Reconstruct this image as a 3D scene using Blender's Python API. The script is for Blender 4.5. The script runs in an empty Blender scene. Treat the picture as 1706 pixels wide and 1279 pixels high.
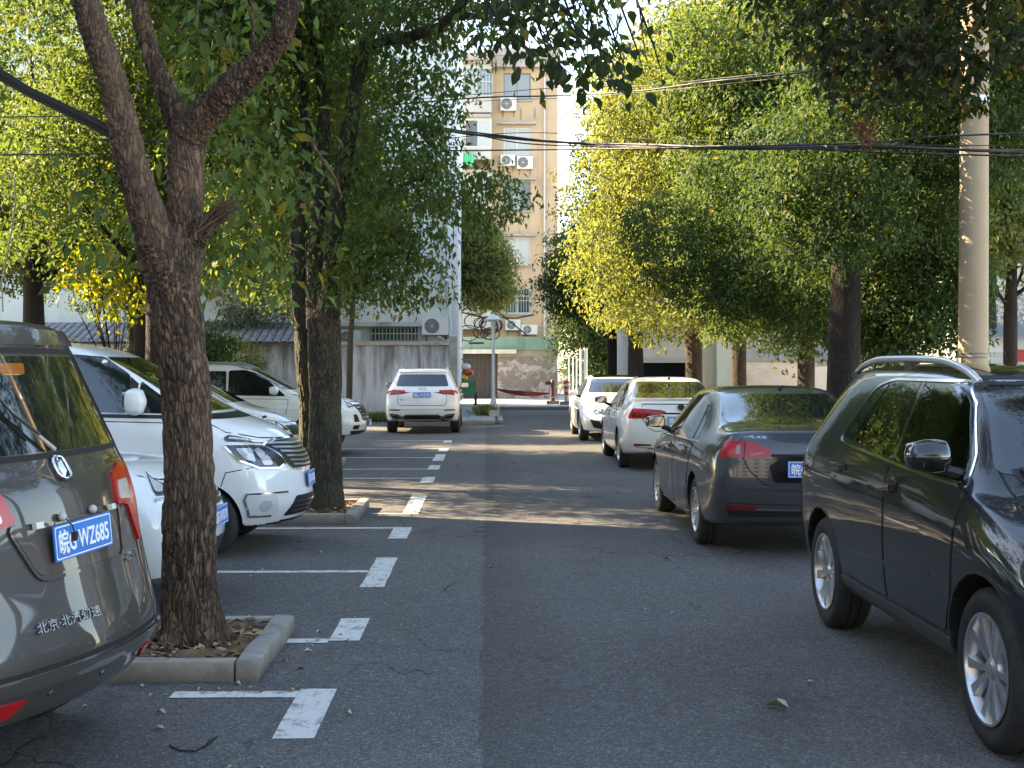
import bpy, bmesh, math, random
import numpy as np
from mathutils import Vector, Matrix
from mathutils.bvhtree import BVHTree
R = math.radians
rnd = random.Random(7)
S = bpy.context.scene
COL = S.collection

# ------------------------------------------------------------------ camera
FPX, CX, HORY, EYE = 2100.0, 811.0, 610.0, 1.65      # focal length and horizon in photo pixels, eye height in metres
cam_d = bpy.data.cameras.new('camera'); cam = bpy.data.objects.new('camera', cam_d); COL.objects.link(cam)
cam_d.sensor_width = 36; cam_d.lens = 36 * FPX / 1706; cam_d.clip_end = 2000; cam_d.clip_start = .1
cam.location = (0, 0, EYE)
cam.rotation_euler = (R(90) - math.atan((639.5 - HORY) / FPX), 0, -math.atan((853 - CX) / FPX))
S.camera = cam
# ------------------------------------------------------------------ sky and sun
SUN_EL, SUN_AZ = 31.0, (-.93, .37)                    # the sun stands to the left and a little beyond
w = bpy.data.worlds.new('World'); S.world = w; w.use_nodes = True
nt = w.node_tree; nt.nodes.clear()
sky = nt.nodes.new('ShaderNodeTexSky'); sky.sky_type = 'NISHITA'; sky.sun_disc = False
sky.sun_elevation = R(SUN_EL); sky.sun_rotation = math.atan2(SUN_AZ[0], SUN_AZ[1]); sky.air_density = 1.0; sky.dust_density = .3; sky.ozone_density = 1.5
bg = nt.nodes.new('ShaderNodeBackground'); bg.inputs[1].default_value = .125
wo = nt.nodes.new('ShaderNodeOutputWorld')
nt.links.new(sky.outputs[0], bg.inputs[0]); nt.links.new(bg.outputs[0], wo.inputs[0])
sl = bpy.data.lights.new('sun', 'SUN'); sun = bpy.data.objects.new('sun', sl); COL.objects.link(sun)
sl.energy = 4.2; sl.angle = R(.5); sl.color = (1.0, .86, .66)
sv = Vector((SUN_AZ[0], SUN_AZ[1], 0)).normalized() * math.cos(R(SUN_EL)); sv.z = math.sin(R(SUN_EL))
sun.rotation_euler = sv.to_track_quat('Z', 'Y').to_euler()
S.view_settings.view_transform = 'Standard'; S.view_settings.look = 'None'; S.view_settings.gamma = 1
S.view_settings.use_curve_mapping = False; S.view_settings.exposure = 2.85
S.view_settings.use_white_balance = True; S.view_settings.white_balance_temperature = 7900; S.view_settings.white_balance_tint = 12
S.cycles.max_bounces = 8; S.cycles.transparent_max_bounces = 8; S.cycles.use_denoising = True

def G(px, py):                       # point of the ground seen at a photo pixel
    Y = EYE * FPX / (py - HORY); return Vector(((px - CX) / FPX * Y, Y, 0))
def P(px, py, Y):                    # point at distance Y seen at a photo pixel
    return Vector(((px - CX) / FPX * Y, Y, EYE - (py - HORY) / FPX * Y))

# ------------------------------------------------------------------ tagging and meshes
def tag(o, label=None, cat=None, group=None, kind=None):
    if label: o['label'] = label
    if cat: o['category'] = cat
    if group: o['group'] = group
    if kind: o['kind'] = kind
    return o
def link(o, parent=None):
    COL.objects.link(o)
    if parent is not None: o.parent = parent
    return o
def empty(name, loc=(0, 0, 0), rz=0, parent=None):
    o = bpy.data.objects.new(name, None); o.location = loc; o.rotation_euler = (0, 0, rz)
    o.empty_display_size = .2
    return link(o, parent)
def thing(name, label, cat, loc=(0, 0, 0), rz=0, group=None):
    return tag(empty(name, loc, rz), label, cat, group)
def obj(name, me, mat=None, parent=None, loc=None):
    if isinstance(me, bmesh.types.BMesh):
        m = bpy.data.meshes.new(name); me.to_mesh(m); me.free(); me = m
    if mat is not None:
        ms = mat if isinstance(mat, (list, tuple)) else [mat]
        if len(me.materials) == 0:
            for k in ms: me.materials.append(k)
    o = bpy.data.objects.new(name, me)
    if loc is not None: o.location = loc
    return link(o, parent)
def smooth(o, ang=35):
    me = o.data if hasattr(o, 'data') else o
    me.shade_smooth()
    if ang: me.set_sharp_from_angle(angle=R(ang))
    return o
def copy_tree(o, parent=None):
    c = o.copy(); COL.objects.link(c)
    if parent is not None: c.parent = parent
    for ch in list(o.children): copy_tree(ch, c)
    return c
def from_np(name, verts, faces_flat, loop_n, mat=None, parent=None):
    """quads or tris given as flat numpy arrays; loop_n corners per face"""
    me = bpy.data.meshes.new(name); nv = len(verts); nf = len(faces_flat) // loop_n
    me.vertices.add(nv); me.vertices.foreach_set('co', np.ascontiguousarray(verts, dtype=np.float32).ravel())
    me.loops.add(nf * loop_n); me.loops.foreach_set('vertex_index', np.ascontiguousarray(faces_flat, dtype=np.int32))
    me.polygons.add(nf); me.polygons.foreach_set('loop_start', np.arange(0, nf * loop_n, loop_n, dtype=np.int32))
    me.polygons.foreach_set('loop_total', np.full(nf, loop_n, dtype=np.int32))
    me.update(calc_edges=True)
    return obj(name, me, mat, parent)
def box_bm(bm, x0, x1, y0, y1, z0, z1, M=None):
    vs = [bm.verts.new(Vector(p) if M is None else M @ Vector(p)) for p in
          [(x0,y0,z0),(x1,y0,z0),(x1,y1,z0),(x0,y1,z0),(x0,y0,z1),(x1,y0,z1),(x1,y1,z1),(x0,y1,z1)]]
    for f in [(0,3,2,1),(4,5,6,7),(0,1,5,4),(1,2,6,5),(2,3,7,6),(3,0,4,7)]: bm.faces.new([vs[i] for i in f])
    return vs
def bevel_bm(bm, w, seg=1, ang=30):
    es = [e for e in bm.edges if len(e.link_faces) == 2 and e.calc_face_angle(0) > R(ang)]
    if es: bmesh.ops.bevel(bm, geom=es, offset=w, segments=seg, affect='EDGES', profile=.6, clamp_overlap=True)
def box(name, x0, x1, y0, y1, z0, z1, mat, parent=None, bev=0, M=None, seg=1):
    bm = bmesh.new(); box_bm(bm, x0, x1, y0, y1, z0, z1, M)
    if bev: bevel_bm(bm, bev, seg)
    return obj(name, bm, mat, parent)
def tube_bm(bm, pts, rad, n=8, cap=True, jit=0, seed=0):
    """tube through points; rad is a number or one per point"""
    rr = random.Random(seed)
    pts = [Vector(p) for p in pts]; N = len(pts)
    rads = [rad] * N if not hasattr(rad, '__len__') else list(rad)
    rings = []; up = None
    for i, p in enumerate(pts):
        d = (pts[min(i + 1, N - 1)] - pts[max(i - 1, 0)]).normalized()
        if up is None:
            up = Vector((0, 0, 1)) if abs(d.z) < .9 else Vector((0, 1, 0))
        a = (up - d * up.dot(d)).normalized(); up = a; b = d.cross(a)
        rings.append([bm.verts.new(p + (a * math.cos(t) + b * math.sin(t)) * rads[i] * (1 + jit * (rr.random() - .5)))
                      for t in [2 * math.pi * k / n for k in range(n)]])
    for i in range(N - 1):
        for k in range(n):
            bm.faces.new([rings[i][k], rings[i][(k + 1) % n], rings[i + 1][(k + 1) % n], rings[i + 1][k]])
    if cap:
        bm.faces.new(list(reversed(rings[0]))); bm.faces.new(rings[-1])
def tube(name, pts, rad, mat, parent=None, n=8, **k):
    bm = bmesh.new(); tube_bm(bm, pts, rad, n, **k); return smooth(obj(name, bm, mat, parent), 50)
def lathe_bm(bm, prof, n=32, axis='z', a0=0, closed=False):
    """prof: list of (r, h). axis z or y"""
    rings = []
    for r, h in prof:
        ring = []
        for k in range(n):
            t = 2 * math.pi * k / n + a0
            ring.append(bm.verts.new((r * math.cos(t), r * math.sin(t), h) if axis == 'z' else (r * math.cos(t), h, r * math.sin(t))))
        rings.append(ring)
    m = len(rings)
    for i in range(m if closed else m - 1):
        A, B = rings[i], rings[(i + 1) % m]
        for k in range(n): bm.faces.new([A[k], A[(k + 1) % n], B[(k + 1) % n], B[k]])
    return rings
def rounded(poly, r, seg=3):
    """round the corners of a 2D polygon; r a number or one per corner"""
    out = []; n = len(poly)
    for i in range(n):
        p = Vector(poly[i]); a = Vector(poly[i - 1]); b = Vector(poly[(i + 1) % n])
        ri = r[i] if hasattr(r, '__len__') else r
        da, db = a - p, b - p
        k = min(ri, da.length * .49, db.length * .49)
        if k < 1e-4: out.append(tuple(p)); continue
        s, e = p + da.normalized() * k, p + db.normalized() * k
        for j in range(seg + 1):
            t = j / seg; out.append(tuple((s * (1 - t) + p * t) * (1 - t) + (p * (1 - t) + e * t) * t))
    return out

# ------------------------------------------------------------------ materials
MATS = {}
class N:
    """small helper around a node tree"""
    def __init__(s, name):
        s.m = bpy.data.materials.new(name); s.m.use_nodes = True; s.t = s.m.node_tree; s.t.nodes.clear()
        s.out = s.t.nodes.new('ShaderNodeOutputMaterial')
        s.bs = s.t.nodes.new('ShaderNodeBsdfPrincipled'); s.t.links.new(s.bs.outputs[0], s.out.inputs[0])
    def n(s, kind, **k):
        o = s.t.nodes.new('ShaderNode' + kind)
        for a, b in k.items():
            if isinstance(a, str) and hasattr(o, a): setattr(o, a, b)
            else: o.inputs[a.replace('_', ' ')].default_value = b
        return o
    def l(s, a, b): s.t.links.new(a, b)
    def set(s, **k):
        for a, b in k.items(): s.bs.inputs[a.replace('_', ' ')].default_value = b
    def coord(s, scale=(1, 1, 1), gen='Object'):
        tc = s.n('TexCoord'); mp = s.n('Mapping'); mp.inputs['Scale'].default_value = scale
        s.l(tc.outputs[gen], mp.inputs[0]); return mp.outputs[0]
    def world(s, scale=(1, 1, 1)):
        tc = s.n('NewGeometry'); mp = s.n('Mapping'); mp.inputs['Scale'].default_value = scale
        s.l(tc.outputs['Position'], mp.inputs[0]); return mp.outputs[0]
    def noise(s, co, scale, detail=4, rough=.55, dist=0):
        o = s.n('TexNoise'); o.inputs['Scale'].default_value = scale; o.inputs['Detail'].default_value = detail
        o.inputs['Roughness'].default_value = rough; o.inputs['Distortion'].default_value = dist
        s.l(co, o.inputs['Vector']); return o.outputs['Fac']
    def ramp(s, fac, stops):
        o = s.n('ValToRGB'); e = o.color_ramp.elements
        while len(e) < len(stops): e.new(.5)
        for i, (p, c) in enumerate(stops):
            e[i].position = p; e[i].color = c if len(c) == 4 else (*c, 1)
        s.l(fac, o.inputs[0]); return o.outputs[0]
    def mix(s, fac, a, b, mode='MIX'):
        o = s.n('MixRGB'); o.blend_type = mode
        for i, v in enumerate((fac, a, b)):
            if hasattr(v, 'type') and not isinstance(v, (tuple, list)): s.l(v, o.inputs[i])
            else: o.inputs[i].default_value = v if i == 0 else (*v, 1) if len(v) == 3 else v
        return o.outputs[0]
    def math(s, op, a, b=0.0):
        o = s.n('Math'); o.operation = op
        for i, v in enumerate((a, b)):
            if isinstance(v, (int, float)): o.inputs[i].default_value = v
            else: s.l(v, o.inputs[i])
        return o.outputs[0]
    def bump(s, h, strength=.3, dist=.01):
        o = s.n('Bump'); o.inputs['Strength'].default_value = strength; o.inputs['Distance'].default_value = dist
        s.l(h, o.inputs['Height']); s.l(o.outputs[0], s.bs.inputs['Normal']); return o
    def base(s, c):
        s.l(c, s.bs.inputs['Base Color']); return s
def simple(name, c, rough=.5, metal=0, coat=0, **k):
    if name in MATS: return MATS[name]
    n = N(name); n.set(Base_Color=(*c, 1), Roughness=rough, Metallic=metal, Coat_Weight=coat, Coat_Roughness=.04, **k)
    MATS[name] = n.m; return n.m
def noisy(name, c1, c2, scale=3, rough=.8, detail=6, bump=0, bdist=.005, stretch=(1, 1, 1), extra=None):
    if name in MATS: return MATS[name]
    n = N(name); co = n.world(stretch); f = n.noise(co, scale, detail)
    n.base(n.ramp(f, [(.3, c1), (.7, c2)])); n.set(Roughness=rough)
    if bump: n.bump(n.noise(co, scale * 6, 5), bump, bdist)
    MATS[name] = n.m; return n.m
def paint(name, c, metal=.0, flake=0, rough=.35, dirt=.25):
    n = N(name); co = n.coord((1, 1, 1)); big = n.noise(co, 2.5, 6, .6)
    tc = n.n('NewGeometry'); sp = n.n('SeparateXYZ'); n.l(tc.outputs['Position'], sp.inputs[0])
    low = n.n('MapRange'); low.inputs[1].default_value = .15; low.inputs[2].default_value = .75; low.inputs[3].default_value = 1; low.inputs[4].default_value = .15
    n.l(sp.outputs['Z'], low.inputs[0])                       # road dust settles low on the body
    dm = n.math('MULTIPLY', n.math('MULTIPLY', low.outputs[0], big), dirt)
    n.base(n.mix(dm, c, (.16, .145, .12)))
    n.set(Metallic=metal, Coat_Weight=1.0, Coat_Roughness=.035, Specular_IOR_Level=.12)
    rg = n.math('ADD', n.math('MULTIPLY', big, .1), rough); n.l(rg, n.bs.inputs['Roughness'])
    cr = n.math('MULTIPLY', dm, .12); n.l(n.math('ADD', cr, .02), n.bs.inputs['Coat Roughness'])
    if flake:
        v = n.n('TexVoronoi'); v.inputs['Scale'].default_value = 900; n.l(co, v.inputs['Vector'])
        n.bump(v.outputs['Distance'], .08, .001)
    return n.m
M_GLASS = simple('car_glass', (.010, .014, .013), .03, 0, 1.0, IOR=1.6)
def auto_glass():
    n = N('tinted_glass'); n.t.nodes.remove(n.bs)
    tr = n.n('BsdfTransparent'); tr.inputs[0].default_value = (.30, .36, .34, 1)
    gl = n.n('BsdfGlossy'); gl.inputs['Roughness'].default_value = .015
    fr = n.n('Fresnel'); fr.inputs[0].default_value = 1.55
    f2 = n.math('MULTIPLY', fr.outputs[0], 1.7); f2 = n.math('MINIMUM', f2, 1.0)
    mx = n.n('MixShader'); n.l(f2, mx.inputs[0]); n.l(tr.outputs[0], mx.inputs[1]); n.l(gl.outputs[0], mx.inputs[2])
    n.l(mx.outputs[0], n.out.inputs[0]); return n.m
M_SEE = auto_glass()
M_BLACK = simple('black_plastic', (.014, .014, .015), .45)
M_GAP = simple('dark_gap', (.006, .006, .006), .8)
M_CHROME = simple('chrome', (.75, .76, .78), .12, 1.0)
M_SILVER = simple('alloy_silver', (.52, .53, .54), .33, .85, .4)
M_DULL = simple('satin_trim', (.35, .36, .37), .3, .9)
M_RED = simple('red_lens', (.40, .006, .005), .22, 0, .25)
M_REDDK = simple('dark_red_lens', (.16, .004, .006), .12, 0, 1.0)
M_CLEAR = simple('clear_lens', (.62, .62, .64), .10, .35, 1.0)
M_LAMPIN = simple('lamp_housing', (.05, .05, .055), .12, .3, 1.0)
M_AMBER = simple('amber_reflection', (.30, .085, .01), .15, 0, 1.0)  # amber for the reflection painted on the tailgate glass
M_BLUE = simple('plate_blue', (.012, .17, .56), .4, 0, .1)
M_PWHITE = simple('plate_white', (.78, .80, .80), .4)
M_TYRE = noisy('tyre_rubber', (.010, .010, .011), (.026, .025, .024), 20, .75, bump=.2)
M_DISC = simple('brake_disc', (.22, .21, .20), .35, .9)
# ------------------------------------------------------------------ vehicles
# A body is a lattice of control points refined by subdivision; glass, lamps, doors and trim are thick
# pieces that follow its surface, each drawn in the view from its own side.
JF = [-1, -.8, -.3, .3, .8, 1]
JT = [-1, -.86, -.35, .35, .86, 1]
def station(x, zs, b, t, W, wb, wt, edge=.06, mid=None):
    xs = x if hasattr(x, '__len__') else [x] * 6
    m = mid if mid is not None else zs + .22 + (b - zs - .22) * .45
    return dict(x=xs, z=[zs, zs + .17, m, b - .09, b, t - edge], top=t, w=[W * .93, W * .985, W, W * .985, wb, wt])
def build_cage(st, bulge_r, bulge_f, lvl=3):
    bm = bmesh.new(); ni, nj, nk = len(st), 6, 6; V = {}
    for i, s in enumerate(st):
        for j in range(nj):
            for k in range(nk):
                if not (i in (0, ni - 1) or j in (0, nj - 1) or k in (0, nk - 1)): continue
                jj = JT[j] if k == 5 else JF[j]
                y = jj * s['w'][k]; z = s['z'][k]; x = s['x'][k]
                if k == 5 and 0 < j < nj - 1: z = s['top'] - (.012 if j in (1, nj - 2) else 0)
                x0_, x1_ = min(st[0]['x']), max(st[-1]['x'])          # corners sweep back, easing out over the first metre
                x += bulge_r * abs(jj) ** 2.2 * max(0, 1 - (x - x0_) / 1.1) - bulge_f * abs(jj) ** 2.2 * max(0, 1 - (x1_ - x) / 1.1)
                V[i, j, k] = bm.verts.new((x, y, z))
    def q(a, b, c, d): bm.faces.new([V[a], V[b], V[c], V[d]])
    for i in range(ni - 1):
        for j in range(nj - 1):
            q((i, j, 0), (i, j + 1, 0), (i + 1, j + 1, 0), (i + 1, j, 0)); q((i, j, 5), (i + 1, j, 5), (i + 1, j + 1, 5), (i, j + 1, 5))
        for k in range(nk - 1):
            q((i, 0, k), (i + 1, 0, k), (i + 1, 0, k + 1), (i, 0, k + 1)); q((i, 5, k), (i, 5, k + 1), (i + 1, 5, k + 1), (i + 1, 5, k))
    for j in range(nj - 1):
        for k in range(nk - 1):
            q((0, j, k), (0, j, k + 1), (0, j + 1, k + 1), (0, j + 1, k)); a = ni - 1
            q((a, j, k), (a, j + 1, k), (a, j + 1, k + 1), (a, j, k + 1))
    bmesh.ops.recalc_face_normals(bm, faces=bm.faces[:])
    cl = bm.edges.layers.float.new('crease_edge'); idx = {v: k for k, v in V.items()}
    for e in bm.edges:
        (i1, j1, k1), (i2, j2, k2) = idx[e.verts[0]], idx[e.verts[1]]
        side = j1 == j2 and j1 in (0, 5); end = i1 == i2 and i1 in (0, ni - 1) and k1 == k2
        if k1 == k2 and ((side and i1 != i2) or end):
            e[cl] = {4: .42, 3: .12, 1: .25, 5: .3 if side else .45, 0: .3}.get(k1, 0)
    me = bpy.data.meshes.new('cage'); bm.to_mesh(me); bm.free()
    o = bpy.data.objects.new('cage', me); COL.objects.link(o)
    md = o.modifiers.new('s', 'SUBSURF'); md.levels = lvl; md.render_levels = lvl
    dg = bpy.context.evaluated_depsgraph_get(); me2 = bpy.data.meshes.new_from_object(o.evaluated_get(dg))
    bpy.data.objects.remove(o)
    return me2
class Car:
    def __init__(s, name, label, cat, st, L, W, H, body_mat, axles, wr, track=None, bulge=(.12, .2), loc=(0, 0), rz=0, group=None,
                 arch=1.13, wheel='twin', lvl=3, tw=.205, lift=0, wf=.31, wx=.38, see=None):
        s.wf = wf; s.wx = wx; s.L, s.W, s.H = L, W, H; s.cx = L / 2; s.paint = body_mat
        s.root = thing(name, label, cat, (loc[0], loc[1], 0), rz, group)
        me = build_cage(st, *bulge, lvl=lvl)
        co = np.empty(len(me.vertices) * 3, np.float32); me.vertices.foreach_get('co', co); co = co.reshape(-1, 3)
        mn, mx = co.min(0), co.max(0)
        zb = st[len(st) // 2]['z'][0]
        co[:, 0] = (co[:, 0] - mn[0]) / (mx[0] - mn[0]) * L - s.cx
        co[:, 1] = co[:, 1] / max(-mn[1], mx[1]) * W / 2
        co[:, 2] = zb + (co[:, 2] - mn[2]) / (mx[2] - mn[2]) * (H - zb)
        me.vertices.foreach_set('co', co.ravel()); me.update()
        bm = bmesh.new(); bm.from_mesh(me); s.bvh = BVHTree.FromBMesh(bm); bm.free()
        # wheel arches
        cb = bmesh.new(); ra = wr * arch
        for ax in axles:
            for sd in (-1, 1):
                m = bmesh.new(); rg = []
                for yy in (sd * (W / 2 - .34), sd * (W / 2 + .3)):
                    ring = [cb.verts.new((ax - s.cx + ra * math.cos(t), yy, wr + lift + (ra * math.sin(t) if math.sin(t) > 0 else ra * 2.2 * math.sin(t)))) for t in [2 * math.pi * k / 40 for k in range(40)]]
                    rg.append(ring)
                for k in range(40): cb.faces.new([rg[0][k], rg[0][(k + 1) % 40], rg[1][(k + 1) % 40], rg[1][k]])
                cb.faces.new(rg[0]); cb.faces.new(rg[1]); m.free()
        for poly in (see or []):                          # side window openings run right through the cabin
            pp = rounded(poly, .03); A = [cb.verts.new((a - s.cx, -W, b)) for a, b in pp]; B_ = [cb.verts.new((a - s.cx, W, b)) for a, b in pp]
            for i in range(len(A)): cb.faces.new([A[i], A[(i + 1) % len(A)], B_[(i + 1) % len(A)], B_[i]])
            cb.faces.new(A); cb.faces.new(B_)
        bmesh.ops.recalc_face_normals(cb, faces=cb.faces[:])
        cm = bpy.data.meshes.new('cut'); cb.to_mesh(cm); cb.free()
        bo = bpy.data.objects.new('b', me); co_ = bpy.data.objects.new('c', cm); COL.objects.link(bo); COL.objects.link(co_)
        md = bo.modifiers.new('x', 'BOOLEAN'); md.object = co_; md.operation = 'DIFFERENCE'; md.solver = 'EXACT'
        dg = bpy.context.evaluated_depsgraph_get(); dg.update()
        me3 = bpy.data.meshes.new_from_object(bo.evaluated_get(dg)); bpy.data.objects.remove(bo); bpy.data.objects.remove(co_)
        me3.materials.clear(); me3.materials.append(body_mat); me3.materials.append(M_GAP)
        for p in me3.polygons:
            c = p.center; inw = any(math.hypot(c.x + s.cx - ax, c.z - wr - lift) < ra * 1.004 for ax in axles) and c.z < wr + lift + ra
            under = c.z < zb + .03 and p.normal.z < -.6
            well = inw and (abs(c.y) < W / 2 - .30 or math.hypot(c.x + s.cx - p.center.x, 1) and s._radial(p, axles, wr + lift, ra))
            cabin = see and abs(p.normal.y) < .2 and abs(c.y) < W / 2 - .12 and see[0][0][1] - .03 < c.z < H - .06 and p.area > .004 and c.z > 1.0 and min(q[0] for v in see for q in v) - .02 < c.x + s.cx < max(q[0] for v in see for q in v) + .02
            p.material_index = 1 if (under or well or cabin) else 0
        me3.shade_smooth(); me3.set_sharp_from_angle(angle=R(38))
        s.body = obj('body', me3, None, s.root)
        s.axles, s.wr = axles, wr
        tr = (W / 2 - tw / 2 - .025)
        for ax in axles:
            for sd in (-1, 1): make_wheel(s.root, ax - s.cx, sd * tr, wr, sd, wheel, tw)
    def _radial(s, p, axles, zc, ra):
        for ax in axles:
            d = Vector((p.center.x + s.cx - ax, 0, p.center.z - zc))
            if abs(d.length - ra) < .006 * ra / .3 and abs(p.normal.y) < .3: return True
            if p.center.z < zc and abs(abs(d.x) - ra) < .2 and abs(p.normal.x) > .9 and abs(p.normal.y) < .1: return True
        return False
    def hit(s, view, a, b):
        L = s.cx
        if view == 'L': o, d = Vector((a - L, 4, b)), Vector((0, -1, 0))
        elif view == 'R': o, d = Vector((a - L, -4, b)), Vector((0, 1, 0))
        elif view == 'B': o, d = Vector((-8, a, b)), Vector((1, 0, 0))
        elif view == 'F': o, d = Vector((8, a, b)), Vector((-1, 0, 0))
        elif view in ('FW', 'BW'):                       # wraps round the corners of the body
            dx = s.wx if view == 'FW' else .38; c = s.W / 2 - .38; ex = (L if view == 'FW' else -L); f = 1 if view == 'FW' else -1
            if abs(a) <= c: o, d = Vector((ex + f * 3, a, b)), Vector((-f, 0, 0))
            else:
                t = (abs(a) - c) / (s.wf if view == 'FW' else .36); sg = 1 if a > 0 else -1
                d = Vector((-f * math.cos(t), -sg * math.sin(t), 0)); o = Vector((ex - f * dx, sg * c, b)) - d * 3
        elif view == 'T': o, d = Vector((a - L, b, 5)), Vector((0, 0, -1))
        r = s.bvh.ray_cast(o, d)
        if r[0] is None:
            tgt = {'L': Vector((a - L, s.W / 2 - .02, b)), 'R': Vector((a - L, -s.W / 2 + .02, b)), 'B': Vector((-L + .05, a, b)),
                   'F': Vector((L - .05, a, b)), 'BW': Vector((-L + .05, a, b)), 'FW': Vector((L - .05, a, b)), 'T': Vector((a - L, b, s.H))}[view]
            r = s.bvh.find_nearest(tgt)
        return r[0], r[1], d
    def patch(s, name, view, poly, mat, off=.002, th=.012, parent=None, step=.06, rr=0, link_=True, bm=None, mir=False):
        if rr: poly = rounded(poly, rr)
        if mir: poly = [(-a, b) for a, b in poly] if view[0] in 'BF' else poly
        B = bmesh.new()
        f = B.faces.new([B.verts.new((a, b, 0)) for a, b in poly])
        bmesh.ops.triangulate(B, faces=[f])
        for axis in (0, 1):
            lo = min(p[axis] for p in poly); hi = max(p[axis] for p in poly); g = math.ceil((lo + 1e-4) / step) * step
            while g < hi - 1e-4:
                co = (g, 0, 0) if axis == 0 else (0, g, 0); no = (1, 0, 0) if axis == 0 else (0, 1, 0)
                bmesh.ops.bisect_plane(B, geom=B.verts[:] + B.edges[:] + B.faces[:], plane_co=co, plane_no=no, dist=1e-5); g += step
        bmesh.ops.remove_doubles(B, verts=B.verts[:], dist=1e-5)
        top = {}
        for v in B.verts:
            p, nn, d = s.hit(view, v.co.x, v.co.y)
            if nn.dot(d) > 0: nn = -nn
            top[v] = (p + nn * off, p - nn * (th - off if th > off else .002) )
        N_ = bm or bmesh.new(); vt = {}; vb = {}
        for v, (p, q) in top.items(): vt[v] = N_.verts.new(p)
        want = -s.hit(view, *poly[0])[2]
        fs = []
        for f in B.faces:
            try: nf = N_.faces.new([vt[v] for v in f.verts])
            except ValueError: continue
            nf.normal_update(); fs.append(nf)
            if nf.normal.dot(want) < 0: nf.normal_flip()
            nf.smooth = True
        for e in B.edges:
            if len(e.link_faces) == 1:
                a, b = e.verts
                for v in (a, b):
                    if v not in vb: vb[v] = N_.verts.new(top[v][1])
                try: nf = N_.faces.new([vt[a], vt[b], vb[b], vb[a]])
                except ValueError: continue
                ed = N_.edges.get((vt[a], vt[b])); ed.smooth = False
        B.free()
        if bm is not None: return None
        return obj(name, N_, mat, parent or s.root)
    def ribbon(s, name, view, pts, width, mat, off=.001, th=.008, parent=None, bm=None, closed=False, step=.06):
        pts = [Vector((p[0], p[1])) for p in pts]; n = len(pts); Lf, Rt = [], []
        for i, p in enumerate(pts):
            a = pts[i - 1] if (i > 0 or closed) else None; b = pts[(i + 1) % n] if (i < n - 1 or closed) else None
            d1 = (p - a).normalized() if a is not None else (b - p).normalized(); d2 = (b - p).normalized() if b is not None else d1
            n1 = Vector((-d1.y, d1.x)); n2 = Vector((-d2.y, d2.x)); m = (n1 + n2)
            m = m.normalized() if m.length > .1 else n1; k = width / 2 / max(.5, m.dot(n1))
            Lf.append(p + m * k); Rt.append(p - m * k)
        own = bm is None; B = bm or bmesh.new()
        for i in range(n if closed else n - 1):
            j = (i + 1) % n
            s.patch('x', view, [tuple(Lf[i]), tuple(Lf[j]), tuple(Rt[j]), tuple(Rt[i])], None, off, th, bm=B, step=step)
        if own:
            bmesh.ops.remove_doubles(B, verts=B.verts[:], dist=.0004)
            return obj(name, B, mat, parent or s.root)
    def door(s, side, poly, win=None, handle=None, rr=.05, glass=None, frame=True, wrr=.04):
        """door skin standing slightly proud over a dark gap, with glass and handle as its own parts"""
        c = Vector((sum(p[0] for p in poly) / len(poly), sum(p[1] for p in poly) / len(poly)))
        rp = rounded(poly, rr)
        s.ribbon('door_gap', side, rp, .011, M_GAP, .0012, .006, closed=True)
        shr = [tuple(c + (Vector(p) - c) * (1 - .0065 / max(.2, (Vector(p) - c).length))) for p in rp]
        d = s.patch('door', side, shr, s.paint, .0045, .012)
        if win:
            wp = rounded(win, wrr)
            s.patch('window', side, wp, glass or M_GLASS, .0065, .014, parent=d, step=.045)
        if handle:
            hx, hz = handle; p, nn, dd = s.hit(side, hx, hz); sg = 1 if side == 'L' else -1
            bm = bmesh.new(); box_bm(bm, -.105, .105, -.016, .016, -.017, .017)
            bevel_bm(bm, .012, 2)
            for v in bm.verts: v.co = Vector((v.co.x + p.x, v.co.y * 1.2 + p.y + sg * .03, v.co.z + p.z))
            box_bm(bm, p.x - .09, p.x - .06, p.y - .03, p.y + .03, p.z - .008, p.z + .008)
            box_bm(bm, p.x + .06, p.x + .09, p.y - .03, p.y + .03, p.z - .008, p.z + .008)
            h = smooth(obj('handle', bm, s.paint, d), 40)
            s.patch('handle_recess', side, rounded([(hx - .06, hz - .035), (hx + .06, hz - .035), (hx + .06, hz + .035), (hx - .06, hz + .035)], .03), M_GAP, .006, .004, parent=d)
        return d
    def mirror(s, side, x, z, mat, out=.20, size=(.10, .20, .14), mface=True):
        sg = 1 if side == 'L' else -1
        p, nn, dd = s.hit(side, x, z - .05)
        bm = bmesh.new(); bmesh.ops.create_cube(bm, size=1)
        bmesh.ops.subdivide_edges(bm, edges=bm.edges[:], cuts=6, use_grid_fill=True)
        c = Vector((p.x + .02, p.y + sg * (out - .02), z + .03))
        for v in bm.verts:
            q = v.co * 2; l = q.length; m = max(abs(q.x), abs(q.y), abs(q.z)); q = q * (m / l) ** .55
            tp = 1 - .25 * (q.y * sg) * .5
            xx = q.x * size[0] * .6
            if q.x > 0: xx *= 1.3 * (1 - .35 * abs(q.z))
            v.co = c + Vector((xx - abs(q.y) * 0, q.y * size[1] * .55, q.z * size[2] * .52 * tp))
        mm = smooth(obj('mirror', bm, mat, s.root), 60)
        bm = bmesh.new()
        pts = rounded([(-size[1] * .42, -size[2] * .38), (size[1] * .42, -size[2] * .38), (size[1] * .4, size[2] * .36), (-size[1] * .42, size[2] * .40)], .03)
        bm.faces.new([bm.verts.new(c + Vector((-size[0] * .6 - .001, a, b))) for a, b in pts])
        r = bmesh.ops.extrude_face_region(bm, geom=bm.faces[:])
        for v in [g for g in r['geom'] if isinstance(g, bmesh.types.BMVert)]: v.co.x += .02
        obj('mirror_glass', bm, simple('mirror_silver', (.34, .36, .38), .04, 1.0), mm)
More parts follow.
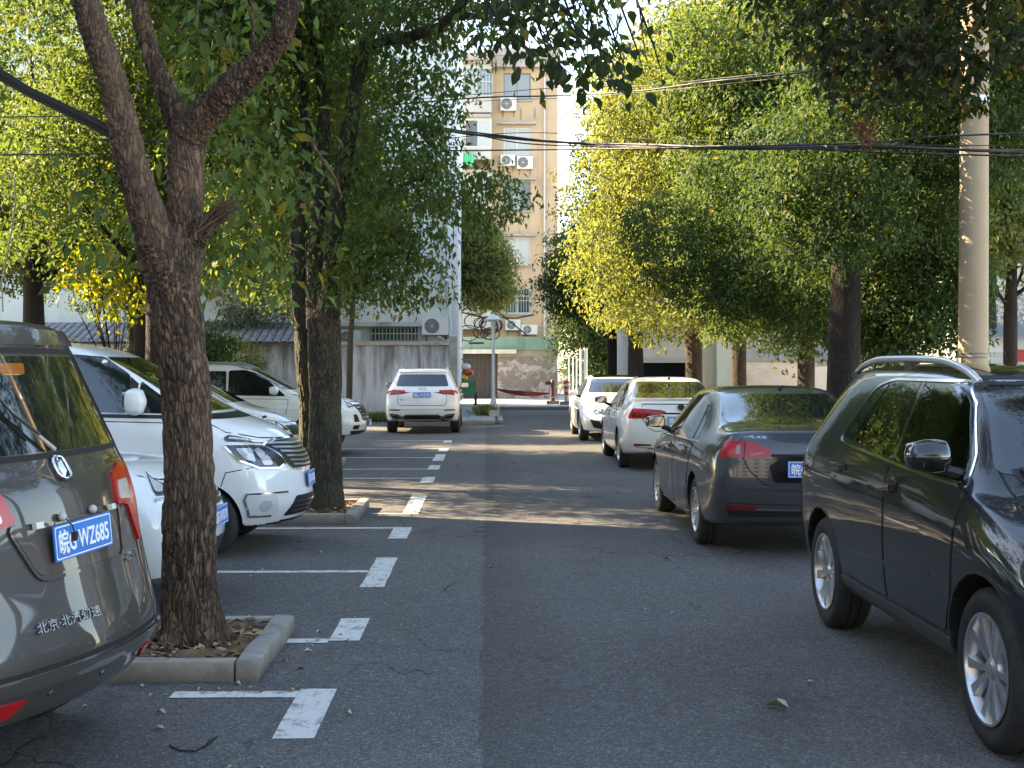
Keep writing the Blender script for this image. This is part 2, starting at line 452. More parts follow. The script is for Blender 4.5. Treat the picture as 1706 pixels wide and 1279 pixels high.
        bm = bmesh.new(); a = Vector((p.x + .03, p.y - sg * .02, z - .06)); b = Vector((p.x + .02, p.y + sg * .08, z - .03))
        tube_bm(bm, [a, b], [.03, .025], 8); smooth(obj('mirror_stalk', bm, M_BLACK, mm))
    def plate(s, view, y, z, text, tilt=0, out=.012, part='licence_plate', sc=1.0):
        p, nn, d = s.hit(view, y, z); r = empty(part, p - d * out, 0, s.root)
        # local frame: X to the reader's right, Y up the plate, Z out of it
        o = -d; up = Vector((0, 0, 1)); right = up.cross(o)
        n2 = nn if nn.dot(o) > 0 else -nn; n2 = (o * .6 + Vector((n2.x, 0, n2.z)) * .4).normalized()
        upp = (up - n2 * up.dot(n2)).normalized(); M = Matrix((right, upp, n2)).transposed().to_4x4()
        r.rotation_mode = 'QUATERNION'; r.rotation_quaternion = (M @ Matrix.Rotation(tilt, 4, 'Z')).to_quaternion()
        bm = bmesh.new(); box_bm(bm, -.22, .22, -.07, .07, -.006, 0)
        bevel_bm(bm, .004, 1); obj('plate_base', bm, M_BLUE, r)
        bm = bmesh.new(); o1 = rounded([(-.214, -.064), (.214, -.064), (.214, .064), (-.214, .064)], .01); o2 = rounded([(-.209, -.059), (.209, -.059), (.209, .059), (-.209, .059)], .008)
        A = [bm.verts.new((a, b, .0012)) for a, b in o1]; B = [bm.verts.new((a, b, .0012)) for a, b in o2]
        for i in range(len(A)): bm.faces.new([A[i], A[(i + 1) % len(A)], B[(i + 1) % len(A)], B[i]])
        obj('plate_border', bm, M_PWHITE, r)
        text_part('lettering', text, r, M_PWHITE, .098, .38, (0, 0, .001), bold=.018)
        for a in (-.13, .13):
            for b in (-.055, .055):
                bm = bmesh.new(); bmesh.ops.create_cone(bm, cap_ends=True, segments=8, radius1=.007, radius2=.005, depth=.006)
                obj('bolt', bm, M_DULL, r, (a, b, .002))
        return r
TEXT_CACHE = {}
def text_part(name, body, parent, mat, height, width, loc=(0, 0, 0), rot=None, bold=.0, depth=.002):
    """raised lettering fitted into a box of width x height centred on loc in its parent's XY plane"""
    c = bpy.data.curves.new('t', 'FONT'); c.body = body; c.extrude = depth; c.offset = bold; c.resolution_u = 3
    o = bpy.data.objects.new('t', c); COL.objects.link(o); bpy.context.view_layer.update()
    dg = bpy.context.evaluated_depsgraph_get(); me = bpy.data.meshes.new_from_object(o.evaluated_get(dg)); bpy.data.objects.remove(o)
    n = len(me.vertices); co = np.empty(n * 3, np.float32); me.vertices.foreach_get('co', co); co = co.reshape(-1, 3)
    mn, mx = co.min(0), co.max(0)
    co[:, 0] = (co[:, 0] - (mn[0] + mx[0]) / 2) / (mx[0] - mn[0]) * width
    co[:, 1] = (co[:, 1] - (mn[1] + mx[1]) / 2) / (mx[1] - mn[1]) * height
    me.vertices.foreach_set('co', co.ravel()); me.update(); me.materials.clear()
    ob = obj(name, me, mat, parent, loc)
    if rot is not None: ob.rotation_mode = 'QUATERNION'; ob.rotation_quaternion = rot
    return ob
def frame_on(car, view, y, z, out=.004):
    p, nn, d = car.hit(view, y, z); o = -d; up = Vector((0, 0, 1)); n2 = nn if nn.dot(o) > 0 else -nn
    right = up.cross(n2).normalized(); upp = n2.cross(right); M = Matrix((right, upp, n2)).transposed().to_4x4()
    return p + n2 * out, M.to_quaternion()
WHEEL = {}
def wheel_meshes(R_, style, tw):
    key = (round(R_, 3), style, tw)
    if key in WHEEL: return WHEEL[key]
    rr = R_ * (.70 if style == 'twin' else .67); h = tw / 2
    bm = bmesh.new()
    prof = [(rr - .012, -h * .8), (rr, -h * .92), (rr + (R_ - rr) * .5, -h * 1.04), (R_ - .03, -h * .97), (R_ - .006, -h * .80), (R_, -h * .6),
            (R_, -h * .3), (R_ - .009, -h * .28), (R_ - .009, -h * .22), (R_, -h * .2), (R_, h * .2), (R_ - .009, h * .22), (R_ - .009, h * .28), (R_, h * .3), (R_, h * .6), (R_ - .006, h * .8), (R_ - .03, h * .97), (rr + (R_ - rr) * .5, h * 1.04), (rr, h * .92), (rr - .012, h * .8)]
    lathe_bm(bm, prof, 56, 'y', closed=True); bmesh.ops.recalc_face_normals(bm, faces=bm.faces[:])
    tyre = bpy.data.meshes.new('tyre'); bm.to_mesh(tyre); bm.free(); tyre.materials.append(M_TYRE); tyre.shade_smooth(); tyre.set_sharp_from_angle(angle=R(40))
    # rim: outer side is +y
    bm = bmesh.new()
    lathe_bm(bm, [(rr - .004, h * .93), (rr - .004, h * .99), (rr - .016, h * .99), (rr - .024, h * .86), (rr - .035, h * .3), (rr - .04, -h * .8)], 56, 'y')
    lathe_bm(bm, [(.001, h * .80), (.028, h * .80), (.034, h * .76), (.062, h * .70), (.072, h * .5), (.072, h * .1)], 28, 'y')
    n = {'twin': 10, 'five': 5, 'ten': 10, 'plain': 7}[style]
    for k in range(n):
        t0 = 2 * math.pi * k / n
        if style == 'twin': t0 = 2 * math.pi * (k // 2) / 5 + (-.2 if k % 2 else .2)
        w0, w1 = {'twin': (.017, .027), 'five': (.034, .045), 'ten': (.014, .02), 'plain': (.028, .034)}[style]
        skew = {'twin': (-.05 if k % 2 else .05)}.get(style, .0)
        pr = []
        for r_, wv, yo, sk in [(.045, w0, h * .72, 0), (rr * .5, w0 * 1.0, h * .80, skew), (rr * .8, w1, h * .86, skew * 1.6), (rr - .02, w1 * 1.25, h * .88, skew * 2)]:
            ca, sa = math.cos(t0 + sk), math.sin(t0 + sk); tx, tz = -sa, ca; c0 = Vector((r_ * ca, yo, r_ * sa)); T = Vector((tx, 0, tz))
            pr.append([bm.verts.new(c0 - T * wv + Vector((0, -.03, 0))), bm.verts.new(c0 - T * wv * .8), bm.verts.new(c0 + T * wv * .8), bm.verts.new(c0 + T * wv + Vector((0, -.03, 0)))])
        for a in range(3):
            for b in range(3): bm.faces.new([pr[a][b], pr[a][b + 1], pr[a + 1][b + 1], pr[a + 1][b]])
    bmesh.ops.recalc_face_normals(bm, faces=bm.faces[:])
    rim = bpy.data.meshes.new('rim'); bm.to_mesh(rim); bm.free(); rim.materials.append(M_SILVER); rim.shade_smooth(); rim.set_sharp_from_angle(angle=R(35))
    bm = bmesh.new(); lathe_bm(bm, [(.001, h * .0), (rr * .72, h * .0), (rr * .72, -h * .15), (.001, -h * .15)], 40, 'y')
    for v in bm.verts: pass
    disc = bpy.data.meshes.new('d'); bm.to_mesh(disc); bm.free(); disc.materials.append(M_DISC)
    bm = bmesh.new(); lathe_bm(bm, [(.001, -h * .3), (rr - .03, -h * .3)], 40, 'y')
    back = bpy.data.meshes.new('b'); bm.to_mesh(back); bm.free(); back.materials.append(M_GAP)
    WHEEL[key] = (tyre, rim, disc, back); return WHEEL[key]
def make_wheel(root, x, y, R_, sd, style, tw):
    t, r, d, b = wheel_meshes(R_, style, tw)
    e = empty('wheel', (x, y, R_), 0, root); e.rotation_euler = (0, rnd.uniform(0, 6) if sd > 0 else rnd.uniform(0, 6), 0 if sd > 0 else math.pi)
    if sd < 0: e.rotation_mode = 'XYZ'
    for nm, me in (('tyre', t), ('rim', r), ('brake_disc', d), ('wheel_backing', b)): link(bpy.data.objects.new(nm, me), e)
    return e
def vw_badge(car, view, y, z, r=.055):
    p, q = frame_on(car, view, y, z, .012); e = empty('badge', p, 0, car.root); e.rotation_mode = 'QUATERNION'; e.rotation_quaternion = q
    bm = bmesh.new(); lathe_bm(bm, [(.001, 0), (r, 0), (r, -.014)], 32); obj('badge_disc', bm, simple('badge_dark', (.03, .035, .04), .3), e)
    bm = bmesh.new(); lathe_bm(bm, [(r, -.004), (r * 1.02, .003), (r * .88, .004), (r * .86, .0)], 32)
    def bar(a, b, w=.011):
        a, b = Vector(a) * r, Vector(b) * r; d = (b - a).normalized(); nn = Vector((-d.y, d.x)) * w / 2 * r / .055
        vs = [(a + nn), (b + nn), (b - nn), (a - nn)]
        lo = [bm.verts.new((v.x, v.y, .0005)) for v in vs]; hi = [bm.verts.new((v.x, v.y, .004)) for v in vs]
        bm.faces.new(hi)
        for i in range(4): bm.faces.new([lo[i], lo[(i + 1) % 4], hi[(i + 1) % 4], hi[i]])
    bar((-.36, .82), (0, .10)); bar((.36, .82), (0, .10))
    bar((-.80, .42), (-.36, -.78)); bar((-.36, -.78), (0, -.02)); bar((0, -.02), (.36, -.78)); bar((.36, -.78), (.80, .42))
    smooth(obj('badge_letters', bm, M_CHROME, e), 40)
    return e
# ------------------------------------------------------------------ the nine parked cars
WHITE = paint('white_paint', (.80, .81, .81), .0, rough=.3, dirt=.5)
CREAM = paint('cream_white_paint', (.76, .745, .69), .0, rough=.3, dirt=.4)
PEARL = paint('pearl_white_paint', (.78, .79, .79), .0, rough=.3, dirt=.3)
GREYP = paint('brown_grey_paint', (.062, .056, .051), .4, 1, .32, dirt=.3)
DGREY = paint('graphite_paint', (.066, .071, .079), .4, 1, .3, dirt=.2)
DARKP = paint('dark_green_grey_paint', (.0045, .0060, .0068), .0, 0, .3, dirt=.12)

def sedan_st(hw=.89, roof=1.46, L=4.64):
    k = L / 4.64; r = roof
    return [station([.12, .04, 0, .035, .07, .12], .30, 1.0, 1.10, hw * .93, hw * .84, hw * .80, .035, .66),
            station([.30, .24, .22, .22, .24, .27], .26, 1.0, 1.12, hw * .985, hw * .87, hw * .80, .035, .66),
            station(.74 * k, .22, .98, 1.13, hw, hw * .91, hw * .79, .04, .62),
            station(1.02 * k, .20, .965, 1.24, hw, hw * .93, hw * .73, .05),
            station(1.48 * k, .19, .955, r - .035, hw, hw * .94, hw * .635, .05),
            station(1.75 * k, .19, .945, r + .005, hw, hw * .945, hw * .63, .05),
            station(2.35 * k, .19, .935, r + .01, hw, hw * .945, hw * .63, .05),
            station(2.92 * k, .19, .925, r - .035, hw, hw * .945, hw * .62, .05),
            station(3.18 * k, .19, .92, r - .15, hw, hw * .94, hw * .65, .05),
            station(3.66 * k, .20, .90, 1.04, hw, hw * .92, hw * .76, .04),
            station(3.84 * k, .22, .88, .99, hw, hw * .91, hw * .78, .04),
            station(4.22 * k, .24, .80, .91, hw * .98, hw * .88, hw * .76, .04),
            station([4.44 * k, 4.48 * k, 4.48 * k, 4.46 * k, 4.43 * k, 4.40 * k], .24, .70, .80, hw * .92, hw * .82, hw * .72, .04, .50),
            station([4.53 * k, 4.62 * k, 4.64 * k, 4.61 * k, 4.57 * k, 4.52 * k], .25, .64, .72, hw * .84, hw * .76, hw * .68, .04, .48)]
def suv_st(hw=.92, roof=1.68, L=4.5, hood=1.04, cowl=1.14, zs=.28, tail=.42, belt=1.02, roofw=.66, bx=(3.36, 2.62), rh=0):
    r = roof
    return [station([.12, .02, 0, .05, .12, tail], zs + .08, belt + .04, r - .01, hw * .93, hw * .90, hw * roofw * .97, .07, .74),
            station([.30, .22, .20, .24, .30, tail + .16], zs + .04, belt + .04, r + .01, hw * .985, hw * .93, hw * roofw, .07, .74),
            station([.8, .8, .8, .8, .82, tail + .45], zs, belt + .03, r + .02, hw, hw * .945, hw * roofw * 1.02, .06),
            station(1.45, zs, belt + .02, r + .02, hw, hw * .955, hw * roofw * 1.03, .06),
            station((1.45 + bx[1]) / 2 + .1, zs, belt, r + .015, hw, hw * .96, hw * roofw * 1.03, .06),
            station(bx[1], zs, belt - .01, r - .03, hw, hw * .96, hw * roofw * 1.01, .06),
            station(bx[1] + .26, zs, belt - .015, r - .15, hw, hw * .955, hw * roofw * 1.04, .05),
            station(bx[0], zs, belt - .03, cowl, hw, hw * .93, hw * .78, .04),
            station(bx[0] + .20, zs + .01, belt - .05, cowl - .05, hw, hw * .92, hw * .78, .04),
            station((bx[0] + .2 + L) / 2, zs + .02, hood - .12, hood, hw * .985, hw * .90, hw * .77, .04),
            station([L - .20, L - .15, L - .15, L - .17, L - .20, L - .24], zs + .02, hood - .20, hood - .09, hw * .93, hw * .84, hw * .73, .04, .62),
            station([L - .10, L - .02, L, L - .03, L - .07, L - .12], zs + .02, hood - .27, hood - .17, hw * .86, hw * .78, hw * .68, .04, .58)]

def grey_sedan():
    # forward is local +x; parked facing away down the road
    c = Car('parked_sedan', 'graphite grey sedan parked on the right, seen from behind, tyres on the dark asphalt', 'car', sedan_st(), 4.64, 1.78, 1.46, DGREY, (1.06, 3.71), .318,
            bulge=(.16, .30), loc=(2.80, 10.62 + 2.32), rz=R(90), group='cars parked along the right side', wheel='ten')
    gl = M_GLASS
    c.patch('rear_window', 'B', rounded([(-.63, 1.135), (.63, 1.135), (.53, 1.385), (-.53, 1.385)], .05), gl, .003)
    c.patch('windshield', 'F', rounded([(-.66, 1.06), (.66, 1.06), (.52, 1.36), (-.52, 1.36)], .04), gl, .003)
    for sd in 'LR':
        c.door(sd, [(1.42, .55), (1.22, .93), (2.28, .925), (2.34, .26), (1.52, .27)], [(1.36, .965), (2.27, .95), (2.33, 1.36), (1.86, 1.35), (1.62, 1.27)], (1.52, .84))
        c.door(sd, [(2.36, .26), (2.30, .925), (3.42, .90), (3.36, .27)], [(2.33, .95), (3.30, .94), (3.16, 1.06), (2.80, 1.28), (2.55, 1.35), (2.38, 1.36)], (2.50, .83))
        c.patch('quarter_window', sd, rounded([(1.14, .98), (1.32, .97), (1.56, 1.26), (1.48, 1.26)], .02), gl, .003)
        c.ribbon('window_trim', sd, [(1.08, .955), (1.4, .948), (2.3, .933), (3.36, .915)], .014, M_CHROME, .006, .014)
        c.mirror(sd, 3.10, 1.02, simple('gloss_black', (.012, .012, .014), .08, 0, 1.0), out=.17, size=(.11, .20, .13))
        c.patch('sill_trim', sd, [(1.5, .20), (3.28, .20), (3.28, .25), (1.5, .25)], c.paint, .012, .02)
    for m in (1, -1):
        pl = [(.86 * m, .865), (.42 * m, .865), (.36 * m, .92), (.46 * m, .975), (.60 * m, 1.005), (.86 * m, 1.01)]
        t = c.patch('tail_lamp', 'BW', rounded(pl, .02), M_RED, .007, .02)
        c.patch('lamp_lens', 'BW', rounded([(.80 * m, .89), (.66 * m, .89), (.66 * m, .985), (.80 * m, .985)], .01), simple('inner_red', (.50, .012, .010), .3, 0, .3), .0095, .004, parent=t)
        c.patch('reverse_lens', 'BW', rounded([(.71 * m, .90), (.67 * m, .90), (.67 * m, .97), (.71 * m, .97)], .01), simple('dim_lens', (.30, .24, .22), .3), .011, .004, parent=t)
        c.patch('lamp_dark_band', 'BW', [(.56 * m, .885), (.44 * m, .905), (.44 * m, .915), (.56 * m, .90)], simple('pink_lens', (.50, .16, .14), .3), .0095, .004, parent=t)
        c.ribbon('lamp_gap', 'BW', [(.625 * m, .865), (.62 * m, 1.01)], .008, M_GAP, .0105, .02, parent=t)
        c.patch('reflector', 'BW', rounded([(.84 * m, .415), (.50 * m, .425), (.48 * m, .455), (.80 * m, .465)], .015), M_REDDK, .006, .02)
        c.patch('headlight', 'FW', rounded([(.48 * m, .60), (.78 * m, .64), (.80 * m, .74), (.50 * m, .72)], .03), M_CLEAR, .004, .02)
    # boot lid seam, plate recess, trims
    c.ribbon('boot_gap', 'B', [(.62, 1.09), (.615, .87), (.56, .76), (.46, .66), (.34, .60), (-.34, .60), (-.46, .66), (-.56, .76), (-.615, .87), (-.62, 1.09)], .010, M_GAP, .001, .01)
    c.patch('plate_recess', 'B', rounded([(-.36, .66), (.36, .66), (.40, .80), (.36, .885), (-.36, .885), (-.40, .80)], .03), DARKP, .003, .01)
    c.patch('boot_handle', 'B', rounded([(-.38, .88), (.38, .88), (.38, .90), (-.38, .90)], .01), M_GAP, .01, .02)
    c.plate('B', .03, .775, '皖G·B9127', out=.012)
    vw_badge(c, 'B', 0, .965, .052)
    p, q = frame_on(c, 'B', .50, 1.04); text_part('maker_name', '一汽-大众', c.root, M_CHROME, .03, .20, p, q)
    c.patch('lower_trim', 'BW', [(-.80, .36), (.80, .36), (.82, .41), (-.82, .41)], M_BLACK, .003, .01)
    c.ribbon('bumper_line', 'BW', [(-.80, .475), (-.4, .47), (.4, .47), (.80, .475)], .008, M_GAP, .001, .006)
    c.ribbon('chrome_line', 'BW', [(-.50, .425), (.50, .425)], .010, M_DULL, .005, .01)
    c.patch('bumper_crease', 'B', [(-.62, .60), (.62, .60), (.60, .625), (-.60, .625)], c.paint, .012, .02)
    c.ribbon('fuel_flap', 'R', [(.78, .78), (.96, .78), (.96, .93), (.78, .93)], .006, M_GAP, closed=True)
    tube('roof_antenna', [(-.95, 0, 1.43), (-1.05, 0, 1.465)], [.02, .006], M_BLACK, c.root, 8)
    return c

def white_sedan():
    c = Car('parked_sedan', 'white sedan parked on the right between the grey sedan and the farthest white car', 'car', sedan_st(.9, 1.47, 4.66), 4.66, 1.80, 1.47, WHITE, (1.06, 3.72), .318,
            bulge=(.16, .30), loc=(3.03, 19.55 + 2.33), rz=R(90), group='cars parked along the right side', wheel='ten')
    gl = M_GLASS
    c.patch('rear_window', 'B', rounded([(-.66, 1.14), (.66, 1.14), (.54, 1.395), (-.54, 1.395)], .05), gl, .003)
    c.patch('windshield', 'F', rounded([(-.66, 1.06), (.66, 1.06), (.52, 1.36), (-.52, 1.36)], .04), gl, .003)
    for sd in 'LR':
        c.door(sd, [(1.42, .55), (1.22, .93), (2.28, .925), (2.34, .26), (1.52, .27)], [(1.12, .98), (2.27, .95), (2.33, 1.36), (1.86, 1.35), (1.52, 1.25)], (1.52, .86))
        c.door(sd, [(2.36, .26), (2.30, .925), (3.42, .90), (3.36, .27)], [(2.33, .95), (3.30, .94), (3.16, 1.06), (2.80, 1.28), (2.55, 1.35), (2.38, 1.36)], (2.50, .85))
        c.mirror(sd, 3.12, 1.02, simple('gloss_black', (.012, .012, .014), .08, 0, 1.0), out=.18, size=(.11, .21, .13))
    for m in (1, -1):
        pl = [(.875 * m, .83), (.50 * m, .835), (.22 * m, .935), (.30 * m, .965), (.60 * m, .985), (.83 * m, .99)]
        t = c.patch('tail_lamp', 'BW', rounded(pl, .02), M_RED, .007, .02)
        c.ribbon('lamp_gap', 'BW', [(.60 * m, .83), (.60 * m, .985)], .010, M_GAP, .0085, .004, parent=t)
        c.patch('lamp_dark_band', 'BW', [(.56 * m, .86), (.36 * m, .915), (.56 * m, .915)], M_REDDK, .0085, .004, parent=t)
        c.patch('lamp_dark_band', 'BW', [(.82 * m, .86), (.64 * m, .86), (.64 * m, .905), (.82 * m, .905)], M_REDDK, .0085, .004, parent=t)
        c.patch('reflector', 'BW', rounded([(.80 * m, .40), (.46 * m, .405), (.46 * m, .43), (.78 * m, .44)], .01), M_REDDK, .006, .02)
        c.patch('headlight', 'FW', rounded([(.48 * m, .60), (.78 * m, .64), (.80 * m, .74), (.50 * m, .72)], .03), M_CLEAR, .004, .02)
    c.ribbon('boot_gap', 'B', [(.60, 1.09), (.60, .83), (.52, .70), (.42, .64), (-.42, .64), (-.52, .70), (-.60, .83), (-.60, 1.09)], .012, M_GAP, .001, .01)
    c.patch('boot_lip', 'B', [(-.60, 1.05), (.60, 1.05), (.60, 1.065), (-.60, 1.065)], M_GAP, .001, .01)
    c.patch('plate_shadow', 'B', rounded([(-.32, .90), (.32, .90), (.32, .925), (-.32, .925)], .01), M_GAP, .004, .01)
    c.plate('B', .0, .80, '皖G·93D61', out=.012)
    vw_badge(c, 'B', 0, 1.0, .058)
    p, q = frame_on(c, 'B', .42, .70); text_part('maker_name', '一汽-大众', c.root, M_CHROME, .035, .22, p, q)
    c.patch('lower_trim', 'BW', [(-.55, .30), (.55, .30), (.50, .36), (-.50, .36)], M_BLACK, .003, .01)
    c.ribbon('chrome_line', 'BW', [(-.78, .385), (-.4, .37), (.4, .37), (.78, .385)], .014, M_DULL, .005, .01)
    tube('roof_antenna', [(-.95, 0, 1.44), (-1.06, 0, 1.485)], [.025, .006], M_BLACK, c.root, 8)
    return c

def far_white_car():
    c = Car('parked_sedan', 'farthest white car on the right, facing the camera with black glass roof', 'car', sedan_st(.91, 1.47, 4.6), 4.6, 1.83, 1.46, PEARL, (1.05, 3.70), .335,
            bulge=(.16, .30), loc=(2.95, 27.15 + 2.3), rz=R(-90), group='cars parked along the right side', wheel='five')
    c.patch('windshield', 'F', rounded([(-.68, 1.06), (.68, 1.06), (.55, 1.37), (-.55, 1.37)], .05), M_GLASS, .003)
    c.patch('glass_roof', 'T', rounded([(1.35, -.50), (2.88, -.50), (2.88, .50), (1.35, .50)], .08), M_GLASS, .004)
    for sd in 'LR':
        c.door(sd, [(1.42, .55), (1.22, .93), (2.28, .925), (2.34, .26), (1.52, .27)], [(1.14, .98), (2.27, .95), (2.33, 1.36), (1.86, 1.35), (1.52, 1.25)], (1.52, .86))
        c.door(sd, [(2.36, .26), (2.30, .925), (3.38, .90), (3.32, .27)], [(2.33, .95), (3.26, .94), (3.12, 1.06), (2.76, 1.28), (2.55, 1.35), (2.38, 1.36)], (2.50, .85))
        c.mirror(sd, 3.05, 1.02, PEARL, out=.17, size=(.11, .20, .13))
    for m in (1, -1):
        h = c.patch('headlight', 'FW', rounded([(.40 * m, .62), (.62 * m, .60), (.86 * m, .70), (.86 * m, .78), (.45 * m, .73)], .02), M_LAMPIN, .006, .02)
        c.patch('headlight_lens', 'FW', [(.46 * m, .665), (.80 * m, .735), (.82 * m, .762), (.46 * m, .71)], M_CLEAR, .009, .004, parent=h)
        c.patch('headlight_lens', 'FW', [(.50 * m, .625), (.62 * m, .62), (.66 * m, .66), (.52 * m, .655)], M_CLEAR, .009, .004, parent=h)
        g = c.patch('air_intake', 'FW', rounded([(.42 * m, .28), (.70 * m, .32), (.80 * m, .50), (.50 * m, .46)], .02), M_BLACK, .004, .02)
        for t in range(4): c.ribbon('intake_bar', 'FW', [(.46 * m, .31 + t * .04), (.74 * m, .345 + t * .045)], .008, M_LAMPIN, .010, .01, parent=g)
    c.ribbon('hood_gap', 'F', [(-.70, .92), (-.66, .80), (-.4, .745), (.4, .745), (.66, .80), (.70, .92)], .01, M_GAP, .001, .008)
    g = c.patch('grille', 'FW', rounded([(-.42, .56), (.42, .56), (.46, .72), (-.46, .72)], .02), M_BLACK, .004, .02)
    for z in (.60, .64, .68): c.ribbon('grille_bar', 'FW', [(-.42, z), (.42, z)], .014, M_CHROME, .010, .01, parent=g)
    c.patch('lower_intake', 'FW', rounded([(-.38, .28), (.38, .28), (.42, .44), (-.42, .44)], .02), M_BLACK, .004, .02)
    vw_badge(c, 'F', 0, .66, .07)
    c.plate('F', 0, .50, '皖G·3K570')
    return c

def dark_suv():
    L = 4.45; H = 1.665
    c = Car('parked_suv', 'dark green-grey SUV nearest the camera on the right, silver roof rails and alloy wheels', 'car',
            suv_st(.92, H, L, hood=1.03, cowl=1.14, zs=.30, tail=.50, belt=1.10, roofw=.70, bx=(3.22, 2.62)), L, 1.84, H, DARKP, (.92, 3.50), .350,
            bulge=(.18, .30), loc=(3.03, 8.85 - L / 2), rz=R(-90), group='cars parked along the right side', wheel='twin', tw=.225, lift=.01,
            see=[[(1.40, 1.215), (2.12, 1.17), (2.06, 1.54), (1.64, 1.535)], [(2.22, 1.165), (3.02, 1.13), (2.98, 1.20), (2.74, 1.45), (2.58, 1.525), (2.16, 1.54)]])
    gl = M_GLASS
    c.patch('windshield', 'F', rounded([(-.72, 1.16), (.72, 1.16), (.60, 1.58), (-.60, 1.58)], .05), gl, .003)
    c.patch('windshield_band', 'F', rounded([(-.58, 1.555), (.58, 1.555), (.57, 1.60), (-.57, 1.60)], .02), M_GAP, .005, .01)
    c.patch('rear_window', 'B', rounded([(-.62, 1.18), (.62, 1.18), (.56, 1.54), (-.56, 1.54)], .05), gl, .003)
    c.patch('glass_roof', 'T', rounded([(1.1, -.46), (2.55, -.46), (2.55, .46), (1.1, .46)], .08), M_GLASS, .004)
    c.patch('cowl_panel', 'T', rounded([(3.18, -.66), (3.34, -.60), (3.36, 0), (3.34, .60), (3.18, .66), (3.22, 0)], .02), M_BLACK, .003, .01)
    for sd in 'LR':
        c.door(sd, [(1.32, .62), (1.14, 1.06), (1.14, 1.16), (2.16, 1.135), (2.20, .42), (1.40, .42)],
               [(1.38, 1.20), (2.14, 1.155), (2.08, 1.56), (1.62, 1.555)], (1.32, 1.05), rr=.04, glass=M_SEE)
        c.door(sd, [(2.22, .42), (2.18, 1.13), (3.20, 1.085), (3.16, .60), (3.06, .42)],
               [(2.20, 1.15), (3.08, 1.11), (3.02, 1.20), (2.76, 1.47), (2.60, 1.545), (2.14, 1.56)], (2.26, 1.02), rr=.04, glass=M_SEE)
        c.patch('quarter_window', sd, rounded([(1.12, 1.22), (1.34, 1.205), (1.57, 1.55), (1.38, 1.50)], [.05, .01, .02, .05]), gl, .004)
        c.ribbon('window_trim', sd, rounded([(2.60, 1.572), (1.62, 1.575), (1.36, 1.53), (1.07, 1.19), (2.2, 1.135), (3.12, 1.092)], [0, .1, .1, .08, .02, 0]), .014, M_CHROME, .007, .016)
        c.ribbon('window_trim', sd, [(3.12, 1.092), (3.02, 1.24), (2.80, 1.47), (2.60, 1.572)], .008, M_CHROME, .005, .016)
        c.patch('pillar_cover', sd, [(2.145, 1.15), (2.20, 1.15), (2.135, 1.56), (2.085, 1.56)], simple('gloss_black', (.012, .012, .014), .08, 0, 1.0), .0055, .01)
        c.mirror(sd, 2.98, 1.20, simple('gloss_black', (.012, .012, .014), .08, 0, 1.0), out=.17, size=(.12, .19, .15))
        c.patch('sill_cladding', sd, rounded([(1.32, .31), (3.08, .31), (3.08, .40), (1.32, .40)], .01), simple('sill_grey', (.05, .055, .055), .35), .014, .03)
        c.ribbon('body_crease', sd, [(.30, .98), (.9, 1.0), (1.6, .985), (2.4, .96), (3.2, .94)], .018, c.paint, .0075, .012)
        c.ribbon('body_crease', sd, [(1.5, .56), (2.1, .60), (2.9, .66)], .03, c.paint, .007, .012)
        # roof rail
        rl = empty('roof_rail', (0, 0, 0), 0, c.root); sg = 1 if sd == 'L' else -1
        pts = []
        for t in np.linspace(0, 1, 17):
            x = .62 + 2.02 * t; z = c.hit('T', x, sg * .56)[0].z; lift = .05 * min(1, 4.5 * t, 4.5 * (1 - t)) ** .7
            pts.append((x - c.cx, sg * (.60 - .02 * t), z + lift))
        bm = bmesh.new(); tube_bm(bm, pts, [.016] + [.021] * 15 + [.016], 8)
        for v in bm.verts: pass
        smooth(obj('rail_bar', bm, simple('rail_silver', (.62, .63, .65), .3, .7), rl), 50)
        bm = bmesh.new()
        for i in (0, 8, 16):
            p = Vector(pts[i]); box_bm(bm, p.x - .06, p.x + .06, p.y - .014, p.y + .014, p.z - .07, p.z)
        obj('rail_foot', bm, M_BLACK, rl)
    CLOTH = simple('seat_cloth', (.045, .047, .05), .8)
    for sx, y in ((2.18, .37), (2.18, -.37), (1.42, .37), (1.42, -.37)):
        st_ = empty('seat', (sx - c.cx, y, 0), 0, c.root)
        bm = bmesh.new(); box_bm(bm, -.06, .06, -.23, .23, 1.0, 1.27); bevel_bm(bm, .05, 3); smooth(obj('seat_back', bm, CLOTH, st_), 60)
        bm = bmesh.new(); box_bm(bm, -.05, .05, -.13, .13, 1.30, 1.47); bevel_bm(bm, .045, 3); smooth(obj('headrest', bm, CLOTH, st_), 60)
    p0 = Vector((2.86 - c.cx, .36, 1.20)); ring = [p0 + Vector((.06 * math.sin(a), .18 * math.cos(a), .16 * math.sin(a))) for a in np.linspace(0, 6.283, 25)[:-1]]
    tube('steering_wheel', ring + ring[:2], .014, M_BLACK, c.root, 8, cap=False)
    # clamshell seam and lamps
    for m in (1, -1):
        h = c.patch('headlight', 'FW', rounded([(.46 * m, .74), (.80 * m, .78), (.90 * m, .90), (.62 * m, .88), (.46 * m, .84)], .03), M_LAMPIN, .006, .02)
        for a in (.55, .72): c.patch('headlight_lens', 'FW', [((a + .045 * math.cos(t)) * m, .815 + .04 * math.sin(t)) for t in np.linspace(0, 6.283, 15)[:-1]], M_CLEAR, .010, .006, parent=h)
        f = c.patch('fog_lamp', 'FW', rounded([(.56 * m, .44), (.76 * m, .46), (.76 * m, .54), (.56 * m, .54)], .03), M_BLACK, .006, .02); c.patch('fog_lens', 'FW', [((.66 + .035 * math.cos(t)) * m, .495 + .03 * math.sin(t)) for t in np.linspace(0, 6.283, 13)[:-1]], M_CLEAR, .009, .004, parent=f)
